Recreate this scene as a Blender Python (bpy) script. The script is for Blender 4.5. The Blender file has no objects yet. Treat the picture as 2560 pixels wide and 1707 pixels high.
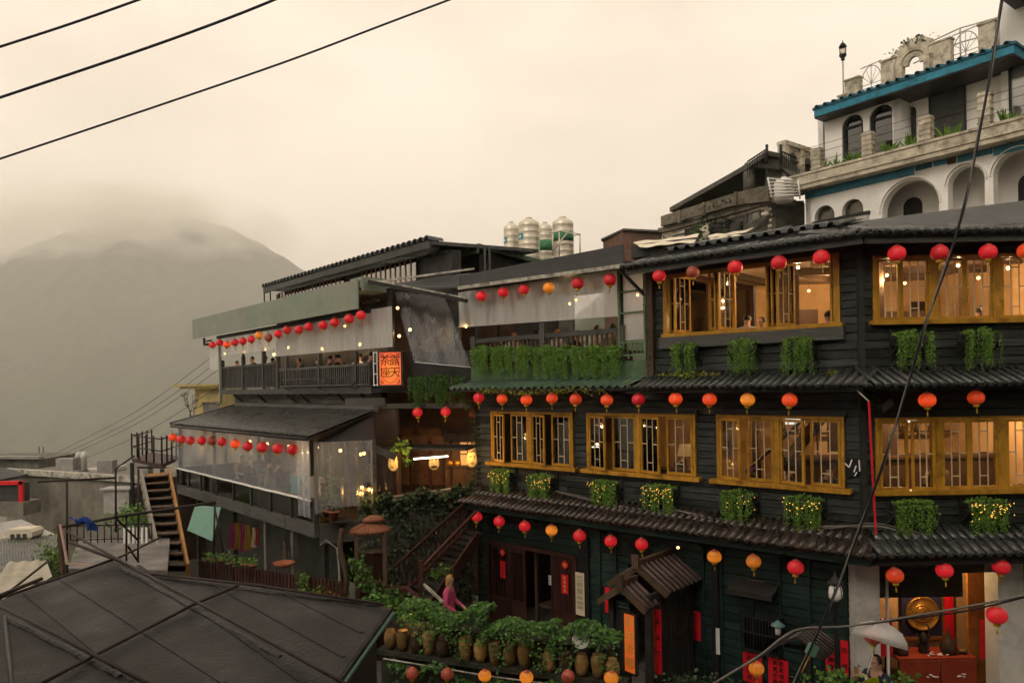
import bpy, math, random
from mathutils import Matrix, Vector
R = random.Random(7)
SC = bpy.context.scene
COL = SC.collection

# ------------------------------------------------------------------ camera
F = 1850.0; RHO = math.radians(1.0); PU = 1280.0; PV = 963.0; CZ = 6.0     # focal length and horizon in photo pixels
cr, sr = math.cos(RHO), math.sin(RHO)
cam = bpy.data.cameras.new('camera'); camo = bpy.data.objects.new('camera', cam); COL.objects.link(camo)
cam.sensor_width = 36.0; cam.lens = F / 2560.0 * 36.0
cam.shift_y = (PV - 853.5) / 2560.0
cam.clip_start = 0.1; cam.clip_end = 20000
camo.matrix_world = Matrix(((cr, sr, 0, 0), (0, 0, -1, 0), (-sr, cr, 0, CZ), (0, 0, 0, 1)))
SC.camera = camo

# ------------------------------------------------------------------ sky, sun, exposure
SUN_EL, SUN_AZ = math.radians(38), math.radians(215)      # azimuth clockwise from +Y: behind the camera, to its left
wd = bpy.data.worlds.new('World'); SC.world = wd; wd.use_nodes = True
nt = wd.node_tree; N = nt.nodes; Lk = nt.links
bg = N['Background']; bg.inputs['Strength'].default_value = 0.1
sky = N.new('ShaderNodeTexSky'); sky.sky_type = 'NISHITA'; sky.sun_disc = False
sky.sun_elevation = SUN_EL; sky.sun_rotation = SUN_AZ; sky.air_density = 1.0; sky.dust_density = 4.0; sky.ozone_density = 1.0
tc = N.new('ShaderNodeTexCoord')
mp = N.new('ShaderNodeMapping'); mp.inputs['Scale'].default_value = (1.0, 1.0, 2.4)
no = N.new('ShaderNodeTexNoise'); no.inputs['Scale'].default_value = 1.7; no.inputs['Detail'].default_value = 5; no.inputs['Roughness'].default_value = .55
cl = N.new('ShaderNodeValToRGB')                             # closed cloud deck, slightly uneven
cl.color_ramp.elements[0].position = .33; cl.color_ramp.elements[0].color = (7.4, 6.15, 5.0, 1)
cl.color_ramp.elements[1].position = .66; cl.color_ramp.elements[1].color = (11.0, 9.35, 7.6, 1)
mx = N.new('ShaderNodeMix'); mx.data_type = 'RGBA'; mx.inputs[0].default_value = .93
Lk.new(tc.outputs['Generated'], mp.inputs['Vector']); Lk.new(mp.outputs['Vector'], no.inputs['Vector'])
Lk.new(no.outputs['Fac'], cl.inputs['Fac'])
Lk.new(sky.outputs['Color'], mx.inputs[6]); Lk.new(cl.outputs['Color'], mx.inputs[7])
Lk.new(mx.outputs[2], bg.inputs['Color'])
sun = bpy.data.lights.new('sun', 'SUN'); sun.energy = .9; sun.angle = math.radians(30); sun.color = (1, .93, .82)
suno = bpy.data.objects.new('sun', sun); COL.objects.link(suno)
sd = Vector((math.sin(SUN_AZ) * math.cos(SUN_EL), math.cos(SUN_AZ) * math.cos(SUN_EL), math.sin(SUN_EL)))
suno.rotation_euler = sd.to_track_quat('Z', 'Y').to_euler()
suno.location = (0, -5, 40)
SC.view_settings.view_transform = 'Standard'; SC.view_settings.look = 'None'
SC.view_settings.exposure = 0.48; SC.view_settings.gamma = 1.0; SC.view_settings.use_curve_mapping = False
cy = SC.cycles
cy.use_denoising = True; cy.use_adaptive_sampling = True; cy.adaptive_threshold = .03; cy.max_bounces = 7; cy.diffuse_bounces = 3; cy.glossy_bounces = 3; cy.transmission_bounces = 4
cy.transparent_max_bounces = 14; cy.volume_bounces = 3; cy.use_light_tree = False; cy.sample_clamp_indirect = 4.0; cy.caustics_reflective = False; cy.caustics_refractive = False

# ------------------------------------------------------------------ pixel -> place
def ray(u, v):
    a = (u - PU) / F; b = (PV - v) / F
    return a * cr + b * sr, b * cr - a * sr
def at(u, v, Y):
    x, z = ray(u, v); return Vector((x * Y, Y, CZ + z * Y))
def atz(u, v, z):
    x, k = ray(u, v); Y = (z - CZ) / k; return Vector((x * Y, Y, z))
class Fac:
    """an upright face of a building: s runs along it left to right, o stands out of it, z is height"""
    def __init__(s, p0, d):
        l = math.hypot(*d); s.p0 = p0; s.d = (d[0] / l, d[1] / l); s.n = (s.d[1], -s.d[0]); s.a = math.atan2(d[1], d[0])
    def px(s, u, v, o=0):
        x, z = ray(u, v)
        bx = s.p0[0] + s.n[0] * o; by = s.p0[1] + s.n[1] * o
        t = (x * by - bx) / (s.d[0] - x * s.d[1]); Y = by + s.d[1] * t
        return t, CZ + z * Y
    def P(s, t, o, z):
        return Vector((s.p0[0] + s.d[0] * t + s.n[0] * o, s.p0[1] + s.d[1] * t + s.n[1] * o, z))
    def M(s, t=0, o=0, z=0, rz=0):
        return Matrix.Translation(s.P(t, o, z)) @ Matrix.Rotation(s.a + rz, 4, 'Z')

# ------------------------------------------------------------------ objects
WM = {}
def put(name, data, M=None, parent=None):
    o = bpy.data.objects.new(name, data); COL.objects.link(o)
    M = M if M is not None else Matrix.Identity(4)
    if parent is not None:
        o.parent = parent; o.matrix_basis = WM[parent].inverted() @ M
    else:
        o.matrix_basis = M
    WM[o] = M
    return o
def tag(o, label=None, cat=None, group=None, kind=None):
    if label: o['label'] = label
    if cat: o['category'] = cat
    if group: o['group'] = group
    if kind: o['kind'] = kind
    return o
def thing(name, label, cat, M=None, group=None):
    return tag(put(name, None, M), label, cat, group)
def T(x, y, z, rz=0):
    return Matrix.Translation((x, y, z)) @ Matrix.Rotation(rz, 4, 'Z')

class MB:
    def __init__(s): s.v = []; s.f = []; s.sm = []
    def add(s, vs, fs, smooth=False):
        b = len(s.v); s.v += [tuple(p) for p in vs]
        for f in fs: s.f.append(tuple(b + i for i in f)); s.sm.append(smooth)
        return s
    def box(s, x0, y0, z0, x1, y1, z1):
        return s.add([(x0,y0,z0),(x1,y0,z0),(x1,y1,z0),(x0,y1,z0),(x0,y0,z1),(x1,y0,z1),(x1,y1,z1),(x0,y1,z1)],
            [(0,3,2,1),(4,5,6,7),(0,1,5,4),(1,2,6,5),(2,3,7,6),(3,0,4,7)])
    def cbox(s, x0, y0, z0, x1, y1, z1, b=.01):
        "box with chamfered long edges in the xz outline"
        p = [(x0+b,z0),(x1-b,z0),(x1,z0+b),(x1,z1-b),(x1-b,z1),(x0+b,z1),(x0,z1-b),(x0,z0+b)]
        return s.prism(p, y0, y1)
    def prism(s, poly, y0, y1):
        n = len(poly)
        s.add([(x, y0, z) for x, z in poly] + [(x, y1, z) for x, z in poly],
              [tuple(range(n)), tuple(range(2*n-1, n-1, -1))] + [(i, i+n, (i+1) % n + n, (i+1) % n) for i in range(n)])
        return s
    def zprism(s, poly, z0, z1):
        n = len(poly)
        s.add([(x, y, z0) for x, y in poly] + [(x, y, z1) for x, y in poly],
              [tuple(range(n-1, -1, -1)), tuple(range(n, 2*n))] + [(i, (i+1) % n, (i+1) % n + n, i+n) for i in range(n)])
        return s
    def bar(s, p, q, w, h, up=(0, 0, 1)):
        p = Vector(p); q = Vector(q); d = (q - p).normalized(); u = Vector(up)
        if abs(d.dot(u)) > .98: u = Vector((0, 1, 0))
        a = d.cross(u).normalized() * (w / 2); b = a.cross(d).normalized() * (h / 2)
        vs = [p - a - b, p + a - b, p + a + b, p - a + b, q - a - b, q + a - b, q + a + b, q - a + b]
        return s.add(vs, [(3,2,1,0),(4,5,6,7),(0,1,5,4),(1,2,6,5),(2,3,7,6),(3,0,4,7)])
    def tube(s, pts, r, n=8):
        pts = [Vector(p) for p in pts]; m = len(pts); rr = r if isinstance(r, (list, tuple)) else [r] * m
        vs = []; pa = None
        for i, p in enumerate(pts):
            d = (pts[min(i+1, m-1)] - pts[max(i-1, 0)]).normalized()
            if pa is None:
                k = Vector((0, 0, 1)) if abs(d.z) < .9 else Vector((1, 0, 0)); pa = d.cross(k).normalized()
            pa = (pa - d * pa.dot(d)).normalized(); pb = d.cross(pa)
            for j in range(n):
                t = 2 * math.pi * j / n; vs.append(p + (pa * math.cos(t) + pb * math.sin(t)) * rr[i])
        fs = [(i*n+j, i*n+(j+1) % n, (i+1)*n+(j+1) % n, (i+1)*n+j) for i in range(m-1) for j in range(n)]
        s.add(vs, fs, True)
        b = len(s.v) - len(vs)
        s.f += [tuple(b + j for j in range(n-1, -1, -1)), tuple(b + (m-1)*n + j for j in range(n))]; s.sm += [False, False]
        return s
    def lathe(s, prof, n=16, c=(0, 0, 0), sx=1, sy=1, lobes=0, la=0):
        vs = []
        for r, z in prof:
            for j in range(n):
                t = 2 * math.pi * j / n; k = r * (1 + la * math.cos(lobes * t)) if lobes else r
                vs.append((c[0] + k * math.cos(t) * sx, c[1] + k * math.sin(t) * sy, c[2] + z))
        m = len(prof)
        fs = [(i*n+j, i*n+(j+1) % n, (i+1)*n+(j+1) % n, (i+1)*n+j) for i in range(m-1) for j in range(n)]
        s.add(vs, fs, True); b = len(s.v) - len(vs)
        if prof[0][0] > 1e-4: s.f.append(tuple(b + j for j in range(n-1, -1, -1))); s.sm.append(False)
        if prof[-1][0] > 1e-4: s.f.append(tuple(b + (m-1)*n + j for j in range(n))); s.sm.append(False)
        return s
    def grid(s, fn, nu, nv, smooth=True, flip=False):
        vs = [fn(i / nu, j / nv) for j in range(nv + 1) for i in range(nu + 1)]
        w = nu + 1
        fs = [(j*w+i, j*w+i+1, (j+1)*w+i+1, (j+1)*w+i) for j in range(nv) for i in range(nu)]
        if flip: fs = [f[::-1] for f in fs]
        return s.add(vs, fs, smooth)
    def slab(s, pts, t, dn=(0, 0, -1)):
        "closed plate from a flat outline, thickness t along dn"
        n = len(pts); d = Vector(dn) * t
        pts = [Vector(p) for p in pts]
        return s.add(pts + [p + d for p in pts], [tuple(range(n)), tuple(range(2*n-1, n-1, -1))] + [(i, i+n, (i+1) % n + n, (i+1) % n) for i in range(n)])
    def mesh(s, name, mat):
        me = bpy.data.meshes.new(name); me.from_pydata(s.v, [], s.f); me.update()
        if any(s.sm): me.polygons.foreach_set('use_smooth', s.sm)
        for m in (mat if isinstance(mat, (list, tuple)) else [mat]): me.materials.append(MAT[m] if isinstance(m, str) else m)
        return me
    def put(s, name, mat, M=None, parent=None):
        return put(name, s.mesh(name, mat), M, parent)
MESH = {}
def shared(key, fn):
    if key not in MESH: MESH[key] = fn()
    return MESH[key]
def S(M, x, y, z): return M @ Matrix.Diagonal((x, y, z, 1))

# ------------------------------------------------------------------ materials
MAT = {}
HAZE_D = .00027; MIST_D = .017
def nodes(name):
    m = bpy.data.materials.new(name); m.use_nodes = True; MAT[name] = m
    return m, m.node_tree.nodes, m.node_tree.links, m.node_tree.nodes['Principled BSDF']
def ramp(n, cols, pos):
    r = n.new('ShaderNodeValToRGB'); e = r.color_ramp.elements
    while len(e) < len(cols): e.new(.5)
    for i, (c, p) in enumerate(zip(cols, pos)): e[i].position = p; e[i].color = (*c, 1)
    return r
def mat(name, c, rough=.6, var=.25, scale=6.0, stretch=(1, 1, 1), metal=0, bump=.0, bscale=40, rnd=.15, stain=None, sscale=.8, spec=.18, wet=0, trans=0):
    """uneven surface: two colour noises, a per-piece change of tone, optional stains, fine relief"""
    m, n, l, b = nodes(name)
    tx = n.new('ShaderNodeTexCoord'); mp_ = n.new('ShaderNodeMapping'); mp_.inputs['Scale'].default_value = stretch
    oi = n.new('ShaderNodeObjectInfo'); ge = n.new('ShaderNodeNewGeometry')
    ad = n.new('ShaderNodeVectorMath'); ad.operation = 'ADD'
    sc_ = n.new('ShaderNodeVectorMath'); sc_.operation = 'SCALE'; sc_.inputs[0].default_value = (17, 31, 23)
    l.new(oi.outputs['Random'], sc_.inputs[3]); l.new(ge.outputs['Position'], ad.inputs[0]); l.new(sc_.outputs[0], ad.inputs[1])
    l.new(ad.outputs[0], mp_.inputs['Vector'])
    a = n.new('ShaderNodeTexNoise'); a.inputs['Scale'].default_value = scale; a.inputs['Detail'].default_value = 6; a.inputs['Roughness'].default_value = .65
    l.new(mp_.outputs[0], a.inputs['Vector'])
    lo = tuple(x * (1 - var) for x in c); hi = tuple(min(1, x * (1 + var)) for x in c)
    rp = ramp(n, [lo, c, hi], [.3, .5, .7]); l.new(a.outputs['Fac'], rp.inputs['Fac'])
    col = rp.outputs['Color']
    if rnd:
        mr = n.new('ShaderNodeMapRange'); mr.inputs[3].default_value = 1 - rnd * 1.6; mr.inputs[4].default_value = 1 + rnd * 1.6
        l.new(oi.outputs['Random'], mr.inputs[0])
        mm = n.new('ShaderNodeVectorMath'); mm.operation = 'SCALE'; l.new(col, mm.inputs[0]); l.new(mr.outputs[0], mm.inputs[3]); col = mm.outputs[0]
    if stain:
        s2 = n.new('ShaderNodeTexNoise'); s2.inputs['Scale'].default_value = sscale; s2.inputs['Detail'].default_value = 7; s2.inputs['Roughness'].default_value = .7
        l.new(ge.outputs['Position'], s2.inputs['Vector'])
        r2 = ramp(n, [(0, 0, 0), (1, 1, 1)], [.5, .68]); l.new(s2.outputs['Fac'], r2.inputs['Fac'])
        mi = n.new('ShaderNodeMix'); mi.data_type = 'RGBA'; l.new(r2.outputs['Color'], mi.inputs[0]); l.new(col, mi.inputs[6]); mi.inputs[7].default_value = (*stain, 1); col = mi.outputs[2]
    l.new(col, b.inputs['Base Color'])
    b.inputs['Metallic'].default_value = metal; b.inputs['Specular IOR Level'].default_value = spec
    if wet:
        w = n.new('ShaderNodeTexNoise'); w.inputs['Scale'].default_value = 1.6; w.inputs['Detail'].default_value = 3; l.new(ge.outputs['Position'], w.inputs['Vector'])
        wr = n.new('ShaderNodeMapRange'); wr.inputs[1].default_value = .35; wr.inputs[2].default_value = .65; wr.inputs[3].default_value = rough - wet; wr.inputs[4].default_value = rough
        l.new(w.outputs['Fac'], wr.inputs[0]); l.new(wr.outputs[0], b.inputs['Roughness'])
    else:
        b.inputs['Roughness'].default_value = rough
    if bump:
        bn = n.new('ShaderNodeTexNoise'); bn.inputs['Scale'].default_value = bscale; bn.inputs['Detail'].default_value = 4; l.new(mp_.outputs[0], bn.inputs['Vector'])
        bp = n.new('ShaderNodeBump'); bp.inputs['Strength'].default_value = bump; bp.inputs['Distance'].default_value = .02
        l.new(bn.outputs['Fac'], bp.inputs['Height']); l.new(bp.outputs[0], b.inputs['Normal'])
    if trans:
        b.inputs['Transmission Weight'].default_value = 0
    return m
def glow(name, c, strength, base=(.5, .3, .1)):
    m, n, l, b = nodes(name)
    b.inputs['Base Color'].default_value = (*base, 1); b.inputs['Emission Color'].default_value = (*c, 1); b.inputs['Emission Strength'].default_value = strength
    return m
def leafmat(name, c1, c2, c3):
    m, n, l, b = nodes(name)
    ge = n.new('ShaderNodeNewGeometry')
    rp = ramp(n, [c1, c2, c3], [.1, .55, .95]); l.new(ge.outputs['Random Per Island'], rp.inputs['Fac'])
    l.new(rp.outputs['Color'], b.inputs['Base Color']); b.inputs['Roughness'].default_value = .5
    tr = n.new('ShaderNodeBsdfTranslucent'); l.new(rp.outputs['Color'], tr.inputs['Color'])
    mi = n.new('ShaderNodeMixShader'); mi.inputs[0].default_value = .3
    out = n['Material Output']
    l.new(b.outputs[0], mi.inputs[1]); l.new(tr.outputs[0], mi.inputs[2]); l.new(mi.outputs[0], out.inputs['Surface'])
    return m
def glassmat(name, ior=1.6, tint=(1, 1, 1), rough=.03):
    m, n, l, b = nodes(name)
    n.remove(b); fr = n.new('ShaderNodeFresnel'); fr.inputs['IOR'].default_value = ior
    t = n.new('ShaderNodeBsdfTransparent'); t.inputs['Color'].default_value = (*tint, 1)
    g = n.new('ShaderNodeBsdfGlossy'); g.inputs['Roughness'].default_value = rough
    ge = n.new('ShaderNodeNewGeometry'); nn = n.new('ShaderNodeTexNoise'); nn.inputs['Scale'].default_value = 1.3
    bp = n.new('ShaderNodeBump'); bp.inputs['Strength'].default_value = .15; bp.inputs['Distance'].default_value = .02
    l.new(ge.outputs['Position'], nn.inputs['Vector']); l.new(nn.outputs['Fac'], bp.inputs['Height']); l.new(bp.outputs[0], g.inputs['Normal'])
    mi = n.new('ShaderNodeMixShader'); l.new(fr.outputs[0], mi.inputs[0]); l.new(t.outputs[0], mi.inputs[1]); l.new(g.outputs[0], mi.inputs[2])
    l.new(mi.outputs[0], n['Material Output'].inputs['Surface'])
    return m
def filmmat(name, opac, c=(.8, .8, .8), streak=True, gl=.12):
    "soft clear plastic sheet, milky with rain and creases"
    m, n, l, b = nodes(name); n.remove(b)
    t = n.new('ShaderNodeBsdfTransparent'); d = n.new('ShaderNodeBsdfDiffuse'); tl = n.new('ShaderNodeBsdfTranslucent'); g = n.new('ShaderNodeBsdfGlossy')
    d.inputs['Color'].default_value = (*c, 1); tl.inputs['Color'].default_value = (*c, 1); g.inputs['Roughness'].default_value = .22
    ge = n.new('ShaderNodeNewGeometry'); mp_ = n.new('ShaderNodeMapping'); mp_.inputs['Scale'].default_value = (3, 3, .7)
    no_ = n.new('ShaderNodeTexNoise'); no_.inputs['Scale'].default_value = 2.2; no_.inputs['Detail'].default_value = 6; no_.inputs['Roughness'].default_value = .6
    l.new(ge.outputs['Position'], mp_.inputs['Vector']); l.new(mp_.outputs[0], no_.inputs['Vector'])
    mr = n.new('ShaderNodeMapRange'); mr.inputs[1].default_value = .3; mr.inputs[2].default_value = .7; mr.inputs[3].default_value = max(0, opac - .07); mr.inputs[4].default_value = opac + .06
    l.new(no_.outputs['Fac'], mr.inputs[0])
    a = n.new('ShaderNodeMixShader'); a.inputs[0].default_value = .5; l.new(d.outputs[0], a.inputs[1]); l.new(tl.outputs[0], a.inputs[2])
    e = n.new('ShaderNodeMixShader'); l.new(mr.outputs[0], e.inputs[0]); l.new(t.outputs[0], e.inputs[1]); l.new(a.outputs[0], e.inputs[2])
    bp = n.new('ShaderNodeBump'); bp.inputs['Strength'].default_value = .5; bp.inputs['Distance'].default_value = .05; l.new(no_.outputs['Fac'], bp.inputs['Height']); l.new(bp.outputs[0], g.inputs['Normal'])
    h = n.new('ShaderNodeMixShader'); h.inputs[0].default_value = gl; l.new(e.outputs[0], h.inputs[1]); l.new(g.outputs[0], h.inputs[2])
    l.new(h.outputs[0], n['Material Output'].inputs['Surface'])
    return m

ALONG = (.35, .35, 6)
mat('board_black', (.021, .0245, .022), .5, .6, 3.0, (.5, .5, 7), bump=.5, bscale=9, rnd=.36, stain=(.044, .050, .043), sscale=1.4, wet=.18)
mat('board_green', (.012, .026, .022), .5, .4, 3.0, (.5, .5, 7), bump=.35, bscale=9, rnd=.25, stain=(.024, .05, .042), sscale=.9, wet=.15)
mat('backing', (.012, .012, .012), .8, rnd=0)
mat('timber_dark', (.028, .026, .024), .5, .4, 4, bump=.2, rnd=.2, wet=.15)
mat('timber_red', (.045, .018, .014), .5, .4, 5, (1, 1, .3), bump=.2, rnd=.2)
mat('timber_brown', (.075, .047, .03), .6, .4, 5, (1, 1, .3), bump=.2, rnd=.2)
mat('timber_grey', (.066, .064, .060), .55, .35, 4, (.6, .6, 5), bump=.25, rnd=.2, stain=(.05, .055, .04), wet=.15)
mat('gold_wood', (.40, .20, .020), .45, .3, 7, (1, 1, .3), bump=.15, rnd=.10, wet=.12, stain=(.20, .095, .012), sscale=4)
mat('lattice_wood', (.50, .38, .22), .5, .15, 5, rnd=.04)
mat('tile_black', (.046, .049, .047), .36, .4, 5, bump=.25, bscale=25, rnd=.25, stain=(.034, .045, .032), sscale=1.5, wet=.15, spec=.45)
mat('tile_brown', (.040, .029, .024), .30, .5, 5, bump=.3, bscale=25, rnd=.3, stain=(.022, .025, .016), sscale=2, wet=.14, spec=.5)
mat('tile_mauve', (.115, .078, .070), .5, .3, 6, bump=.2, rnd=.15)
mat('green_sheet', (.075, .125, .085), .4, .25, 3, (1, 1, .5), bump=.06, rnd=.05, stain=(.05, .07, .05), sscale=1.2, wet=.1)
mat('green_panel', (.10, .165, .085), .5, .25, 2.2, (1, 1, .5), rnd=.05, stain=(.06, .085, .05), sscale=1.0)
mat('grey_sheet', (.060, .062, .061), .45, .22, 2.0, (1, 1, 3), rnd=.05, bump=.04, stain=(.06, .065, .06), wet=.1)
mat('sage_sheet', (.20, .235, .185), .5, .12, 1.2, (1, 1, 2), rnd=.05, stain=(.25, .25, .2), sscale=.35)
mat('pale_edge', (.42, .40, .34), .6, .5, 6, stain=(.06, .06, .055), sscale=2.5, rnd=.1)
mat('concrete', (.20, .185, .155), .8, .3, 2, bump=.15, stain=(.10, .095, .08), sscale=.5, rnd=.1)
mat('concrete_dark', (.11, .105, .09), .8, .35, 3, bump=.2, stain=(.055, .06, .04), sscale=.9, rnd=.1)
mat('plaster_white', (.84, .82, .78), .7, .06, 1.2, stain=(.72, .69, .62), sscale=.5, rnd=.02, bump=.03)
mat('ledge_stone', (.52, .47, .37), .85, .35, 4, bump=.25, stain=(.16, .13, .085), sscale=2.2, rnd=.08)
mat('blue_paint', (.035, .21, .31), .45, .25, 3, stain=(.022, .10, .15), sscale=1.6, rnd=.05)
mat('blue_dark', (.028, .125, .18), .55, .4, 6, bump=.3, rnd=.15)
mat('black_frame', (.02, .02, .022), .4, .2, rnd=0)
mat('brick_pale', (.70, .64, .52), .8, .25, 6, stain=(.22, .19, .13), sscale=1.4, rnd=.22)
mat('brick_red', (.15, .085, .06), .85, .3, 6, rnd=.3, stain=(.08, .07, .05))
mat('garden_stone', (.045, .043, .032), .85, .5, 4, bump=.3, stain=(.02, .028, .014), sscale=1.5)
mat('iron', (.02, .018, .017), .45, .3, rnd=.05)
mat('rust_iron', (.030, .018, .016), .55, .5, 9, bump=.2, rnd=.1, stain=(.03, .02, .018), sscale=3)
mat('steel', (.62, .57, .47), .42, .08, 8, metal=.55, rnd=.03)
mat('fascia_pale', (.27, .285, .245), .5, .14, 1.2, (1, 1, 2), stain=(.22, .235, .2), sscale=.6)
mat('mould_concrete', (.15, .13, .10), .85, .4, 3, bump=.2, stain=(.07, .07, .045), sscale=1.1)
mat('tin_pale', (.45, .45, .42), .5, .15, 3, rnd=.05)
mat('tar_felt', (.017, .0155, .0145), .55, .5, 3.5, (1, 1, 1), bump=.45, bscale=24, rnd=.03, stain=(.030, .027, .025), sscale=1.6, wet=.25, spec=.12)
mat('tar_seam', (.030, .027, .026), .42, .6, 14, bump=.8, bscale=22, rnd=.1)
mat('teal_edge', (.12, .22, .20), .5, .2, rnd=0)
mat('cable_black', (.018, .018, .022), .42, .2, rnd=0)
mat('cable_grey', (.14, .13, .115), .5, .3, 12, rnd=.05)
mat('red_strap', (.55, .02, .03), .5, .2, rnd=0)
mat('red_paper', (.62, .010, .022), .55, .12, 5, rnd=.06)
mat('ink', (.012, .010, .010), .6, rnd=0)
mat('gold_ink', (.62, .38, .08), .45, .1, rnd=0)
mat('cream_paper', (.62, .52, .35), .7, .08, 3, rnd=0)
mat('grey_ink', (.20, .18, .14), .7, rnd=0)
mat('white_paint', (.72, .70, .66), .5, .06, 3, rnd=.03)
mat('column_white', (.50, .48, .44), .6, .12, 2.5, stain=(.33, .31, .27), sscale=1.2, rnd=.03)
mat('terracotta', (.30, .10, .055), .75, .25, 8, rnd=.2)
mat('jar_ochre', (.26, .155, .055), .38, .4, 5, rnd=.35, stain=(.10, .065, .03), sscale=4)
mat('jar_brown', (.075, .045, .028), .35, .4, 5, rnd=.3)
mat('bark_roof', (.22, .085, .045), .6, .3, 8, (1, 1, 1), bump=.3, rnd=.1)
mat('plank_ochre', (.33, .16, .045), .55, .3, 6, (1, 1, .3), bump=.15, rnd=.15)
mat('teal_sheet', (.09, .19, .145), .5, .12, 2, rnd=0)
mat('soil', (.05, .04, .03), .9, rnd=0)
mat('stone_ground', (.12, .11, .10), .6, .35, 3, bump=.2, rnd=.1, wet=.25, stain=(.07, .065, .06))
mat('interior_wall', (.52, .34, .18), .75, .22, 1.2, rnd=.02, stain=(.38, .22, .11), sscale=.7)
mat('interior_floor', (.10, .055, .03), .45, .3, 4, rnd=0)
mat('interior_ceiling', (.34, .25, .17), .8, .15, 2, rnd=0)
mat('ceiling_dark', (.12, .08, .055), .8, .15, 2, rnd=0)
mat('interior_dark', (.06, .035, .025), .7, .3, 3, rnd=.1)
mat('orange_wood', (.33, .12, .025), .5, .35, 4, (1, 1, .4), rnd=.05, stain=(.22, .07, .015), sscale=3)
mat('skin', (.45, .26, .175), .5, .08, rnd=.12)
mat('hair_black', (.012, .010, .010), .4, .3, 30, rnd=.2)
mat('hair_blonde', (.28, .15, .055), .5, .35, 40, rnd=.1)
mat('cloth_pink', (.42, .065, .145), .8, .15, 12, rnd=0)
mat('cloth_dark', (.028, .028, .036), .85, .2, 12, rnd=.4)
mat('cloth_white', (.52, .49, .45), .85, .12, 12, rnd=.15)
mat('cloth_brown', (.13, .105, .065), .85, .2, 12, rnd=.2)
mat('cloth_teal', (.02, .30, .36), .8, .2, 12, rnd=.1)
mat('cloth_navy', (.03, .028, .055), .85, .2, 12, rnd=.1)
mat('scarf_yellow', (.26, .16, .02), .8, .2, 12, rnd=0); mat('scarf_pink', (.25, .035, .10), .8, .2, 12, rnd=0); mat('scarf_cream', (.5, .42, .3), .8, .2, 12, rnd=.3)
mat('blue_cloth', (.02, .06, .28), .7, .3, 9, bump=.4, rnd=0)
mat('cream_sheet', (.34, .31, .24), .6, .15, 3, stain=(.24, .22, .17), sscale=1)
mat('tarp_cream', (.62, .56, .44), .7, .12, 4, rnd=.05, stain=(.45, .40, .3), sscale=1.5)
mat('yellow_plaster', (.48, .38, .16), .8, .15, 3, rnd=0, stain=(.3, .25, .12))
mat('roof_far', (.30, .29, .27), .6, .2, 4, rnd=.15)
mat('dark_far', (.05, .05, .05), .6, .3, 3, rnd=.1)
mat('pink_far', (.55, .36, .33), .8, .1, rnd=.1)
mat('red_frame', (.60, .02, .025), .5, .1, rnd=0)
mat('green_label', (.05, .20, .09), .5, .15, rnd=0); mat('blue_label', (.05, .26, .30), .5, .1, rnd=0)
mat('brass', (.42, .22, .05), .38, .4, 14, metal=.7, rnd=0, bump=.4)
mat('plaque_blue', (.025, .022, .055), .5, .2, rnd=0)
mat('cane_red', (.30, .045, .02), .6, .2, rnd=0)
mat('collar_yellow', (.60, .36, .03), .5, .12, rnd=.05)
mat('purple_petal', (.16, .05, .36), .7, .2, rnd=0)
mat('net', (.25, .24, .2), .6, rnd=0)
leafmat('leaf_trail', (.085, .18, .018), (.15, .30, .034), (.25, .44, .06))
leafmat('leaf_vine', (.026, .075, .011), (.06, .16, .02), (.13, .28, .04))
leafmat('leaf_ivy', (.014, .032, .012), (.024, .055, .018), (.05, .085, .035))
leafmat('leaf_lime', (.16, .20, .015), (.27, .29, .025), (.36, .36, .04))
leafmat('leaf_deck', (.05, .12, .015), (.09, .21, .025), (.2, .34, .05))
leafmat('leaf_big', (.20, .27, .01), (.30, .38, .015), (.40, .48, .03))
leafmat('leaf_autumn', (.2, .1, .01), (.35, .14, .01), (.45, .2, .02))
glassmat('glass', 2.2); glassmat('glass_clear', 1.28); glassmat('glass_sky', 6.0, (.5, .5, .5), .05); glassmat('glass_dim', 1.5, (.75, .72, .65), .06)
filmmat('umbrella_film', .72, (.8, .8, .78), gl=.06); filmmat('film', .30, (.74, .80, .90), gl=.19); filmmat('film_milky', .50, (.82, .84, .86), gl=.17); filmmat('film_dark', .0, (.5, .55, .6), gl=.03)
glow('bulb', (1, .55, .16), 4, (.9, .8, .6)); glow('bulb_small', (1, .48, .08), 1.6, (.6, .4, .1)); glow('tube_light', (1, .88, .7), 7, (.9, .9, .9))
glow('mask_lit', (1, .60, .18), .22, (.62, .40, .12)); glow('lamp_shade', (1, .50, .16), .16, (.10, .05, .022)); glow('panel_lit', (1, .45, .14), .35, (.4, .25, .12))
glow('screen', (.8, 1, .9), .45, (.5, .5, .5))
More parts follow.
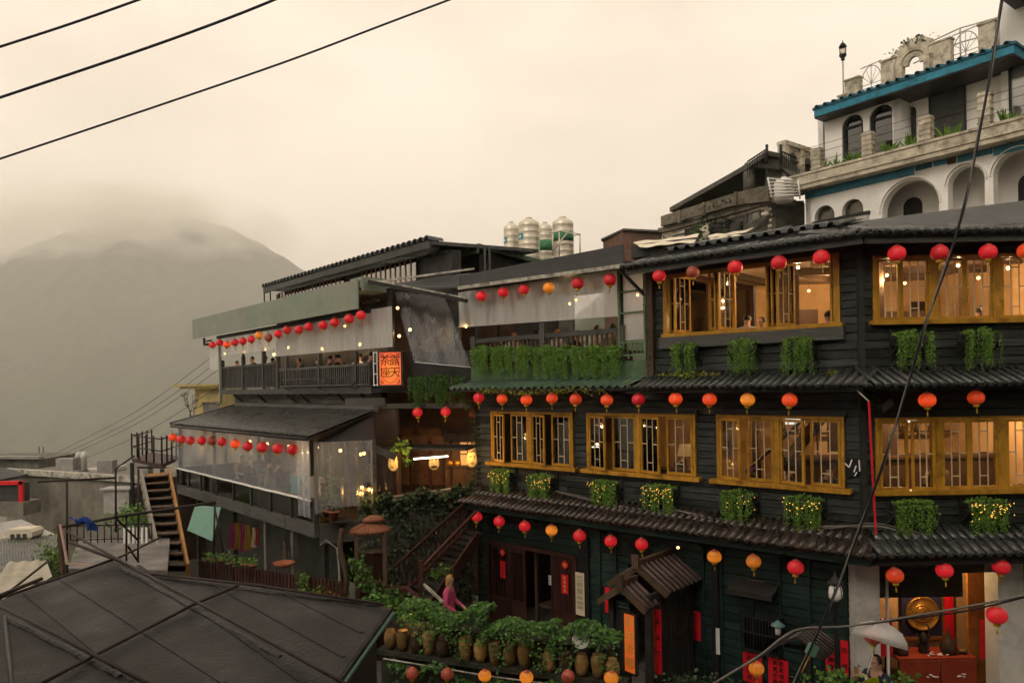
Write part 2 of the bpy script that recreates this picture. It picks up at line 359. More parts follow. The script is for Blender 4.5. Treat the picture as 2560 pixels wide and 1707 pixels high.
def lanternmat(name, c, e, k):
    "paper on wire hoops, the bulb inside brightest round the middle"
    m, n, l, b = nodes(name)
    oi = n.new('ShaderNodeObjectInfo'); ge = n.new('ShaderNodeNewGeometry'); tx = n.new('ShaderNodeTexCoord'); sx = n.new('ShaderNodeSeparateXYZ'); l.new(tx.outputs['Generated'], sx.inputs[0])
    no_ = n.new('ShaderNodeTexNoise'); no_.inputs['Scale'].default_value = 9; no_.inputs['Detail'].default_value = 4; l.new(ge.outputs['Position'], no_.inputs['Vector'])
    rp = ramp(n, [tuple(x * .62 for x in c), c], [.35, .6]); l.new(no_.outputs['Fac'], rp.inputs['Fac'])
    fr = n.new('ShaderNodeMath'); fr.operation = 'MULTIPLY'; l.new(sx.outputs['Z'], fr.inputs[0]); fr.inputs[1].default_value = 15
    fc = n.new('ShaderNodeMath'); fc.operation = 'FRACT'; l.new(fr.outputs[0], fc.inputs[0])
    rb = ramp(n, [(.45, .45, .45), (1, 1, 1)], [.12, .3]); l.new(fc.outputs[0], rb.inputs['Fac'])
    mu = n.new('ShaderNodeMix'); mu.data_type = 'RGBA'; mu.blend_type = 'MULTIPLY'; mu.inputs[0].default_value = 1; l.new(rp.outputs['Color'], mu.inputs[6]); l.new(rb.outputs['Color'], mu.inputs[7]); l.new(mu.outputs[2], b.inputs['Base Color'])
    b.inputs['Roughness'].default_value = .5; b.inputs['Emission Color'].default_value = (*e, 1)
    mr = n.new('ShaderNodeMapRange'); mr.inputs[3].default_value = k * .55; mr.inputs[4].default_value = k * 1.35; l.new(oi.outputs['Random'], mr.inputs[0])
    zr_ = ramp(n, [(.35, .35, .35), (1.25, 1.25, 1.25), (.5, .5, .5)], [0, .45, 1]); l.new(sx.outputs['Z'], zr_.inputs['Fac'])
    m1 = n.new('ShaderNodeMath'); m1.operation = 'MULTIPLY'; l.new(mr.outputs[0], m1.inputs[0]); l.new(zr_.outputs['Color'], m1.inputs[1])
    m2 = n.new('ShaderNodeMath'); m2.operation = 'MULTIPLY'; l.new(m1.outputs[0], m2.inputs[0]); l.new(rb.outputs['Color'], m2.inputs[1]); l.new(m2.outputs[0], b.inputs['Emission Strength'])
lanternmat('lantern_red', (.62, .016, .026), (1, .02, .03), .20)
lanternmat('lantern_glow', (.62, .05, .02), (1, .08, .012), .34)
lanternmat('lantern_orange', (.55, .17, .015), (1, .28, .02), .30)
lanternmat('lantern_faded', (.40, .085, .05), (1, .12, .05), .05)
def signlit():
    m, n, l, b = nodes('sign_lit')
    tx = n.new('ShaderNodeTexCoord'); g = n.new('ShaderNodeTexGradient'); g.gradient_type = 'SPHERICAL'
    mp_ = n.new('ShaderNodeMapping'); mp_.inputs['Location'].default_value = (-.5 * 1.35, 0, -.42 * 1.35); mp_.inputs['Scale'].default_value = (1.35, 0, 1.35)
    l.new(tx.outputs['Generated'], mp_.inputs['Vector']); l.new(mp_.outputs[0], g.inputs['Vector'])
    rp = ramp(n, [(.52, .045, .03), (1, .17, .03), (1, .30, .03)], [0, .45, 1]); l.new(g.outputs['Fac'], rp.inputs['Fac'])
    b.inputs['Base Color'].default_value = (.35, .05, .02, 1); l.new(rp.outputs['Color'], b.inputs['Emission Color']); b.inputs['Emission Strength'].default_value = .62
signlit()
glow('sign_orange', (1, .18, .02), .30, (.35, .07, .015))

for k_ in MAT.values():
    b_ = k_.node_tree.nodes.get('Principled BSDF')
    if b_ and (b_.inputs['Emission Strength'].default_value > 0 or b_.inputs['Emission Strength'].is_linked): k_.cycles.emission_sampling = 'NONE'   # small glowing things: their lamps light the rooms

def point(name, p, watt, c=(1, .50, .12), r=.025):
    li = bpy.data.lights.new(name, 'POINT'); li.energy = watt * 1.45; li.color = c; li.shadow_soft_size = r
    o = bpy.data.objects.new(name, li); COL.objects.link(o); o.location = p
    return o

def textmesh(body, size, mname, depth=.002, vertical=False):
    def one(ch):
        cu = bpy.data.curves.new('text', 'FONT'); cu.body = ch; cu.size = size; cu.extrude = depth; cu.resolution_u = 2
        cu.align_x = 'CENTER'
        o = bpy.data.objects.new('text', cu); COL.objects.link(o)
        dg = bpy.context.evaluated_depsgraph_get(); dg.update()
        me = bpy.data.meshes.new_from_object(o.evaluated_get(dg)); bpy.data.objects.remove(o); bpy.data.curves.remove(cu)
        return me
    me = shared(('txt', body, size), lambda: one(body))
    me = me.copy(); me.materials.clear(); me.materials.append(MAT[mname])
    # the letters stand in the xz plane, facing -y
    me.transform(Matrix.Rotation(math.pi / 2, 4, 'X'))
    return me

# ------------------------------------------------------------------ builders
def unit_board():
    m = MB(); b = .06
    m.add([(0,0,0),(1,0,0),(1,1,0),(0,1,0),(0,0,1-b),(1,0,1-b),(0,.5,1),(1,.5,1),(1,1,1),(0,1,1)],
          [(0,3,2,1),(0,1,5,4),(4,5,7,6),(6,7,8,9),(2,3,9,8),(3,0,4,6,9),(1,2,8,7,5)])
    return m
def cuts(a, b, holes):
    out = []; x = a
    for h0, h1 in sorted(holes):
        if h0 > x: out.append((x, min(h0, b)))
        x = max(x, h1)
    if x < b: out.append((x, b))
    return [(p, q) for p, q in out if q - p > .02]
def board_wall(parent, fac, s0, s1, z0, z1, openings=(), bh=.145, mb='board_black', o=0.0, name='wall', lens=(1.8, 3.4), thick=.14):
    bk = MB(); ed = sorted({z0, z1} | {max(z0, min(z1, z)) for op in openings for z in op[2:]})
    w = None; pend = []
    for za, zb in zip(ed, ed[1:]):
        if zb - za < .01: continue
        holes = [(op[0], op[1]) for op in openings if op[2] < zb - 1e-3 and op[3] > za + 1e-3]
        for p, q in cuts(s0, s1, holes):
            bk.box(p, .03 - o, za, q, .03 + thick - o, zb)
            n = max(1, round((zb - za) / bh)); hh = (zb - za) / n
            for k in range(n):
                x = p
                while x < q - .05:
                    L = R.uniform(*lens); e = x + L
                    if q - e < .5: e = q
                    pend.append((x + .002, za + k * hh, e - x - .004, hh - .012)); x = e
    w = bk.put(name, 'backing', fac.M(), parent)
    me = shared(('board', mb), lambda: unit_board().mesh('board', mb))
    for x, z, L, h in pend:
        M = fac.M(x, o + .004 + R.uniform(0, .007), z) @ Matrix.Rotation(R.uniform(-.004, .004), 4, 'Y') @ Matrix.Rotation(-math.atan2(.014, h), 4, 'X')
        put('board', me, S(M, L, .022, h), w)
    return w

def half_tube(r, L, n=7, t=.012, taper=.9, flip=1):
    "a curved roof tile lying along +y from 0 to L"
    m = MB()
    for j in (0, 1):
        k = r * (1 if j == 0 else taper)
        for q in (k, k - t):
            for i in range(n + 1):
                a = math.pi * i / n; m.v.append((q * math.cos(a), L * j, flip * q * math.sin(a)))
    n1 = n + 1
    for i in range(n):
        for f in ((i, i+1, 2*n1+i+1, 2*n1+i), (n1+i+1, n1+i, 3*n1+i, 3*n1+i+1), (i+1, i, n1+i, n1+i+1), (2*n1+i, 2*n1+i+1, 3*n1+i+1, 3*n1+i)):
            m.f.append(f if flip > 0 else f[::-1]); m.sm.append(True)
    for i0 in (0, n):
        m.f.append((i0, n1+i0, 3*n1+i0, 2*n1+i0)); m.sm.append(False)
    return m
def tile_roof(parent, fac, s0, s1, o0, z0, o1, z1, pitch, rows, tm, round_ends=True, skew0=0, skew1=0, name='roof', slabm='backing'):
    """pent roof: from the wall line (o0, z0) down to the eave (o1, z1); skew widens the eave for mitred corners"""
    L = math.hypot(o1 - o0, z0 - z1); ang = math.atan2(z0 - z1, o1 - o0)
    b = MB(); t = .05
    p = [(s0, -o0, z0), (s1, -o0, z0), (s1 + skew1, -o1, z1), (s0 - skew0, -o1, z1)]
    b.slab(p[::-1], t)
    roof = b.put(name, slabm, fac.M(), parent)
    n = max(1, round((s1 - s0 + skew0 + skew1) / pitch)); w = (s1 - s0 + skew0 + skew1) / n; step = L / rows
    cov = shared(('cov', tm, round(w, 2), round(step, 2)), lambda: half_tube(w * .28, step * 1.1).mesh('cover_tile', tm))
    pan = shared(('pan', tm, round(w, 2), round(step, 2)), lambda: MB().grid(lambda i, j: (w * .46 * (2*i-1), step * 1.08 * j, .03 * (2*i-1) ** 2 + .012), 4, 1).mesh('pan_tile', tm))
    end = shared(('end', tm, round(w, 2)), lambda: MB().lathe([(0, 0), (w*.26, 0), (w*.33, .006), (w*.33, .026), (0, .026)], 12).mesh('tile_end', tm))
    def frame(s, dist):
        # +y up the slope, z normal to it
        oo = o1 - dist * math.cos(ang); zz = z1 + dist * math.sin(ang)
        return fac.M(s, oo, zz) @ Matrix.Rotation(ang, 4, 'X')
    for i in range(n + 1):
        s = s0 - skew0 + i * w
        for r in range(rows):
            d = r * step
            lo = s0 - skew0 * (1 - (d + step * .5) / L); hi = s1 + skew1 * (1 - (d + step * .5) / L)
            if s < lo - .03 or s > hi + .03: continue
            jit = R.uniform(-.008, .008)
            put('cover_tile', cov, frame(s + jit, d - .03 + R.uniform(-.02, .02)) @ Matrix.Translation((0, 0, .03 + .010 * r * 0)) @ Matrix.Rotation(R.uniform(-.02, .02) - .02, 4, 'X'), roof)
            if i < n and s + w / 2 < hi + w * .4:
                put('pan_tile', pan, frame(s + w / 2, d - .02) @ Matrix.Rotation(-.03, 4, 'X'), roof)
        if round_ends:
            put('tile_end', end, frame(s, -.035) @ Matrix.Translation((0, 0, .03)) @ Matrix.Rotation(math.pi / 2, 4, 'X'), roof)
    return roof

def leaf_window(parent, M, w, h, fm='gold_wood', glass='glass', name='window', latm='lattice_wood', lat=True, st=.048):
    fr = MB().box(0, -.02, 0, st, .02, h).box(w - st, -.02, 0, w, .02, h).box(st, -.019, 0, w - st, .019, st * 1.15).box(st, -.019, h - st, w - st, .019, h)
    f = put(name, shared(('lw', fm, round(w, 2), round(h, 2)), lambda: fr.mesh(name, fm)), M, parent)
    put('pane', shared(('lp', glass, round(w, 2), round(h, 2)), lambda: MB().box(st, .002, st, w - st, .007, h - st).mesh('pane', glass)), M, f)
    if lat:
        def mk():
            a, b = st, w - st; c, d = a + (b - a) * .32, a + (b - a) * .68; q = .010; m = MB()
            for x in (c, d): m.box(x - q, -.011, st, x + q, .0, h - st)
            for x0, x1, z in ((c + q, d - q, .83), (c + q, d - q, .19), (a, c - q, .52), (d + q, b, .52)):
                m.box(x0, -.0105, h * z - q, x1, -.0005, h * z + q)
            return m.mesh('lattice', latm)
        put('lattice', shared(('ll', latm, round(w, 2), round(h, 2)), mk), M, f)
    return f

LAN = {}
def lantern(P, kind, label, group, d=.28, cord=.12, rx=0, ry=0, M0=None):
    sc_ = d / .28
    M = Matrix.Translation(P) @ Matrix.Rotation(R.uniform(0, 6), 4, 'Z') @ Matrix.Rotation(rx, 4, 'X') @ Matrix.Rotation(ry, 4, 'Y')
    root = thing('paper_lantern', label, 'lantern', M, group)
    def shade():
        prof = []; K = 15
        for i in range(K * 2 + 1):
            t = -math.pi / 2 * .86 + math.pi * .86 * i / (K * 2)
            r = .14 * math.cos(t) ** .8 * (1 - (.04 if i % 2 else 0)); prof.append((r, .118 * math.sin(t) / math.sin(math.pi / 2 * .86)))
        return MB().lathe(prof, 22)
    put('shade', shared(('shade', kind), lambda: shade().mesh('shade', kind)), S(M, sc_, sc_, sc_), root)
    put('top_cap', shared('lcap', lambda: MB().lathe([(.058, .108), (.06, .124), (.045, .134), (.012, .14), (.004, .16), (0, .165)], 12).mesh('top_cap', 'lantern_faded')), S(M, sc_, sc_, sc_), root)
    put('collar', shared('lcol', lambda: MB().lathe([(.046, -.112), (.052, -.118), (.05, -.156), (.044, -.16), (0, -.16)][::-1], 12).mesh('collar', 'collar_yellow')), S(M, sc_, sc_, sc_), root)
    put('tassel', shared('ltas', lambda: MB().tube([(0, 0, -.155), (.002, 0, -.20)], .004, 5).tube([(.002, 0, -.2), (.002, 0, -.215), (0, 0, -.275)], [.006, .011, .013], 6).mesh('tassel', 'collar_yellow')), S(M, sc_, sc_, sc_), root)
    put('cord', shared(('lcord', round(cord, 2)), lambda: MB().tube([(0, 0, .16), (0, 0, .16 + cord)], .0045, 5).mesh('cord', 'cable_black')), M, root)
    return root

def leaf(mb, p, size, nrm=None, up=None, asp=.6):
    d = Vector((R.gauss(0, 1), R.gauss(0, 1), R.gauss(0, 1) * .6)); d = d.normalized() if up is None else (Vector(up) + d.normalized() * .6).normalized()
    n = Vector((R.gauss(0, 1), R.gauss(0, 1), R.gauss(0, 1))) if nrm is None else Vector(nrm) + Vector((R.gauss(0, .5), R.gauss(0, .5), R.gauss(0, .5)))
    a = d.cross(n)
    if a.length < 1e-4: return
    a = a.normalized() * size * asp * .5; n = a.cross(d).normalized()
    p = Vector(p); q = p + d * size
    mb.add([p, p + d * size * .45 + a + n * size * .07, q, p + d * size * .45 - a + n * size * .07], [(0, 1, 2), (0, 2, 3)])
def trailing(w, h, depth=.16, size=.03, dens=1.0, seed=0, mound=.05):
    global R
    keep = R; R = random.Random(seed); mb = MB()
    n = int(w / .016 * dens); cen = [R.uniform(-w * .48, w * .48) for _ in range(max(3, int(w / .11)))]; ph = [R.uniform(0, 6) for _ in range(4)]
    for i in range(n):
        x = R.uniform(-w / 2, w / 2); x = x if R.random() < .45 else max(-w / 2, min(w / 2, R.choice(cen) + R.gauss(0, .028))); y = R.uniform(-depth / 2, depth / 2)
        f = .5 + .5 * math.sin(x * 17 / max(w, .4) * .55 + ph[0]) * math.sin(x * 43 / max(w, .4) * .55 + ph[1])
        L = h * min(1.12, (.50 + .62 * f + R.uniform(0, .16)))
        front = y < .02 or R.random() < .6
        for j in range(5):                                   # the mound on top
            leaf(mb, (x + R.gauss(0, .02), y + R.gauss(0, .02), R.uniform(-.02, mound) * (1.2 - abs(2 * x / w))), size * 1.1)
        if not front: continue
        yy = -depth / 2 - R.uniform(0, .05); z = 0; xx = x
        k = int(L / (.021 / dens ** .5))
        for j in range(k):
            z -= L / k; xx += R.gauss(0, .005); 
            if R.random() < .9: leaf(mb, (xx + R.gauss(0, .010), yy + R.gauss(0, .015) + .03 * (j / k) * (1 if yy < -.1 else 0), z), size * R.uniform(.7, 1.15) * (1 - .3 * j / k), up=(R.gauss(0, .5), -.4, -.6))
    R = keep
    return mb
def planter(fac, s, z, w, h, label, lights=0, o=.16, seed=0, group='vine planters along the facade', box=True):
    M = fac.M(s, o, z)
    root = thing('hanging_planter', label, 'planter', M, group)
    if box:
        b = MB().box(-w/2 + .03, -.09, -.13, w/2 - .03, -.07, -.03).box(-w/2 + .03, .07, -.13, w/2 - .03, .09, -.03).box(-w/2 + .01, -.09, -.13, -w/2 + .03, .09, -.03).box(w/2 - .03, -.09, -.13, w/2 - .01, .09, -.03).box(-w/2 + .03, -.07, -.13, w/2 - .03, .07, -.03)
        b.put('box', 'timber_dark', M, root)
        br = MB()
        for x in (-w/2 - .005, w/2 + .005): br.box(x - .015, -.1, -.17, x + .015, o - .005, -.132).bar((x, -.06, -.17), (x, o - .02, -.36), .03, .03).box(x - .02, o - .03, -.42, x + .02, o - .002, .1)
        br.box(-w/2, -.09, -.165, w/2, .09, -.133)
        br.put('bracket', 'timber_dark', M, root)
    trailing(w + .06, h, seed=seed, dens=1.6, size=.042, mound=.075).put('foliage', 'leaf_trail', M, root)
    if lights:
        lb = MB(); rr = random.Random(seed + 5)
        for i in range(lights):
            x = rr.uniform(-w/2 - .05, w/2 + .08); zz = .02 - abs(rr.gauss(0, .13)) - .10 * (1 - (2 * x / w) ** 2) * rr.random()
            lb.lathe([(0, -.009), (.0075, -.002), (.006, .006), (0, .010)], 5, (x, -.17 - rr.uniform(0, .02), zz))
        tag(lb.put('fairy_lights', 'bulb_small', M, root), kind='stuff')
    return root

# ---------------- people: one skinned surface per pose, clothes and hair as children
POSES = {}
def pose_mesh(key, J, E, hair_style):
    """J: joint -> (pos, rx, ry, region); E: edges"""
    names = list(J); me = bpy.data.meshes.new('body')
    me.from_pydata([J[k][0] for k in names], [(names.index(a), names.index(b)) for a, b in E], [])
    o = bpy.data.objects.new('body', me); COL.objects.link(o)
    md = o.modifiers.new('skin', 'SKIN'); md.use_smooth_shade = True
    for i, k in enumerate(names):
        sv = me.skin_vertices[0].data[i]; sv.radius = (J[k][1], J[k][2]); sv.use_root = (i == 0)
    ss = o.modifiers.new('sub', 'SUBSURF'); ss.levels = 2; ss.render_levels = 2
    dg = bpy.context.evaluated_depsgraph_get(); dg.update()
    ev = bpy.data.meshes.new_from_object(o.evaluated_get(dg))
    bpy.data.objects.remove(o)
    for p in ev.polygons: p.use_smooth = True
    segs = [(Vector(J[a][0]), Vector(J[b][0]), J[b][3]) for a, b in E]
    def region(c):
        best = None
        for a, b, r in segs:
            ab = b - a; t = max(0, min(1, (c - a).dot(ab) / max(ab.length_squared, 1e-9))); dd = (a + ab * t - c).length
            if best is None or dd < best[0]: best = (dd, r)
        return best[1]
    reg = [region(p.center.copy()) for p in ev.polygons]
    hc = Vector(J['head'][0])
    def sub(test, off, extra=0):
        ids = [i for i, p in enumerate(ev.polygons) if test(reg[i], p.center)]
        vm = {}; vs = []; fs = []
        for i in ids:
            f = []
            for v in ev.polygons[i].vertices:
                if v not in vm: vm[v] = len(vs); vs.append(ev.vertices[v].co + ev.vertices[v].normal * off)
                f.append(vm[v])
            fs.append(tuple(f))
        m = bpy.data.meshes.new('clothes'); m.from_pydata(vs, [], fs)
        for p in m.polygons: p.use_smooth = True
        return m
    face = J['nose'][0]; fd = (Vector(face) - hc); fd.z = 0; fd.normalize()
    def hairtest(r, c):
        if r not in ('head', 'neck'): return False
        q = c - hc; f = q.dot(fd)
        return (f < .045 and q.z > -.05) or q.z > .062 or (hair_style == 'long' and f < .01 and q.z > -.16)
    POSES[key] = dict(body=ev, shirt=sub(lambda r, c: r in ('torso', 'arm'), .012), trousers=sub(lambda r, c: r == 'leg', .014), hair=sub(hairtest, .016 if hair_style == 'short' else .028))
def rig(seat=True, lean=0., arms=None, hands=False, turn=0):
    J = {}; E = []
    pz = .50 if seat else .95
    def j(n, p, rx, ry, r): J[n] = (Vector(p), rx, ry, r)
    ly = -lean
    j('pelvis', (0, 0, pz), .15, .11, 'torso')
    j('spine', (0, ly * .45 + .015, pz + .24), .138, .10, 'torso'); j('chest', (0, ly * .85, pz + .46), .155, .105, 'torso')
    j('neck', (0, ly * 1.1 - .005, pz + .60), .055, .055, 'neck'); j('head0', (0, ly * 1.2 - .02, pz + .68), .068, .078, 'head')
    j('head', (0, ly * 1.25 - .02, pz + .775), .078, .092, 'head'); j('head1', (0, ly * 1.27 - .01, pz + .855), .058, .07, 'head')
    j('nose', (0, ly * 1.25 - .118, pz + .755), .012, .012, 'head')
    E += [('pelvis', 'spine'), ('spine', 'chest'), ('chest', 'neck'), ('neck', 'head0'), ('head0', 'head'), ('head', 'head1'), ('head', 'nose')]
    for sg, nm in ((-1, 'l'), (1, 'r')):
        a = (arms or {}).get(nm) or ((.245 * sg, ly * .9 - .03, pz + .28), (.15 * sg, ly * 1.0 - .26, pz + .26))
        j('sh' + nm, (.178 * sg, ly * .9 + .005, pz + .525), .062, .062, 'arm')
        j('el' + nm, a[0], .045, .045, 'arm'); j('wr' + nm, a[1], .03, .03, 'arm')
        e, w = Vector(a[0]), Vector(a[1]); dd = (w - e).normalized()
        j('pa' + nm, w + dd * .055, .038, .022, 'hand')
        E += [('chest', 'sh' + nm), ('sh' + nm, 'el' + nm), ('el' + nm, 'wr' + nm), ('wr' + nm, 'pa' + nm)]
        sd = dd.cross(Vector((0, 0, 1)));  sd = sd.normalized() if sd.length > .1 else Vector((1, 0, 0)); dn = dd.cross(sd).normalized()
        if hands:
            for k, (off, L) in enumerate(((-.027, .062), (-.009, .075), (.009, .072), (.027, .055))):
                b0 = w + dd * .085 + sd * off; b1 = b0 + dd * L * .5 + dn * .012; b2 = b1 + dd * L * .25 + dn * L * .45
                j(f'f{k}a{nm}', b0, .0095, .0095, 'hand'); j(f'f{k}b{nm}', b1, .009, .009, 'hand'); j(f'f{k}c{nm}', b2, .0075, .0075, 'hand')
                E += [('pa' + nm, f'f{k}a{nm}'), (f'f{k}a{nm}', f'f{k}b{nm}'), (f'f{k}b{nm}', f'f{k}c{nm}')]
            t0 = w + dd * .03 - sd * .04 * sg; t1 = t0 + dd * .045 - sd * .012 * sg + dn * .015
            j('t0' + nm, t0, .011, .011, 'hand'); j('t1' + nm, t1, .009, .009, 'hand'); E += [('wr' + nm, 't0' + nm), ('t0' + nm, 't1' + nm)]
        else:
            j('fi' + nm, w + dd * .13 + dn * .02, .03, .014, 'hand'); E += [('pa' + nm, 'fi' + nm)]
        j('hip' + nm, (.095 * sg, -.01, pz - .05), .095, .095, 'leg')
        if seat:
            j('kn' + nm, (.12 * sg, -.43, pz - .02), .068, .068, 'leg'); j('an' + nm, (.12 * sg, -.42, .09), .042, .042, 'leg'); j('to' + nm, (.12 * sg, -.56, .04), .042, .035, 'shoe')
        else:
            j('kn' + nm, (.10 * sg, -.03, .50), .062, .062, 'leg'); j('an' + nm, (.10 * sg, .01, .09), .04, .04, 'leg'); j('to' + nm, (.11 * sg, -.13, .04), .042, .035, 'shoe')
        E += [('pelvis', 'hip' + nm), ('hip' + nm, 'kn' + nm), ('kn' + nm, 'an' + nm), ('an' + nm, 'to' + nm)]
    return J, E
def make_pose(key, hair='short', **kw):
    J, E = rig(**kw); pose_mesh(key, J, E, hair)
def person(key, M, label, shirt='cloth_dark', trousers='cloth_dark', hair='hair_black', group=None):
    P = POSES[key]; root = thing('person', label, 'person', M, group)
    def mm(part, mt):
        def mk():
            m = P[part].copy(); m.materials.clear(); m.materials.append(MAT[mt]); return m
        return shared(('pp', key, part, mt), mk)
    body = put('body', mm('body', 'skin'), M, root)
    put('shirt', mm('shirt', shirt), M, root); put('trousers', mm('trousers', trousers), M, root); put('hair', mm('hair', hair), M, root)
    return root
make_pose('sit', lean=.05)
make_pose('lean', lean=.16, arms={'l': ((-.26, -.18, .80), (-.13, -.40, .80)), 'r': ((.26, -.18, .80), (.10, -.34, .98))})
make_pose('woman', hair='long', seat=False, hands=True, arms={'l': ((-.24, .0, 1.20), (-.17, -.20, 1.06)), 'r': ((.24, -.03, 1.20), (.16, -.24, 1.10))})
make_pose('camera', seat=False, hands=True, arms={'l': ((-.26, -.14, 1.22), (-.14, -.30, 1.46)), 'r': ((.25, -.16, 1.24), (.06, -.30, 1.50))})

# ================================================================== the teahouse
C0 = at(2158, 960, 13.1)
A = Fac((C0.x, C0.y), (.740, -.673)); B = Fac((C0.x, C0.y), (1, 0))
SA = -9.75; SM = -4.2; SB = 4.6
tea = thing('teahouse', 'dark three-storey timber teahouse with gold lattice windows and tiled eaves', 'teahouse', T(C0.x, C0.y, 0))
W2 = [(-9.12, -6.45), (-6.05, -3.27), (-2.80, -.32)]
# --- walls of boards
op1 = [(-9.28, -6.50, -.5, 1.90), (-5.0, -3.9, -.5, 2.0)]
board_wall(tea, A, SA, 0, -.5, 3.02, op1, .17, 'board_green')
board_wall(tea, A, SA, 0, 3.02, 5.92, [(a, b, 4.0, 5.34) for a, b in W2], .145)
board_wall(tea, A, SM, 0, 5.92, 8.46, [(-3.98, -.36, 7.0, 8.28)], .15)
board_wall(tea, B, 0, SB, 3.02, 5.92, [(.19, 4.4, 4.0, 5.31)], .15)
board_wall(tea, B, 0, SB, 5.92, 8.46, [(.24, 4.4, 7.0, 8.17)], .15)
EA = Fac(tuple(A.P(SA, 0, 0))[:2], (-A.n[0], -A.n[1]))                       # left end, runs back into the hill
EL = Fac(tuple(A.P(SA, -4.5, 0))[:2], (A.n[0], A.n[1]))                        # the same face, seen from the left
board_wall(tea, EL, 0, 4.5, -.5, 5.92, (), .2, 'board_black', name='end_wall')
m = MB()
for z, hh in ((3.02, .05), (5.92, .05)): m.box(SA - .02, -.035, z, 0, -.005, z + .10)
m.put('trim_board', 'timber_dark', A.M(), tea)
m = MB(); m.box(0.0, -.034, 3.02, SB, -.006, 3.12).box(0.0, -.034, 5.92, SB, -.006, 6.02); m.put('trim_board', 'timber_dark', B.M(), tea)
# --- corner post
MB().box(-.05, -.05, -.4, .05, .06, 8.45).put('corner_post', 'timber_dark', B.M(-.015, -.02, 0), tea)
# --- floors, ceilings, back walls
def pl(f, s, o): p = f.P(s, o, 0); return (p.x, p.y)
P0 = (C0.x, C0.y + .02)
poly2 = [pl(A, SA, -.2), (C0.x + .06, C0.y + .2), (C0.x + SB, C0.y + .2), (C0.x + SB, 18.5), (7.6, 18.5), pl(A, SA, -4.6)]
poly3 = [pl(A, SM, -.2), (C0.x + .06, C0.y + .2), (C0.x + SB, C0.y + .2), (C0.x + SB, 19.0), (7.0, 19.6), pl(A, SM, -5)]
MB().zprism(poly2[:], 2.95, 3.06).put('floor', 'interior_floor', None, tea)
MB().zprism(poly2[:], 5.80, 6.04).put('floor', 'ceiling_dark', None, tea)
MB().zprism([pl(A, SA, -.2), pl(A, 0, -.2), pl(A, 0, -4.5), pl(A, SA, -4.6)], 6.045, 6.06).put('floor', 'interior_floor', None, tea)
MB().zprism(poly3, 8.50, 8.62).put('ceiling', 'interior_ceiling', None, tea)
MB().zprism(poly2, -.5, -.3).put('floor', 'stone_ground', None, tea)
def inner_wall(poly, i, z0, z1, mt):
    a, b = poly[i], poly[(i + 1) % len(poly)]
    f = Fac(a, (b[0] - a[0], b[1] - a[1])); L = math.hypot(b[0] - a[0], b[1] - a[1])
    MB().box(0, .0, z0, L, .1, z1).put('inner_wall', mt, Matrix.Translation((a[0], a[1], 0)) @ Matrix.Rotation(f.a, 4, 'Z'), tea)
for i, mt in ((2, 'interior_wall'), (3, 'interior_wall'), (4, 'interior_wall')):
    inner_wall(poly3, i, 6.05, 8.5, mt)
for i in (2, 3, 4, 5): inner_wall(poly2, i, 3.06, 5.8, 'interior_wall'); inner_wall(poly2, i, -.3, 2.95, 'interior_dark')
# wainscot in the top room
f_ = Fac(poly3[4], (poly3[3][0] - poly3[4][0], poly3[3][1] - poly3[4][1]))
MB().box(0, -.06, 6.05, 8, -.002, 7.15).put('wainscot', 'interior_dark', Fac(poly3[5], (poly3[4][0] - poly3[5][0], poly3[4][1] - poly3[5][1])).M(), tea)
MB().box(.3, .06, 6.05, 3.0, .16, 7.1).put('wainscot', 'interior_dark', B.M(0, -5.2, 0), tea)
# lattice partition between the top room and the open terrace
PT = Fac(pl(A, SM, -4.8), A.n)
for k in range(4):
    leaf_window(tea, PT.M(.25 + k * 1.1, .0, 6.1), 1.05, 2.3, 'timber_red', 'glass_dim', 'partition_screen', 'timber_red')
MB().box(0, -.04, 8.4, 4.7, .04, 8.5).box(-.05, -.04, 6.06, .2, .04, 8.5).box(4.62, -.04, 6.06, 4.7, .04, 8.5).put('partition_frame', 'timber_red', PT.M(), tea)
# bar and dark stair in the second-floor room
MB().box(-.2, 3.0, 3.06, 4.4, 3.6, 4.25).box(-.3, 2.95, 4.25, 4.5, 3.65, 4.31).put('counter', 'interior_dark', B.M(), tea)
MB().bar((-2.6, .9, 3.3), (-1.2, 2.4, 5.7), .35, .12).bar((-2.6, .85, 4.1), (-1.3, 2.3, 5.75), .05, .06).put('stair_stringer', 'timber_red', A.M(), tea)
shelf = MB()
for z in (4.7, 5.05, 5.4): shelf.box(.1, 4.6, z, 4.3, 4.85, z + .025)
for k in range(60):
    x = R.uniform(.15, 4.25); z = R.choice((4.725, 5.075)); shelf.lathe([(0, 0), (.04, 0), (.045, .1), (.02, .15), (.018, .2), (0, .2)], 7, (x, 4.7, z))
shelf.put('back_shelf', 'interior_dark', B.M(), tea)
MB().box(.3, 4.55, 4.95, .75, 4.6, 5.22).put('menu_screen', 'screen', B.M(), tea)
MB().box(3.2, 4.55, 4.95, 3.42, 4.6, 5.2).put('menu_screen', 'screen', B.M(), tea)

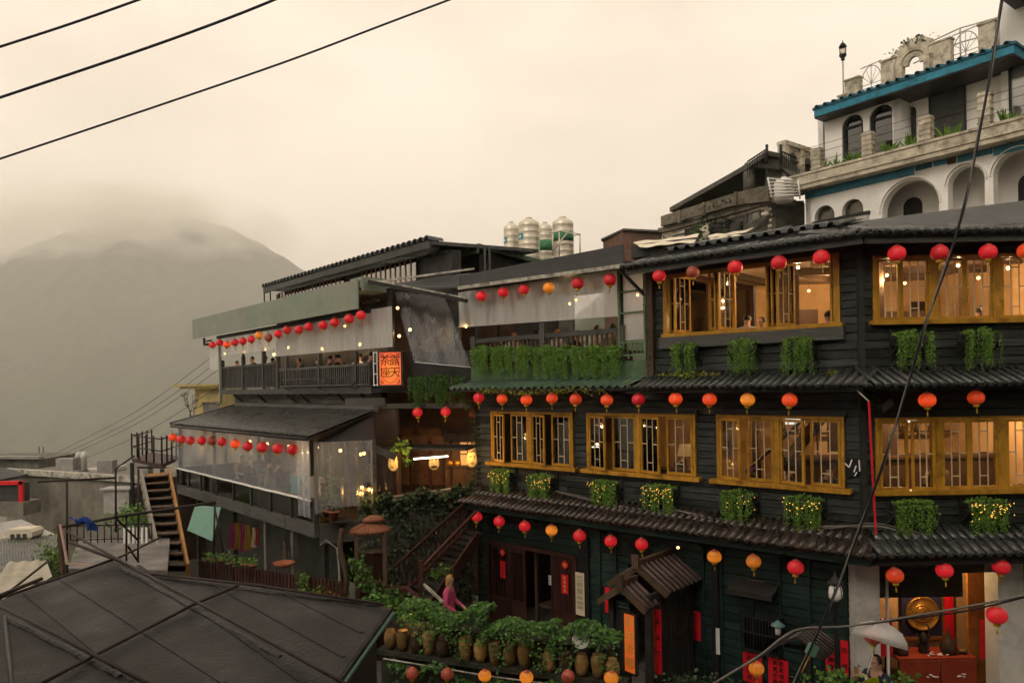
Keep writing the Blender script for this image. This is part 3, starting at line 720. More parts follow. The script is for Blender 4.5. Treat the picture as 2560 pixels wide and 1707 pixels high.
# posts, beams and pictures that break up the rooms
for x, y in ((1.5, 2.4), (3.4, 2.6), (.2, 3.6)): MB().box(x - .07, y - .07, 6.05, x + .07, y + .07, 8.5).put('room_post', 'timber_brown', B.M(), tea)
for y in (1.2, 2.4, 3.6): MB().box(.1, y - .06, 8.36, 4.5, y + .06, 8.5).put('ceiling_beam', 'timber_brown', B.M(), tea)
for s_ in (-3.4, -2.2, -1.0): MB().box(s_ - .06, .3, 8.36, s_ + .06, 4.8, 8.5).put('ceiling_beam', 'timber_brown', A.M(), tea)
MB().box(1.6, 3.4, 6.05, 3.3, 3.46, 7.5).put('room_screen', 'interior_dark', B.M(), tea)
for x, z, w, h in ((.9, 7.4, .5, .35), (2.2, 7.75, .35, .45), (3.7, 7.5, .6, .4)): MB().box(x, 5.25, z, x + w, 5.3, z + h).put('picture', 'timber_red', B.M(), tea)
for s_, w in ((-8.6, .5), (-5.2, .7), (-2.0, .6), (-.9, .4)): MB().box(s_, 3.9, 4.3, s_ + w, 3.95, 5.0).put('picture', 'interior_dark', A.M(), tea)
for s_ in (-6.2, -3.0, -.6): MB().box(s_ - .07, 2.2, 3.06, s_ + .07, 2.34, 5.8).put('room_post', 'timber_brown', A.M(), tea)
# --- second-floor casements on the slanting face
for k, (a, b) in enumerate(W2):
    H = 1.27; z = 4.06
    fr = MB().box(a, -.06, z - .01, a + .06, .10, 5.34).box(b - .06, -.06, z - .01, b, .10, 5.34).box(a + .06, -.05, 5.28, b - .06, .10, 5.34)
    c = (a + b) / 2; fr.box(c - .055, -.065, z - .01, c + .055, .10, 5.28)
    f = fr.put('window_frame', 'gold_wood', A.M(), tea)
    MB().cbox(a - .14, -.15, 3.955, b + .12, .08, 4.045, .012).put('window_sill', 'gold_wood', A.M(), tea)
    MB().box(a - .05, -.08, 5.345, b + .05, -.03, 5.42).put('window_hood', 'timber_dark', A.M(), tea)
    half = (b - a) / 2 - .115; wl = half * .5
    for h0 in (a + .06, c + .055):
        gl_ = 'glass' if k == 0 or (k == 1 and h0 < c) else 'glass_clear'
        leaf_window(tea, A.M(h0 + .01, .03, z, math.radians(-21)), wl, H - .06, glass=gl_)
        leaf_window(tea, A.M(h0 + wl + .012, .025, z, math.radians(-2)), half - wl - .016, H - .06, glass=gl_)
# --- top-floor casements, folded open
MB().cbox(-4.0, -.12, 6.955, -.30, .10, 7.03, .012).put('window_sill', 'gold_wood', A.M(), tea)
MB().box(-4.05, -.13, 6.72, -.28, -.02, 6.95).put('sill_board', 'timber_grey', A.M(), tea)
MB().box(-3.98, -.05, 7.03, -3.90, .08, 8.28).box(-.44, -.05, 7.03, -.36, .08, 8.28).box(-3.9, -.04, 8.2, -.44, .08, 8.28).put('window_frame', 'gold_wood', A.M(), tea)
for s, ang in ((-3.84, 74), (-3.72, 80), (-2.93, 40), (-2.80, 72), (-2.72, 76), (-1.72, 72), (-1.62, 78), (-1.52, 74), (-.52, 66), (-.46, 80)):
    leaf_window(tea, A.M(s, .03, 7.05, math.radians(ang)), .52, 1.2)
# --- casements of the street face
def flat_row(z0, z1, xs, leafx):
    MB().cbox(.12, -.13, z0 - .05, 4.5, .08, z0 + .03, .012).put('window_sill', 'gold_wood', B.M(), tea)
    fr = MB().box(.19, -.04, z0 + .03, .25, .09, z1).box(.25, -.035, z1 - .05, 4.4, .09, z1)
    for x in xs: fr.box(x - .075, -.045, z0 + .03, x + .075, .09, z1 - .05)
    fr.put('window_frame', 'gold_wood', B.M(), tea)
    for x0, x1, an in leafx: leaf_window(tea, B.M(x0, .015, z0 + .03, math.radians(an)), x1 - x0, z1 - z0 - .085, glass='glass_clear')
px_ = lambda u, v=800: B.px(u, v)[0]
xs3 = [px_(2331), px_(2491), px_(2650)]
e3 = [.25, (px_(2250)), xs3[0] - .075, xs3[0] + .075, px_(2411), xs3[1] - .075, xs3[1] + .075, px_(2572), xs3[2] - .075]
flat_row(7.0, 8.17, xs3, [(e3[0], e3[1], 0), (e3[1], e3[2], 0), (e3[3], e3[4], 0), (e3[4], e3[5], 0), (e3[6], e3[7], 0), (e3[7], e3[8], 0)])
xs2 = [px_(2341, 1100), px_(2502, 1100), px_(2660, 1100)]
flat_row(4.0, 5.31, xs2, [(.26, px_(2268, 1100), 0), (px_(2276, 1100), xs2[0] - .075, -14), (xs2[0] + .075, px_(2421, 1100), 0), (px_(2421, 1100), xs2[1] - .075, 0), (xs2[1] + .075, px_(2580, 1100), 0), (px_(2580, 1100), xs2[2] - .075, 0)])

# --- eaves and pent roofs
tile_roof(tea, A, SA - .1, 0, .0, 3.34, .82, 3.04, .165, 2, 'tile_brown', True, .0, .31)
tile_roof(tea, B, 0, SB, .0, 3.36, .75, 3.05, .165, 2, 'tile_black', True, .28, 0)
tile_roof(tea, A, SM - .05, 0, .0, 6.16, .72, 5.90, .155, 1, 'tile_black', True, 0.15, .275)
tile_roof(tea, B, 0, SB, .0, 6.16, .72, 5.88, .155, 1, 'tile_black', True, .275, 0)
tile_roof(tea, A, SM - .4, -.23, -.6, 8.78, .6, 8.46, .165, 1, 'tile_black', True, 0, .46)
tile_roof(tea, B, .23, SB, -.6, 8.78, .6, 8.46, .165, 1, 'tile_black', True, .46, 0)
for f, a, b, sk in ((A, SM - .35, 0, .2), (B, -.2, SB, 0)):
    MB().box(a, -.55, 8.30, b + sk, -.48, 8.43).put('eave_beam', 'timber_grey', f.M(), tea)
    MB().box(a, -.48, 8.40, b + sk * .6, .05, 8.425).put('soffit', 'timber_dark', f.M(), tea)
    MB().box(a, -.64, 5.79, b + sk, -.58, 5.86).put('eave_beam', 'timber_dark', f.M(), tea)
MB().box(SA - .1, -.72, 2.86, .27, -.62, 3.0).put('eave_beam', 'board_green', A.M(), tea)
MB().box(-.25, -.66, 2.86, SB, -.57, 3.0).put('eave_beam', 'timber_dark', B.M(), tea)
for s in (-9.4, -7.6, -5.6, -3.1, -1.4):
    MB().bar((s, -.02, 2.62), (s, -.66, 2.93), .06, .07).put('eave_bracket', 'timber_dark', A.M(), tea)
# wavy green sheet over the terrace part
MB().grid(lambda i, j: (SA - .25 + 5.55 * i, -.74 * j, 6.14 - .2 * j + .028 * math.sin(i * 5.55 / .21 * 2 * math.pi)), 28 * 8, 2).put('corrugated_sheet', 'green_sheet', A.M(), tea)
MB().grid(lambda i, j: (SA - .25 + 5.55 * i, -.74 * j, 6.128 - .2 * j + .028 * math.sin(i * 5.55 / .21 * 2 * math.pi)), 28 * 8, 2, flip=True).put('corrugated_sheet', 'green_sheet', A.M(), tea)
MB().box(SA - .2, -.70, 5.86, SM, -.64, 5.93).put('eave_beam', 'timber_dark', A.M(), tea)
# stepped roof behind the top eave, grey sheet roof over the street face
tile_roof(tea, A, SM - .1, -.9, -1.9, 9.22, -.72, 8.92, .26, 1, 'tile_black', False, 0, .4)
MB().box(SM - .1, .73, 8.74, -.6, .80, 8.92).put('roof_fascia', 'timber_dark', A.M(), tea)
q = [at(1995, 583, 13.9), at(2620, 583, 13.9), at(2620, 494, 15.2), at(2010, 570, 15.2)]
MB().slab(q, .04, (0, .3, -.9)).put('roof_sheet', 'grey_sheet', None, tea)
MB().zprism([pl(A, SM, .0), (C0.x, C0.y + .3), (C0.x + SB, C0.y + .3), (C0.x + SB, 17), (7, 18.0), pl(A, SM, -4)], 8.63, 8.72).put('roof_deck', 'grey_sheet', None, tea)

# --- open terrace of the top floor
MB().box(SA - .1, -.02, 6.10, SM + .02, .03, 6.50).put('parapet_panel', 'green_panel', A.M(), tea)
MB().box(SA - .1, -.055, 6.08, SM + .04, -.022, 6.12).put('parapet_trim', 'timber_dark', A.M(), tea)
rl = MB().box(SA - .1, -.05, 7.13, -5.02, .05, 7.24).put('railing', 'timber_grey', A.M(), tea)
bal = shared('bal_mid', lambda: MB().box(-.022, -.018, 0, .022, .018, .64).mesh('baluster', 'timber_brown'))
n = 34
for i in range(n):
    s = SA + .08 + (SA * 0 + 4.62) * i / (n - 1); put('baluster', bal, A.M(s, 0, 6.49), rl)
MB().box(SA, -.03, 6.50, -5.02, .03, 6.56).put('bottom_rail', 'timber_grey', A.M(), rl)
for s in (-9.72, -7.33, -5.05):
    MB().box(s - .075, -.075, 6.5, s + .075, .075, 7.5 if s == -7.33 else 7.3).put('newel_post', 'timber_grey', A.M(), rl)
MB().box(-9.7, .75, 6.06, -9.6, .85, 8.55).put('terrace_post', 'timber_dark', A.M(), tea)
for s in (-9.6, -7.2, -5.05): MB().box(s - .05, -.03, 7.24, s + .05, .07, 8.55).put('terrace_post', 'timber_dark', A.M(), tea) if s != -7.2 else None
# roof of the terrace with its grey fascia
q0, q1 = A.px(1150, 690, .52), A.px(1560, 612, .52); q2, q3 = A.px(1150, 718, .52), A.px(1562, 662, .52)
MB().prism([(q2[0], q2[1]), (q3[0], q3[1]), (q1[0], q1[1]), (q0[0], q0[1])], -.56, -.52).put('terrace_fascia', 'grey_sheet', A.M(), tea)
MB().prism([(q2[0], q2[1] - .07), (q3[0], q3[1] - .07), (q3[0], q3[1] + .015), (q2[0], q2[1] + .015)], -.60, -.565).put('fascia_edge', 'pale_edge', A.M(), tea)
MB().slab([(SA + .05, .5 - 1.0, 8.62), (SM - .35, -.5, 8.60), (SM - .35, 4.6, 8.80), (SA + .05, 4.6, 8.80)], .05).put('terrace_roof', 'timber_dark', A.M(), tea)
# green steel frame with its curtain at the terrace corner
fx0, fx1 = A.px(1553, 800)[0], A.px(1617, 800)[0]
fr = MB().box(fx0 - .025, -.10, 6.5, fx0 + .025, -.05, 8.5).box(fx1 - .025, -.10, 6.5, fx1 + .025, -.05, 8.5)
for z in (6.62, 6.9, 7.55, 8.02): fr.box(fx0 + .025, -.095, z - .02, fx1 - .025, -.055, z + .02)
for k in range(1, 6): x = fx0 + (fx1 - fx0) * k / 6; fr.box(x - .01, -.085, 6.64, x + .01, -.065, 6.88)
fr.put('steel_frame', 'green_panel', A.M(), tea)
MB().grid(lambda i, j: (fx0 + (fx1 - fx0) * i, -.03 + .015 * math.sin(i * 9), 6.95 + 1.5 * j), 10, 4).put('frame_curtain', 'film_milky', A.M(), tea)
MB().bar((fx0 + .35, -.5, 8.42), (fx1 + .0, -.08, 7.9), .06, .06).put('eave_brace', 'timber_dark', A.M(), tea)
MB().box(SM - .16, -.12, 5.9, SM + .0, .05, 8.4).put('corner_pillar', 'timber_brown', A.M(), tea)

# --- ground floor: shopfront, columns, shop
MB().box(-9.34, -.05, 1.88, -6.44, .0, 1.98).box(-9.36, -.05, -.4, -9.27, .0, 1.88).box(-6.51, -.05, -.4, -6.42, .0, 1.88).put('shop_frame', 'timber_red', A.M(), tea)
def shop_leaf(s, w):
    f = MB().box(0, -.025, 0, .07, .025, 2.25).box(w - .07, -.025, 0, w, .025, 2.25).box(.07, -.024, 0, w - .07, .024, .10).box(.07, -.024, 2.15, w - .07, .024, 2.25).box(.07, -.024, .85, w - .07, .024, .93).put('shop_door', 'timber_red', A.M(s, -.03, -.38), tea)
    MB().box(.07, -.008, .10, w - .07, .008, .85).put('door_panel', 'timber_red', A.M(s, -.03, -.38), f)
    for k in range(5):
        x = .07 + (w - .14) * (k + .5) / 5; MB().box(x - .014, -.018, .93, x + .014, .018, 2.15).put('door_bar', 'timber_red', A.M(s, -.03, -.38), f)
for s, w in ((-9.25, .62), (-8.62, .55), (-7.25, .36), (-6.9, .38)): shop_leaf(s, w)
MB().box(-8.02, .3, -.38, -7.94, .38, 1.8).box(-8.0, .4, .4, -7.3, 1.1, .46).box(-7.34, .4, -.38, -7.28, .46, .4).put('shop_stand', 'timber_brown', A.M(), tea)
# wall battens and the dark slot beside the gate
for s in (-6.3, -5.75, -5.3, -3.15, -2.75, -2.1, -1.55, -1.0, -.35): MB().box(s - .02, -.045, -.4, s + .02, -.02, 2.85).put('wall_batten', 'board_green', A.M(), tea)
MB().box(-6.36, -.06, -.4, -6.05, -.035, 2.45).put('dark_panel', 'backing', A.M(), tea)
MB().box(-2.98, -.06, -.4, -2.82, -.03, 2.35).put('dark_panel', 'backing', A.M(), tea)
for s0 in (-5.7, -4.95):
    g = MB()
    for k in range(9): g.box(s0 + k * .065, -.06, 2.2, s0 + k * .065 + .02, -.045, 2.5)
    g.box(s0 - .02, -.05, 2.18, s0 + .56, -.042, 2.2).box(s0 - .02, -.05, 2.5, s0 + .56, -.042, 2.52); g.put('vent_grille', 'iron', A.M(), tea)
s0 = A.px(1840, 1440)[0]; s1 = A.px(1950, 1440)[0]
MB().slab([(s0, -.02, 2.12), (s1, -.02, 2.12), (s1, -.42, 1.96), (s0, -.42, 1.96)], .04).box(s0, -.42, 1.88, s1, -.40, 1.965).put('door_hood', 'timber_dark', A.M(), tea)
s0, z0 = A.px(1872, 1485); s1 = A.px(1910, 1485)[0]
g = MB().box(s0, -.05, z0, s1, -.03, z0 + .32)
for k in range(4): g.bar((s0 + .02, -.06, z0 + .05 + k * .07), (s1 - .02, -.06, z0 + .05 + k * .07), .03, .01)
g.put('louvre', 'timber_brown', A.M(), tea)
s0, z0 = A.px(1862, 1615); s1, _ = A.px(1955, 1640); z1 = A.px(1862, 1525)[1]
MB().box(s0, -.035, z0, s1, -.028, z1 - .1).put('barred_window', 'glass_dim', A.M(), tea)
g = MB(); n = 13
for k in range(n):
    x = s0 + (s1 - s0) * k / (n - 1); g.tube([(x, -.15, z0 - .05), (x, -.15, z1)], .009, 6).lathe([(0, 0), (.016, .02), (0, .07)], 6, (x, -.15, z1))
for z in (z0, (z0 + z1) / 2, z1 - .06): g.box(s0 - .02, -.162, z - .012, s1 + .02, -.138, z + .012)
g.box(s0 - .02, -.16, z0 - .02, s0, -.02, z0 + .01).box(s1, -.16, z0 - .02, s1 + .02, -.02, z0 + .01)
g.put('window_grille', 'iron', A.M(), tea)
# shop under the street face
for u0, u1 in ((2137, 2197), (2492, 2556)):
    x0, x1 = B.px(u0, 1600)[0], B.px(u1, 1600)[0]
    MB().box(x0, -.06, -.4, x1, .32, 2.84).box(x0 - .03, -.08, -.4, x1 + .03, .34, -.05).put('column', 'column_white', B.M(), tea)
MB().box(-.2, .36, 2.45, SB, .55, 2.86).put('shop_beam', 'timber_dark', B.M(), tea)
MB().box(.1, 1.75, -.4, SB, 1.85, 2.9).put('shop_back_wall', 'interior_wall', B.M(), tea)
MB().box(.05, .3, 2.6, SB, 1.75, 2.65).put('shop_ceiling', 'timber_dark', B.M(), tea)
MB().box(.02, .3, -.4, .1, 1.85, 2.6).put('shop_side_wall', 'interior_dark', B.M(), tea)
x0, x1 = B.px(2391, 1600, -1.6)[0], B.px(2440, 1600, -1.6)[0]
MB().box(x0, 1.2, -.4, x1 + .1, 1.26, 2.4).put('shop_side_panel', 'orange_wood', B.M(), tea)
MB().box(x1 + .1, .6, -.4, SB, .7, 2.5).put('shop_dark_panel', 'timber_dark', B.M(), tea)
MB().box(.2, .5, 1.98, 2.0, .56, 2.6).put('shop_header', 'timber_dark', B.M(), tea)
x = B.px(2234, 1550)[0]; MB().box(x - .02, .2, -.4, x + .02, .24, 2.5).put('white_pole', 'white_paint', B.M(), tea)

# --- room lamps
def bulb(P, label, watt=0, r=.035, group='lit bulbs of the teahouse', c=(1, .62, .28), holder=True):
    o = thing('lamp_bulb', label, 'lamp', Matrix.Translation(P), group)
    put('bulb', shared(('bulb', round(r, 3)), lambda: MB().lathe([(0, -r), (r * .7, -r * .7), (r, 0), (r * .7, r * .7), (r * .35, r), (0, r)], 10).mesh('bulb', 'bulb')), Matrix.Translation(P), o)
    put('holder', shared(('bulbh', round(r, 3)), lambda: MB().lathe([(.0, r * .9), (r * .5, r * .92), (r * .45, r * 1.7), (.004, r * 1.8), (.004, r * 1.8 + .12), (0, r * 1.8 + .12)], 8).mesh('holder', 'iron')), Matrix.Translation(P), o)
    if watt: point('lamp_light', Vector(P) - Vector((0, 0, r + .07)), watt, c)
    return o
n3 = 0; lab3 = 'small warm bulb among the folded leaves of the open top-floor windows'
for (u, v, Y, w) in ((2217, 688, 15.4, 46), (2262, 708, 16.8, 0), (2395, 663, 14.5, 36), (2446, 695, 15.2, 0), (2520, 670, 14.4, 34), (1995, 668, 14.9, 36), (2022, 727, 17.9, 0), (2080, 735, 17.3, 36), (2085, 698, 15.6, 0)):
    p = at(u, v, Y); n3 += 1; bulb(p, (['first', 'second', 'third', 'fourth', 'fifth'][n3 - 1] + ' small warm bulb from the corner behind the top-floor street windows') if u > 2150 else (['first', 'second', 'third', 'fourth'][n3 - 6] + ' small warm bulb from the pillar in the open top-floor room'), w)
bulb(A.P(-3.4, -1.6, 7.55), lab3, 24)
lab2 = 'small warm bulb inside the second-floor lounge'
for q_, (p, w) in enumerate(((A.P(-7.6, -1.8, 5.5), 7), (A.P(-1.4, -2.2, 5.5), 110), (Vector((8.2, 15.6, 5.5)), 80), (Vector((9.8, 15.2, 5.5)), 50))): bulb(p, lab2 + [' behind the first gold window', ' behind the corner gold window', ' behind the lower street windows near the corner', ' behind the lower street windows far from the corner'][q_], w)
bulb(Vector((8.0, 14.2, 2.35)), 'small warm bulb above the altar table in the ground-floor shop', 26)
bulb(A.P(-8.0, -1.2, 2.2), 'small warm bulb inside the clothes shop doorway', 2.0)
# table lamps behind the middle casement
def table_lamp(M, label, sc=1.0):
    o = thing('table_lamp', label, 'lamp', M, 'shaded table lamps in the lounge')
    MB().lathe([(0, 0), (.07, 0), (.075, .02), (.03, .04), (.05, .12), (.03, .25), (.012, .28), (.012, .36), (0, .36)], 12).put('base', 'jar_brown', S(M, sc, sc, sc), o)
    MB().lathe([(.19, .34), (.12, .62)], 20).put('shade', 'lamp_shade', S(M, sc, sc, sc), o)
    MB().lathe([(0, .42), (.03, .44), (.03, .47), (0, .49)], 8).put('bulb', 'bulb', S(M, sc, sc, sc), o)
def cabinet(M, w, d, h, label, mt='interior_dark'):
    o = thing('cabinet', label, 'cabinet', M)
    MB().box(-w/2, -d/2, .06, w/2, d/2, h - .03).put('carcass', mt, M, o)
    MB().box(-w/2 - .02, -d/2 - .02, h - .03, w/2 + .02, d/2 + .02, h).put('top', mt, M, o)
    for k in range(3): MB().box(-w/2 + .03 + k * w/3, -d/2 - .012, .1, -w/2 + (k + 1) * w/3 - .03, -d/2, h - .08).put('drawer_front', 'timber_red', M, o)
    for x in (-w/2 + .04, w/2 - .04):
        for y in (-d/2 + .04, d/2 - .04): MB().box(x - .02, y - .02, 0, x + .02, y + .02, .06).put('leg', mt, M, o)
s, z = A.px(1712, 1128, -.7)
cabinet(A.M(s - .2, -.8, 3.06), 1.5, .4, 1.02, 'low dark cabinet under the shaded lamps behind the middle gold window')
table_lamp(A.M(s, -.7, 4.08), 'table lamp with wide brown shade behind the pane right of the post', .9)
s, z = A.px(1634, 1128, -.95)
table_lamp(A.M(s - .05, -.92, 4.08), 'smaller shaded table lamp beside the middle window post', .72)
point('lamp_light', A.P(-3.9, -2.0, 5.2), 26)

# ================================================================== lanterns
RED, ORG, GLO, FAD = 'lantern_red', 'lantern_orange', 'lantern_glow', 'lantern_faded'
ORDN = ['first', 'second', 'third', 'fourth', 'fifth', 'sixth', 'seventh', 'eighth', 'ninth', 'tenth', 'eleventh', 'twelfth', 'thirteenth', 'fourteenth', 'fifteenth', 'sixteenth']
def lrow(fac, o, pts, label, group, cord=.12, kinds=None, dm=.28, labs=None, anchor=None, rev=False):
    """anchor: the thing the lanterns of the row are counted from"""
    if anchor:
        n_ = len(pts); labs = {i: ORDN[n_ - 1 - i if rev else i] + ' ' + label + ' counted from ' + anchor for i in range(n_)}
    for i, (u, v) in enumerate(pts):
        s, z = fac.px(u, v, o); k = (kinds or {}).get(i, RED)
        lb = (labs or {}).get(i, label)
        lantern(fac.P(s, o, z), k, lb, group, dm * R.uniform(.96, 1.04), cord, R.uniform(-.09, .09), R.uniform(-.09, .09))
lrow(A, .5, [(1648, 690), (1838, 668), (1947, 657), (2053, 643)], 'red lantern above the open top-floor windows', 'top eave lanterns', .12, anchor='the terrace corner pillar')
lrow(A, .5, [(1732, 680)], 'faded brownish-red paper lantern above the open top-floor windows', 'top eave lanterns', .12, {0: FAD})
lrow(B, .5, [(2242, 634), (2349, 632), (2470, 630), (2566, 627)], 'lantern above the top-floor street windows', 'top street eave lanterns', .12, {3: GLO}, .285, anchor='the building corner')
mid3 = [(1203, 740), (1258, 731), (1310, 724), (1444, 709), (1525, 700)]
lrow(A, .42, mid3, 'red lantern under the grey terrace fascia', 'terrace fascia lanterns', .08, anchor='the slanting curtain')
lrow(A, .42, [(1372, 719)], 'orange-mottled paper lantern hanging under the grey fascia of the open terrace', 'terrace fascia lanterns', .08, {0: ORG})
r2 = [(1197, 994), (1255, 997), (1316, 999), (1380, 995), (1439, 998), (1517, 1000), (1596, 998), (1689, 997)]
lrow(A, .58, r2, 'lantern under the middle eave', 'middle eave lanterns', .07, {0: RED, 1: GLO, 2: GLO, 3: GLO, 4: GLO, 5: GLO, 6: RED, 7: GLO}, .275, anchor='the ivy-covered end post')
lrow(A, .58, [(1774, 998), (1869, 999), (1974, 1000)], 'glowing lantern above the corner gold window', 'middle eave lanterns', .07, {0: GLO, 1: ORG, 2: GLO}, .275, anchor='the red strap', rev=True)
lrow(B, .5, [(2318, 1000), (2440, 994)], 'orange-red lantern above the lower street windows', 'middle street eave lanterns', .1, {0: GLO, 1: GLO}, .28, anchor='the red strap')
r1 = [(1192, 1291), (1248, 1303), (1312, 1315), (1449, 1339), (1527, 1352), (1604, 1360), (1989, 1418)]
lrow(A, .72, r1, 'red lantern under the brown tiled eave', 'ground eave lanterns', .1, anchor='the outdoor stair')
lrow(A, .72, [(1379, 1325), (1786, 1391), (1884, 1403)], 'orange lantern under the brown tiled eave', 'ground eave lanterns', .1, {0: ORG, 1: ORG, 2: ORG}, anchor='the outdoor stair')
lrow(B, .62, [(2237, 1438), (2361, 1425), (2503, 1416)], 'lantern under the eave of the altar shop', 'shop eave lanterns', .12, {0: GLO, 1: RED, 2: RED}, .275, anchor='the street lamp')

# ================================================================== planters with trailing green
def pl_at(fac, u, vtop, vbot, wpx, label, lights=0, o=.2, group='vine planters along the facade', box=True):
    s, z = fac.px(u, vtop + 6, o); s1 = fac.px(u + wpx / 2, vtop, o)[0]; s0 = fac.px(u - wpx / 2, vtop, o)[0]; zb = fac.px(u, vbot, o)[1]
    planter(fac, s, z, (s1 - s0), (z - zb), label, lights, o, int(u), group, box)
pl_at(A, 1713, 858, 940, 56, 'trailing green planter beside yellow-green leaves under the open top-floor windows')
pl_at(A, 1855, 850, 938, 66, 'trailing green planter midway under the open top-floor windows')
pl_at(A, 1998, 845, 937, 72, 'trailing green planter under the open top-floor windows, next to the building corner')
pl_at(B, 2283, 830, 917, 84, 'trailing green planter under the top-floor street windows, next to the building corner')
pl_at(B, 2452, 825, 915, 80, 'bushy trailing planter under the top-floor street windows, away from the corner')
pl_at(A, 1255, 1172, 1242, 44, 'small trailing planter with fairy lights under the first gold window, at the ivy corner', 26)
pl_at(A, 1355, 1185, 1254, 52, 'trailing planter with fairy lights under the first gold window, by the wall boards', 30)
pl_at(A, 1513, 1200, 1278, 60, 'trailing planter with few fairy lights under the middle gold window', 16)
pl_at(A, 1650, 1211, 1290, 70, 'trailing planter thick with fairy lights under the lamp-lit middle window', 44)
pl_at(A, 1848, 1228, 1312, 76, 'dense trailing planter with few fairy lights under the right-hand gold window', 10)
pl_at(A, 2012, 1241, 1328, 82, 'two-tailed trailing planter with fairy lights next to the lower corner', 26)
pl_at(B, 2283, 1252, 1342, 96, 'dark trailing planter without lights under the lower street windows')
pl_at(B, 2462, 1248, 1338, 88, 'trailing planter hung with bright fairy lights under the lower street windows', 46)
for i_, (u, w) in enumerate(((1205, 42), (1258, 48), (1307, 48), (1366, 50), (1422, 54), (1477, 54), (1531, 44))):
    s, z = A.px(u, 872, .16); s1 = A.px(u + w / 2, 872, .16)[0]; s0 = A.px(u - w / 2, 872, .16)[0]
    o = thing('rail_planter', ORDN[6 - i_] + ' clump of trailing leaves on the terrace balustrade counted from the green steel frame', 'planter', A.M(s, .17, z), 'planters on the terrace balustrade')
    MB().box(-(s1-s0)/2, -.08, -.16, (s1-s0)/2, .08, -.02).put('box', 'green_panel', A.M(s, .17, z), o)
    trailing(s1 - s0 + .03, .64, seed=u, dens=2.1, size=.046, mound=.07).put('foliage', 'leaf_trail', A.M(s, .17, z), o)

# ================================================================== posters and signs on the teahouse
def sheet_on(fac, u0, v0, u1, v1, mt, name, label, cat, o=.05, group=None, rot=0):
    s0, z1 = fac.px(u0, v0, o); s1, z0 = fac.px(u1, v1, o)
    r = thing(name, label, cat, fac.M((s0 + s1) / 2, o, (z0 + z1) / 2), group)
    w, h = s1 - s0, z1 - z0
    MB().grid(lambda i, j: (w * (i - .5), -.004 * math.sin(i * 3.1) , h * (j - .5)), 4, 4).put('sheet', mt, WM[r], r)
    MB().box(-w / 2 + .004, .001, -h / 2 + .004, w / 2 - .004, .006, h / 2 - .004).put('backing_card', mt, WM[r], r)
    return r, w, h
def write(r, chars, w, h, ink, cols=1, pad=.1):
    per = math.ceil(len(chars) / cols); cell = min((h * (1 - pad)) / per, w * (1 - pad) / cols); dz = h * (1 - pad) / per
    for i, ch in enumerate(chars):
        c, k = divmod(i, per)
        x = (cols - 1) * cell * .5 - c * cell; z = h / 2 * (1 - pad) - (k + .5) * dz - cell * .32
        put('character', textmesh(ch, cell * .86, ink), WM[r] @ Matrix.Translation((x, -.010, z)), r)
G = 'red couplet papers on the ground floor'
r, w, h = sheet_on(A, 1250, 1400, 1264, 1446, 'red_paper', 'couplet_paper', 'plain red paper strip on the dark shop door', 'poster', .06, G)
r, w, h = sheet_on(A, 1403, 1434, 1421, 1485, 'red_paper', 'couplet_paper', 'red paper strip with gold writing beside the cream notice', 'poster', .06, G); write(r, '迎春接福', w, h, 'gold_ink')
for u, v, lab, ch in ((1256, 1380, 'red paper diamond above the plain strip on the shop door', '春'), (1412, 1411, 'red paper diamond with gold writing above the lettered strip', '福')):
    s, z = A.px(u, v, .06); r = thing('paper_diamond', lab, 'poster', A.M(s, .06, z), G)
    a = .115; MB().prism([(0, -a), (a, 0), (0, a), (-a, 0)], -.004, .004).put('sheet', 'red_paper', WM[r], r)
    put('character', textmesh(ch, .10, 'gold_ink'), WM[r] @ Matrix.Translation((0, -.008, -.036)), r)
r, w, h = sheet_on(A, 1438, 1428, 1462, 1540, 'cream_paper', 'notice_board', 'tall cream notice with grey printed text beside the shop door', 'sign', .06)
g = MB(); rr = random.Random(3)
for blk, (za, zb) in enumerate(((.42, .37), (.33, .31), (.27, .17), (.13, .0), (-.05, -.13), (-.17, -.24), (-.28, -.36))):
    z = za * h
    while z > zb * h:
        x = -w * .32
        while x < w * .3:
            L = rr.uniform(.01, .035); g.box(x, -.009, z - .004, min(x + L, w * .33), -.0065, z + .003); x += L + .008
        z -= .014
g.put('printed_text', 'grey_ink', WM[r], r); tag(bpy.data.objects[-1] if False else r.children[-1], kind='stuff')
r, w, h = sheet_on(A, 1371, 1437, 1378, 1462, 'white_paint', 'door_notice', 'small white notice hanging in the shop doorway', 'sign', .02); write(r, '營業中', w, h, 'ink')
r, w, h = sheet_on(A, 1512, 1466, 1540, 1536, 'red_paper', 'couplet_paper', 'red paper left of the tiled gate canopy, partly behind it', 'poster', .06, G); write(r, '恭賀新禧', w, h, 'ink')
r, w, h = sheet_on(A, 1724, 1524, 1753, 1602, 'red_paper', 'couplet_paper', 'red paper with one column of black writing right of the gate', 'poster', .06, G); write(r, '阿妹茶樓新春', w, h, 'ink')
r, w, h = sheet_on(A, 1857, 1626, 1906, 1712, 'red_paper', 'couplet_paper', 'red paper behind the hanging orange lantern below the barred window', 'poster', .06, G); write(r, '國泰民安風調雨順', w, h, 'ink', 2)
r, w, h = sheet_on(A, 1920, 1640, 1972, 1722, 'red_paper', 'couplet_paper', 'red paper with two columns of black writing below the barred window', 'poster', .06, G); write(r, '國賓博覽貴賓蒞臨', w, h, 'ink', 2)
r, w, h = sheet_on(A, 2063, 1594, 2092, 1682, 'red_paper', 'couplet_paper', 'red paper with black writing just left of the lamp post', 'poster', .06, G); write(r, '財源廣進', w, h, 'ink')
r, w, h = sheet_on(A, 2101, 1598, 2122, 1690, 'red_paper', 'couplet_paper', 'narrow red paper between the lamp post and the white column', 'poster', .06, G); write(r, '吉祥', w, h, 'ink')
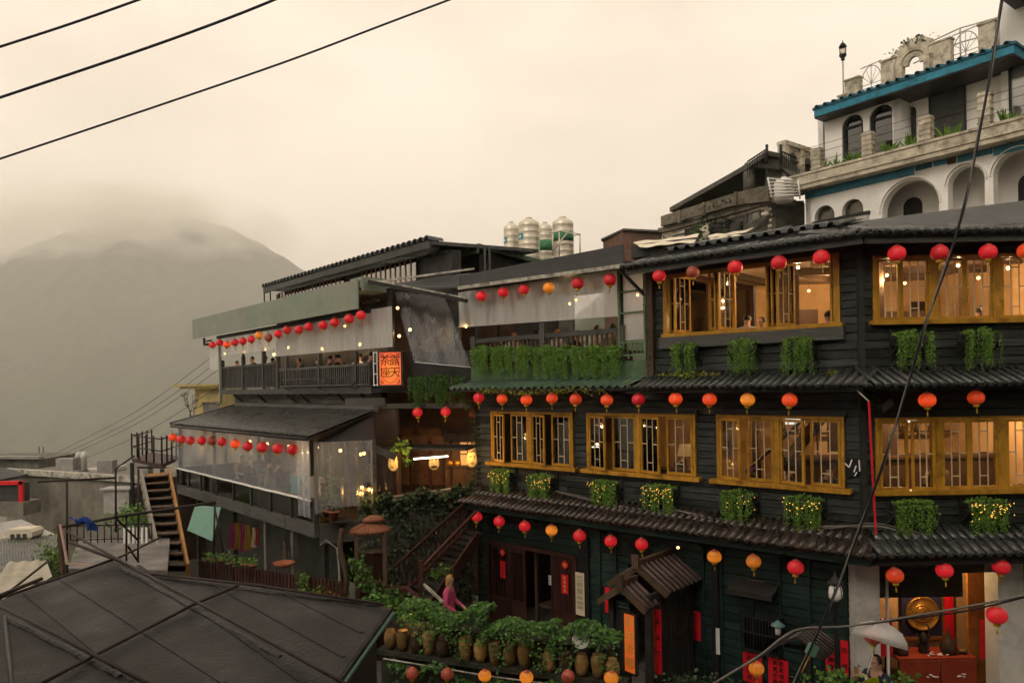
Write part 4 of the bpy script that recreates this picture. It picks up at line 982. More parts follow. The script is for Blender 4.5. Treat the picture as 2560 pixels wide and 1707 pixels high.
r, w, h = sheet_on(A, 1789, 1568, 1800, 1636, 'white_paint', 'wall_notice', 'narrow white notice in the dark slot of the green wall', 'sign', .08)
# graffiti-like white marks near the corner
s, z = A.px(2128, 1165, .03); r = thing('wall_scrawl', 'white painted scrawl on black patch at the corner boards', 'marking', A.M(s, .045, z))
MB().prism([(-.16, -.12), (-.05, -.22), (.1, -.14), (.2, .0), (.16, .14), (-.1, .16), (-.2, .05)], -.002, .004).put('black_patch', 'backing', WM[r], r)
g = MB()
for p, q in (((-.15, .1), (-.03, -.02)), ((-.03, -.02), (.02, .12)), ((.05, -.1), (.09, .02)), ((.06, -.17), (.1, -.1)), ((.14, .12), (.15, -.08)), ((.19, .12), (.19, -.06)), ((-.1, .13), (-.12, .09))):
    g.bar((p[0], -.004, p[1]), (q[0], -.004, q[1]), .022, .003, (0, 1, 0))
g.put('scrawl', 'white_paint', WM[r], r)

# ================================================================== shop altar under the street face
M = B.M(B.px(2318, 1600, -1.3)[0], -1.30, -.4)
o = thing('altar_table', 'red cloth-covered altar table with carved white trim in the shop', 'table', M)
MB().cbox(-.72, -.3, 1.02, .78, .3, 1.07, .01).put('table_top', 'cane_red', M, o)
MB().box(-.70, -.31, .35, .05, -.295, 1.015).put('cloth_front', 'cane_red', M, o); MB().box(.08, -.31, .35, .76, -.295, 1.015).put('cloth_front', 'cane_red', M, o)
for x in (-.66, .72):
    for y in (-.25, .25): MB().box(x - .035, y - .035, 0, x + .035, y + .035, 1.02).put('leg', 'timber_red', M, o)
def flowers(M, label, n, seed):
    rr = random.Random(seed); o = thing('flower_cluster', label, 'flowers', M, 'white flowers at the altar'); g = MB()
    for i in range(n):
        c = (rr.gauss(0, .05), rr.gauss(0, .015), abs(rr.gauss(0, .025)))
        g.lathe([(0, -.012), (.02, -.006), (.026, .004), (.012, .012), (0, .01)], 7, c)
    g.put('blossoms', 'white_paint', M, o); tag(o.children[0], kind='stuff')
flowers(M @ Matrix.Translation((-.05, -.2, 1.085)), 'white flowers lying on the altar table before the horned figure', 8, 1)
flowers(M @ Matrix.Translation((.15, -.2, 1.085)), 'white flowers lying on the altar table between the figure and the vase', 8, 2)
flowers(M @ Matrix.Translation((-.1, -.33, .72)), 'white flower ornament on the front cloth below the figure', 10, 3)
flowers(M @ Matrix.Translation((.42, -.33, .72)), 'white flower ornament on the front cloth below the drop vase', 8, 4)
def dropvase(x, label, sc):
    MM = M @ Matrix.Translation((x, -.05, 1.07)); o = thing('drop_vase', label, 'vase', MM, 'drop-shaped vases')
    MB().lathe([(0, 0), (.11, .0), (.15, .06), (.155, .12), (.12, .21), (.07, .29), (.04, .36), (.02, .43), (.008, .5), (0, .51)], 18).put('vessel', 'jar_brown', S(MM, sc, sc, sc), o)
    MB().lathe([(.12, .0), (.125, .0), (.125, .015), (.12, .015)], 18).put('foot_ring', 'iron', S(MM, sc, sc, sc), o)
dropvase(.38, 'dark drop-shaped vase standing free on the altar table', 1.0); dropvase(-.55, 'dark drop-shaped vase behind the umbrella on the altar table', 1.0)
MM = M @ Matrix.Translation((-.08, -.02, 1.07)); o = thing('horned_figure', 'small dark sculpture with a curved horn on a block', 'sculpture', MM)
MB().box(-.07, -.06, 0, .07, .06, .17).put('block', 'timber_dark', MM, o)
MB().lathe([(0, .17), (.06, .18), (.08, .25), (.06, .33), (.03, .38), (0, .40)], 10).bar((-.05, 0, .30), (-.14, 0, .36), .05, .05).put('body', 'timber_dark', MM, o)
MB().tube([(.05, 0, .26), (.12, 0, .34), (.13, 0, .45), (.08, 0, .54), (.0, 0, .58)], [.035, .03, .024, .015, .004], 8).put('horn', 'timber_dark', MM, o)
MM = M @ Matrix.Translation((.62, -.1, 1.07)); o = thing('fruit_bowl', 'small dark bowl of offerings at the table end', 'bowl', MM)
MB().lathe([(0, 0), (.05, 0), (.09, .05), (.085, .05), (.045, .012), (0, .012)], 12).put('bowl', 'timber_dark', MM, o)
g = MB()
for k in range(5): g.lathe([(0, -.03), (.025, -.015), (.03, 0), (.02, .022), (0, .028)], 7, (.04 * math.cos(k * 1.3), .04 * math.sin(k * 1.3), .06))
g.put('fruit', 'jar_ochre', MM, o)
# brass disc plaque
s0, z1 = B.px(2252, 1482, -1.7); s1, z0 = B.px(2355, 1588, -1.7)
MM = B.M((s0 + s1) / 2, -1.70, (z0 + z1) / 2); w, h = s1 - s0, z1 - z0
o = thing('plaque', 'dark blue plaque with large round brass disc above the altar', 'plaque', MM)
MB().box(-w/2, -.02, -h/2, w/2, .03, h/2).put('panel', 'plaque_blue', MM, o)
MB().box(-w/2 - .03, -.03, -h/2 - .07, w/2 + .03, .0, -h/2).box(w/2, -.03, -h/2, w/2 + .03, .0, h/2).put('border', 'brass', MM, o)
g = MB().lathe([(0, .05), (.05, .055), (.08, .035), (.135, .045), (.14, .03), (.15, .05), (.165, .05), (.175, .028), (.3, .04), (.31, .06), (.335, .06), (.345, 0)][::-1], 40)
g.put('disc', 'brass', MM @ Matrix.Rotation(math.pi / 2, 4, 'X') @ Matrix.Translation((0, 0.03, 0)), o)
r, w, h = sheet_on(B, 2360, 1482, 2386, 1608, 'red_paper', 'red_hanging', 'long plain red paper hanging beside the brass disc plaque', 'poster', -1.68, G)
r, w, h = sheet_on(B, 2449, 1548, 2491, 1645, 'red_paper', 'red_hanging', 'dark red paper beside the right-hand white column', 'poster', -.55, G); write(r, '招財進寶', w, h, 'ink')
r, w, h = sheet_on(B, 2196, 1545, 2232, 1640, 'red_paper', 'red_hanging', 'red paper behind the white umbrella', 'poster', -.4, G)

# ================================================================== gate canopy
GS = -3.85
GM = A.M(GS, 0, -.4)
gate = thing('gate_canopy', 'small tiled gate porch with ridge and slatted side on the green wall', 'gate', GM)
def gable(o0, o1, zr, ze, hw, n, nm):
    ov = .02
    r = MB().slab([(-hw, -o0, ze), (-hw, -o1, ze), (0, -o1, zr), (0, -o0, zr)], .05).slab([(0, -o0, zr), (0, -o1, zr), (hw, -o1, ze), (hw, -o0, ze)], .05).put(nm, 'tile_brown', GM, gate)
    L = math.hypot(hw, zr - ze); an = math.atan2(zr - ze, hw)
    rib = shared(('rib', round(L, 2)), lambda: MB().tube([(0, 0, 0), (L + .03, 0, 0)], .034, 8).mesh('ridge_tile', 'tile_mauve'))
    for k in range(n):
        y = -(o0 + (o1 - o0) * (k + .5) / n)
        put('roof_rib', rib, GM @ Matrix.Translation((0, y, zr + .015)) @ Matrix.Rotation(an, 4, 'Y'), r)
        put('roof_rib', rib, GM @ Matrix.Translation((0, y, zr + .015)) @ Matrix.Rotation(math.pi - an, 4, 'Y'), r)
    MB().box(-.05, -o1 - .03, zr + .0, .05, -o0, zr + .1).box(-.075, -o1 - .09, zr - .05, .075, -o1 - .03, zr + .22).put('ridge_beam', 'timber_brown', GM, r)
    bb = MB().bar((0, -o1 - .02, zr - .05), (hw + .03, -o1 - .02, ze - .05), .03, .11).bar((0, -o1 - .02, zr - .05), (-hw - .03, -o1 - .02, ze - .05), .03, .11)
    bb.put('barge_board', 'timber_brown', GM, r)
gable(.02, 1.42, 2.80, 2.36, .66, 8, 'main_roof')
gable(1.46, 1.98, 2.52, 2.16, .52, 3, 'front_roof')
for x in (-.42, .42):
    MB().box(x - .06, -1.75, 0, x + .06, -1.63, 2.2).put('post', 'timber_dark', GM, gate); MB().box(x - .05, -.12, 0, x + .05, -.03, 2.36).put('post', 'timber_dark', GM, gate)
MB().box(-.48, -1.74, 2.12, .48, -1.64, 2.22).box(.36, -1.7, 2.2, .46, -.1, 2.34).box(-.46, -1.7, 2.2, -.36, -.1, 2.34).put('top_beam', 'timber_dark', GM, gate)
for k in range(15):
    y = -.18 - k * .1; MB().box(.39, y - .03, .25, .42, y + .03, 2.2).put('side_slat', 'timber_dark', GM, gate)
MB().box(.375, -1.64, .3, .435, -.12, .36).box(.375, -1.64, 1.25, .435, -.12, 1.31).put('side_rail', 'timber_dark', GM, gate)
MB().box(-.42, -1.66, .05, -.05, -1.60, 1.95).put('door_leaf', 'timber_dark', GM, gate)
# lit sign and red strips of the gate
MM = A.M(GS + .06, 1.80, .98) @ Matrix.Rotation(math.radians(-8), 4, 'Z')
o = thing('gate_sign', 'tall orange backlit sign with gold brush writing on the gate post', 'sign', MM)
MB().box(-.13, -.02, -.56, .13, .04, .56).put('light_panel', 'sign_orange', MM, o)
MB().box(-.16, -.03, -.60, -.13, .05, .60).box(.13, -.03, -.60, .16, .05, .60).box(-.13, -.03, .56, .13, .05, .6).box(-.13, -.03, -.6, .13, .05, -.56).put('frame', 'timber_dark', MM, o)
for i, ch in enumerate('阿妹茶樓'): put('character', textmesh(ch, .23, 'gold_ink'), MM @ Matrix.Translation((0, -.024, .32 - i * .26)), o)
MM = A.M(GS + .435, 1.69, 1.0, math.radians(90)); o = thing('gate_strip', 'narrow red strip with gold edge on the gate post', 'sign', MM)
MM = A.M(GS + .5, 1.50, 1.02) ; o.matrix_basis = MM; WM[o] = MM
MB().box(-.07, -.015, -.62, .07, .015, .62).put('red_board', 'red_paper', MM, o); MB().box(-.09, -.02, -.62, -.07, .02, .62).put('gold_edge', 'gold_wood', MM, o)
for i, ch in enumerate('福滿門'): put('character', textmesh(ch, .10, 'ink'), MM @ Matrix.Translation((.0, -.018, .35 - i * .3)), o)
MM = A.M(A.px(1697, 1560, .16)[0], .16, 1.25); o = thing('door_strip', 'thin dark red strip with gold edge beside the gate doorway', 'sign', MM)
MB().box(-.03, -.012, -.62, .03, .012, .62).put('red_board', 'cane_red', MM, o); MB().box(-.042, -.016, -.62, -.03, .016, .62).put('gold_edge', 'orange_wood', MM, o)
# dark kiosk roof, green lamp, lamp post, floodlight
q = at(2015, 1640, 12.3); KM = T(q.x, q.y, -.4, A.a)
o = thing('well_canopy', 'small dark tiled canopy on a post below the barred window', 'canopy', KM)
zr, ze = atz(2015, 1578, 0)[2] + 0, 0
zr = at(2015, 1576, 12.3).z + .4; ze = zr - .26
for sgn in (-1, 1):
    f = MB().slab([(0, -.35, zr), (0, .35, zr), (.42 * sgn, .35, ze), (.42 * sgn, -.35, ze)][::sgn], .035).put('roof_slope', 'tile_brown', KM, o)
    for k in range(7):
        y = -.33 + .11 * k; MB().tube([(0, y, zr + .01), (.43 * sgn, y, ze + .01)], .018, 6).put('roof_rib', 'tile_brown', KM, f)
MB().box(-.05, -.05, 0, .05, .05, zr - .03).put('post', 'timber_dark', KM, o); MB().box(-.35, -.03, ze - .08, .35, .03, ze - .02).put('crossbeam', 'timber_dark', KM, o)
s, z = A.px(1945, 1570, .3); MM = A.M(s, .3, z); o = thing('wall_lamp', 'green metal wall lamp with pale glass beside the barred window', 'lamp', MM)
MB().lathe([(.0, .16), (.02, .15), (.13, .07), (.135, .05), (.0, .06)][::-1], 10).put('hood', 'teal_edge', MM, o); MB().lathe([(.05, -.12), (.06, .05)], 8).put('glass', 'white_paint', MM, o)
MB().bar((0, 0, .16), (0, .28, .10), .025, .025).lathe([(0, -.14), (.06, -.13), (.06, -.11), (0, -.1)], 8).put('arm', 'iron', MM, o)
q = at(2090, 1600, 12.0); MM = T(q.x, q.y, -.4); zt = at(2090, 1505, 12.0).z + .4
o = thing('street_lamp', 'black iron street lamp with ribbed glass globe beside the white column', 'street lamp', MM)
MB().lathe([(.12, 0), (.12, .1), (.07, .14), (.05, .5), (.032, .6), (.028, zt - .35), (.04, zt - .3), (.03, zt - .1), (.055, zt - .02), (.09, zt + .02), (0, zt + .02)], 12).put('post', 'iron', MM, o)
MB().lathe([(.05, zt + .02), (.10, zt + .08), (.115, zt + .16), (.10, zt + .25), (.07, zt + .30)], 16).put('globe', 'white_paint', MM, o)
g = MB()
for k in range(6):
    a = k * math.pi / 3; g.tube([(.055 * math.cos(a), .055 * math.sin(a), zt + .02), (.118 * math.cos(a), .118 * math.sin(a), zt + .15), (.105 * math.cos(a), .105 * math.sin(a), zt + .25), (.07 * math.cos(a), .07 * math.sin(a), zt + .31)], .008, 5)
g.put('cage', 'iron', MM, o); MB().lathe([(0, zt + .52), (.01, zt + .5), (.02, zt + .44), (.09, zt + .36), (.125, zt + .33), (.12, zt + .30), (0, zt + .31)][::-1], 14).put('cap', 'iron', MM, o)
q = at(2022, 1640, 10.8); MM = T(*q, .3) @ Matrix.Rotation(math.radians(32), 4, 'Y') 
o = thing('floodlight', 'pale green floodlight box on a short yellow bamboo stick', 'light', MM)
MB().cbox(-.06, -.05, .02, .06, .05, .19, .012).put('housing', 'teal_sheet', MM, o); MB().tube([(0, 0, .02), (.0, 0, -.06)], .025, 8).tube([(0, 0, -.05), (0, 0, -.26)], .014, 8).put('stick', 'plank_ochre', MM, o)
# red strap, bracket, vent box, conduits
q0, q1, q2 = at(2142, 975, 12.55), at(2172, 1003, 12.3), at(2190, 1336, 12.3)
o = thing('tie_strap', 'long taut red strap from eave bracket down to the lower roof corner', 'strap', Matrix.Translation(q2))
MB().bar(q1, q2, .035, .012).put('strap', 'red_strap', None, o); MB().tube([q0, q1], .012, 6).put('bracket', 'pale_edge', None, o); MB().lathe([(0, -.04), (.03, 0), (0, .04)], 8, q2 - Vector((0, 0, .05))).put('weight', 'pale_edge', None, o)
s, z = B.px(2215, 1012, .35); MM = B.M(s, .35, z) @ Matrix.Rotation(math.radians(-35), 4, 'Y') @ Matrix.Rotation(math.radians(25), 4, 'X')
o = thing('wall_speaker', 'flat dark speaker box tilted under the corner eave', 'speaker', MM); MB().cbox(-.13, -.03, -.1, .13, .05, .1, .01).put('case', 'iron', MM, o); MB().box(-.10, -.036, -.07, .10, -.031, .07).put('grille', 'timber_grey', MM, o)
MB().bar((0, .02, 0), (.05, .3, .12), .03, .03).put('bracket', 'iron', MM, o)
def cablepts(pts, sag=0, n=10):
    out = []
    for a, b in zip(pts, pts[1:]):
        for i in range(n): t = i / n; out.append(Vector(a).lerp(Vector(b), t) - Vector((0, 0, sag * 4 * t * (1 - t))))
    out.append(Vector(pts[-1])); return out
def smooth(pts, n=8):
    P = [Vector(p) for p in pts]; out = []
    for i in range(len(P) - 1):
        a, b, c, d = P[max(i-1, 0)], P[i], P[i+1], P[min(i+2, len(P)-1)]
        for k in range(n):
            t = k / n; out.append(.5 * ((2*b) + (c-a)*t + (2*a-5*b+4*c-d)*t*t + (3*b-a-3*c+d)*t**3))
    out.append(P[-1]); return out
o = thing('conduit', 'pale grey electric cables lying along the top of the brown pent roof', 'cable', A.M(-4, .3, 3.2))
cp = [(1390, 1228), (1500, 1255), (1620, 1275), (1700, 1278), (1760, 1290), (1830, 1308), (1900, 1320), (1980, 1325), (2060, 1316), (2150, 1316)]
pts = smooth([A.P(A.px(u, v, .22)[0], .22, A.px(u, v, .22)[1]) for u, v in cp])
MB().tube(pts, .022, 6).put('cable', 'cable_grey', None, o); MB().tube([p + Vector((0, -.03, .035 * math.sin(i * .37))) for i, p in enumerate(pts)], .012, 5).put('cable', 'cable_grey', None, o)
cp = [(2150, 1316), (2200, 1316), (2260, 1330), (2330, 1345), (2430, 1348), (2560, 1340)]
o2 = thing('conduit', 'thick dark cable along the top of the black pent roof', 'cable', B.M(1, .2, 3.3))
pts = smooth([B.P(B.px(u, v, .25)[0], .25, B.px(u, v, .25)[1]) for u, v in cp]); MB().tube(pts, .024, 6).put('cable', 'cable_grey', None, o2); MB().tube([p + Vector((0, 0, .05)) for p in pts], .012, 5).put('cable', 'cable_grey', None, o2)

# ================================================================== leaves under the middle eave, in front of the top floor
def leafcloud(pts, n, size, spread, seed=1, up=None, asp=.75):
    global R
    keep = R; R = random.Random(seed); mb = MB()
    for i in range(n):
        k = R.random() * (len(pts) - 1); j = min(int(k), len(pts) - 2); p = Vector(pts[j]).lerp(Vector(pts[j + 1]), k - j)
        sp = spread if not isinstance(spread, tuple) else 1
        v = (R.gauss(0, 1) * (spread if sp != 1 or not isinstance(spread, tuple) else spread[0]), R.gauss(0, 1) * (spread if not isinstance(spread, tuple) else spread[1]), R.gauss(0, 1) * (spread if not isinstance(spread, tuple) else spread[2]))
        leaf(mb, p + Vector(v), size * R.uniform(.7, 1.25), up=up, asp=asp)
    R = keep
    return mb
def vine(label, pts, n, size, spread, mt, seed, name='climbing_vine', stem=True):
    o = thing(name, label, 'vine', Matrix.Translation(pts[0]))
    leafcloud(pts, n, size, spread, seed).put('foliage', mt, None, o); tag(o.children[0], kind='stuff')
    if stem: MB().tube(smooth(pts, 4), .008, 5).put('stem', 'timber_brown', None, o)
def apx(u, v, o=.62): s, z = A.px(u, v, o); return A.P(s, o, z)
vine('yellow-green vine hanging under the green wavy eave sheet', [apx(1195, 976, .76), apx(1260, 978, .76), apx(1310, 984, .76), apx(1370, 978, .76), apx(1430, 975, .76), apx(1510, 978, .76)], 520, .045, (.06, .03, .035), 'leaf_lime', 4)
vine('yellow-green vine creeping along the pent roof beneath the planter', [apx(1655, 938, .3), apx(1690, 940, .3), apx(1735, 935, .3), apx(1800, 938, .3)], 150, .06, (.06, .05, .03), 'leaf_lime', 5)
vine('sparse yellow leaves growing on the corner of the middle pent roof', [apx(2070, 925, .3), apx(2085, 935, .3)], 22, .06, (.05, .04, .03), 'leaf_lime', 6)
vine('dark climbing vine on the left end post of the teahouse', [A.P(SA, .08, 3.3), A.P(SA + .03, .08, 4.2), A.P(SA, .06, 5.2), A.P(SA, .1, 5.8)], 420, .06, (.09, .05, .12), 'leaf_ivy', 7)
vine('mossy vine on the timber pillar of the top floor', [A.P(SM - .08, .1, 6.2), A.P(SM - .08, .12, 6.9), A.P(SM - .08, .1, 7.6)], 130, .045, (.06, .03, .12), 'leaf_ivy', 8)

# ================================================================== people of the teahouse
def sit(fac, s, o, z, rz, label, shirt='cloth_dark', key='sit', hair='hair_black', group=None):
    person(key, fac.M(s, o, z, rz), label, shirt, 'cloth_dark', hair, group)
sit(A, A.px(1868, 780, -.9)[0], -.85, 6.04, math.pi + .2, 'person in white shirt seated with back to the open top-floor window', 'cloth_white')
sit(A, A.px(1912, 790, -1.5)[0], -1.75, 6.02, -.4, 'person facing the window across the table from the white shirt', 'cloth_dark', 'lean')
sit(A, A.px(1790, 790, -1.8)[0], -1.9, 6.02, .5, 'person half hidden behind the folded window leaves', 'cloth_dark')
sit(A, A.px(2062, 790, -.9)[0], -.95, 6.0, math.pi - .3, 'person in olive jacket seated at the corner end of the top-floor room', 'cloth_brown')
sit(A, A.px(1275, 830, -.7)[0], -.8, 6.06, 1.2, 'person in cream top seated alone on the open terrace', 'cloth_white', hair='hair_blonde')
sit(A, A.px(1382, 825, -.7)[0], -.8, 6.06, math.pi, 'person in pale jacket seated behind the terrace newel post', 'cloth_white', hair='hair_blonde')
sit(A, A.px(1465, 815, -.6)[0], -.7, 6.06, math.pi / 2 + .3, 'person in white jacket leaning over the terrace table', 'cloth_white', 'lean')
sit(A, A.px(1520, 815, -.5)[0], -.6, 6.06, math.pi - .2, 'person in brown coat seated by the green steel frame', 'cloth_brown')
for u, o_, lb, c_ in ((1320, -.6, 'dark diner between the cream top and the newel post', 'cloth_dark'), (1425, -1.5, 'dark diner behind the terrace table in the second row', 'cloth_dark'), (1235, -1.3, 'dark diner near the slanting curtain on the open terrace', 'cloth_navy')):
    sit(A, A.px(u, 820, o_)[0], o_, 6.06, 2.6, lb, c_, 'lean')
sit(A, A.px(2068, 1150, -1.0)[0], -.95, 3.02, math.pi - .5, 'person in striped grey sweater seated behind the right-hand gold window', 'cloth_brown')
person('woman', T(*(at(1123, 1480, 16.2).xy), .07, math.radians(75)), 'woman with blonde hair in pink top walking by the stair foot', 'cloth_pink', 'cloth_dark', 'hair_blonde')
def table(M, w, d, h, label, mt='timber_brown'):
    o = thing('table', label, 'table', M)
    MB().cbox(-w/2, -d/2, h - .04, w/2, d/2, h, .008).put('table_top', mt, M, o)
    for x in (-w/2 + .06, w/2 - .06):
        for y in (-d/2 + .06, d/2 - .06): MB().box(x - .03, y - .03, 0, x + .03, y + .03, h - .04).put('leg', mt, M, o)
def chair(M, label, group, mt='interior_dark'):
    o = thing('chair', label, 'chair', M, group)
    MB().cbox(-.21, -.2, .42, .21, .22, .46, .008).put('seat', mt, M, o)
    for x in (-.18, .18):
        MB().box(x - .02, -.18, 0, x + .02, -.14, .42).put('leg', mt, M, o); MB().box(x - .02, .17, 0, x + .02, .21, .92).put('leg', mt, M, o)
    MB().box(-.16, .175, .60, .16, .205, .92).put('backrest', mt, M, o)
table(A.M(A.px(1888, 790, -1.3)[0], -1.35, 6.06), .9, .7, .74, 'small table between the two diners at the open top-floor window')
chair(A.M(A.px(1868, 780, -.9)[0], -.85, 6.06, math.pi + .2), 'wooden chair of the diner in white shirt', 'chairs in the top-floor room', 'white_paint')
for i, u in enumerate((2440, 2490, 2545)): chair(B.M(B.px(u, 790, -1.2)[0], -1.2, 6.06, .3 * i), ORDN[i] + ' empty dark chair from the corner behind the top-floor street windows', 'chairs in the top-floor room')
table(B.M(B.px(2470, 790, -1.7)[0], -1.8, 6.06), 1.4, .7, .74, 'long dark table behind the top-floor street windows', 'interior_dark')
table(A.M(-7.9, -1.3, 6.06), .8, .8, .72, 'square table on the open terrace near its left end'); table(A.M(-5.8, -1.3, 6.06), .8, .8, .72, 'square table on the open terrace near the steel frame')
gq = 'diners behind the top-floor street windows'
sit(B, .75, -1.5, 6.05, 2.4, 'dark diner near the corner behind the top-floor street windows', 'cloth_dark', 'lean', group=gq)
sit(B, 1.9, -2.2, 6.05, 2.9, 'diner in white farther inside the top-floor street room', 'cloth_white', group=gq)
sit(B, 3.0, -1.6, 6.05, .6, 'dark diner at the long table behind the top-floor street windows', 'cloth_dark', group=gq)
gq = 'guests in the lower lounge'
sit(B, .8, -1.5, 3.05, 2.2, 'dark guest near the corner behind the lower street windows', 'cloth_dark', group=gq)
sit(B, 2.4, -1.7, 3.05, 3.4, 'guest in brown behind the lower street windows', 'cloth_brown', 'lean', group=gq)
sit(A, -4.6, -1.6, 3.05, 2.6, 'dark guest behind the middle gold window', 'cloth_dark', group=gq)
sit(A, -2.2, -1.3, 3.05, 2.0, 'guest in white behind the right-hand gold window', 'cloth_white', 'lean', group=gq)
p_ = A.P(A.px(1880, 1190, -.3)[0], -.3, 4.06); o = thing('flower_vase', 'vase of purple flowers on the sill inside the right-hand gold window', 'vase', Matrix.Translation(p_))
MB().lathe([(0, 0), (.05, 0), (.07, .08), (.04, .14), (0, .14)], 12).put('vase', 'jar_brown', Matrix.Translation(p_), o)
g = MB(); rr = random.Random(9)
for k_ in range(40): g.lathe([(0, -.012), (.016, 0), (0, .012)], 5, (rr.gauss(0, .05), rr.gauss(0, .04), .18 + rr.gauss(0, .03)))
tag(g.put('blossoms', 'purple_petal', Matrix.Translation(p_), o), kind='stuff')
table(B.M(1.2, -1.4, 3.06), .9, .8, .74, 'table behind the lower street windows near the corner', 'interior_dark')
for i, x in enumerate((.75, 1.9, 2.6, 3.3)): chair(B.M(x, -1.0, 3.06, x), ORDN[i] + ' empty dark chair from the corner behind the lower street windows', 'chairs in the lower room')
s, z = A.px(1880, 1190, -.3); MM = A.M(s - .12, -.35, 4.0); 
for p, w in ((A.P(-5.4, -1.2, 8.1), 5), (A.P(-7.6, -1.4, 8.1), 4)): bulb(p, 'warm bulb behind the milky curtain of the open terrace, ' + ('near the steel frame' if w == 5 else 'near its middle'), w)
bulb(at(1440, 750, 18.1), 'lower warm bulb of the pair behind the milky terrace curtain')
o = thing('rain_curtain', 'milky clear rain curtain above the balustrade of the open terrace', 'curtain', A.M(-9.9, .1, 7.5))
c0, c1 = A.px(1140, 818, .08), A.px(1551, 790, .08)
MB().grid(lambda i, j: (c0[0] + (c1[0] - c0[0]) * i, -.08 + .02 * math.sin(i * 40) + .01 * math.sin(i * 97 + j * 4), (c0[1] + (c1[1] - c0[1]) * i) * (1 - j) + 8.52 * j), 80, 4).put('sheet', 'film_milky', A.M(), o)
MB().tube([(c0[0], -.09, c0[1]), (c1[0], -.09, c1[1])], .012, 6).put('hem', 'film_milky', A.M(), o)

# ================================================================== terrace house to the left
LU0 = at(930, 960, 20.5); LL0 = at(782, 960, 17.2)
LU = Fac((LU0.x, LU0.y), (.648, -.762)); LL = Fac((LL0.x, LL0.y), (.648, -.762)); LE = Fac((LL0.x, LL0.y), (.92, .39)); LM = Fac(tuple(at(940, 960, 20.5))[:2], (2.5, -.64))
ter = thing('terrace_house', 'weathered grey house with two open terraces behind clear rain curtains', 'building', T(LL0.x, LL0.y, .2))
# lower terrace
MB().box(-10.5, -.03, 2.54, 0, .10, 2.84).put('deck_beam', 'timber_grey', LL.M(), ter)
MB().box(.10, .0, 2.38, 1.4, .10, 2.84).put('deck_beam', 'timber_grey', LE.M(), ter)
def pf(f, s, o): p = f.P(s, o, 0); return (p.x, p.y)
MB().zprism([pf(LL, -10.5, -.1), pf(LL, 0, -.1), pf(LE, 1.5, -.1), pf(LE, 2.2, -2.8), pf(LL, -10.5, -3.2)], 2.7, 2.8).put('deck_floor', 'timber_brown', None, ter)
MB().box(-10.5, 3.0, .2, -1.3, 3.1, 5.4).put('back_wall', 'interior_dark', LL.M(), ter)
us = [442, 470, 500, 540, 582, 626, 675, 726, 781]; ss = [LL.px(u, 1150 + (u - 442) * .22)[0] for u in us]; ss[-1] = -.06
for a, b in zip(ss, ss[1:]):
    MB().box(a + .03, .02, 2.88, b - .03, .03, 3.34).put('railing_pane', 'glass_dim', LL.M(), ter)
for a in ss: MB().box(a - .025, -.015, 2.84, a + .025, .05, 3.42).put('railing_post', 'timber_grey', LL.M(), ter)
MB().box(-10.5, -.02, 3.36, 0, .06, 3.41).put('top_rail', 'timber_grey', LL.M(), ter)
for a in (-10.45, -7.0, -3.5, -.05): MB().box(a - .04, .03, 2.84, a + .04, .11, 4.95).put('roof_post', 'timber_grey', LL.M(), ter)
def roofpt(i, j):     # j 0 eave .. 1 top
    s = (-10.0 + (-11.2 + 10.0) * j) * (1 - i) + (.34 + (-.99 - .34) * j) * i; o = .3 - 2.5 * j
    return (s, -o, 4.92 + .50 * j + .020 * math.sin(i * 62 * 2 * math.pi) + .012 * (1 - (j * 9) % 1))
rf = MB().grid(roofpt, 62 * 6, 27).put('corrugated_roof', 'tile_black', LL.M(), ter)
MB().slab([(-10.0, -.3, 4.88), (.34, -.3, 4.88), (-.99, 2.2, 5.37), (-11.2, 2.2, 5.37)], .05).put('roof_underside', 'timber_dark', LL.M(), ter)
MB().tube([(-10.05, -.33, 4.93), (-11.25, 2.25, 5.45)], .045, 8).put('verge_pipe', 'timber_grey', LL.M(), ter)
MB().tube([(-10.0, -.33, 4.84), (.34, -.33, 4.86)], .04, 8).put('gutter', 'timber_dark', LL.M(), ter)
MB().box(-11.2, 2.18, 5.36, -1.0, 2.3, 5.52).put('roof_flashing', 'timber_grey', LL.M(), ter)
# gable side above the end curtain
g0, g1, g2 = LL.P(.1, .1, 4.86), LL.P(-1.1, -2.2, 5.38), LL.P(-1.1, -2.2, 4.66); g3 = LE.P(.05, -.02, 4.72)
MB().slab([g0, g3, LE.P(1.5, -.3, 4.70), g1], .05, (0, .9, 0)).put('gable_board', 'timber_dark', None, ter)
MB().box(1.35, -.02, 2.8, 1.45, .08, 4.75).put('roof_post', 'timber_grey', LE.M(), ter)
MB().bar(LE.P(1.25, 0, 4.62), LE.P(1.95, -.1, 4.30), .06, .16).put('gutter_arm', 'timber_grey', None, ter)
# undercroft
for u in (667, 735): s, z = LL.px(u, 1400, -.3); MB().box(s - .07, .25, .2, s + .07, .39, 2.6).put('support_post', 'concrete', LL.M(), ter)
for s in (-9.5, -6.2, -.25): MB().box(s - .06, .3, .2, s + .06, .42, 2.6).put('support_post', 'timber_dark', LL.M(), ter)
MB().box(-10.62, .0, .2, -10.52, 3.0, 3.4).put('end_wall', 'interior_dark', LL.M(), ter)
MB().box(-10.5, .9, .2, -.5, 1.0, 2.55).put('undercroft_wall', 'timber_dark', LL.M(), ter)
for k in range(4): MB().box(-10.60, .1 + k * .75, 3.4, -10.54, .2 + k * .75, 4.9).put('end_post', 'timber_grey', LL.M(), ter)
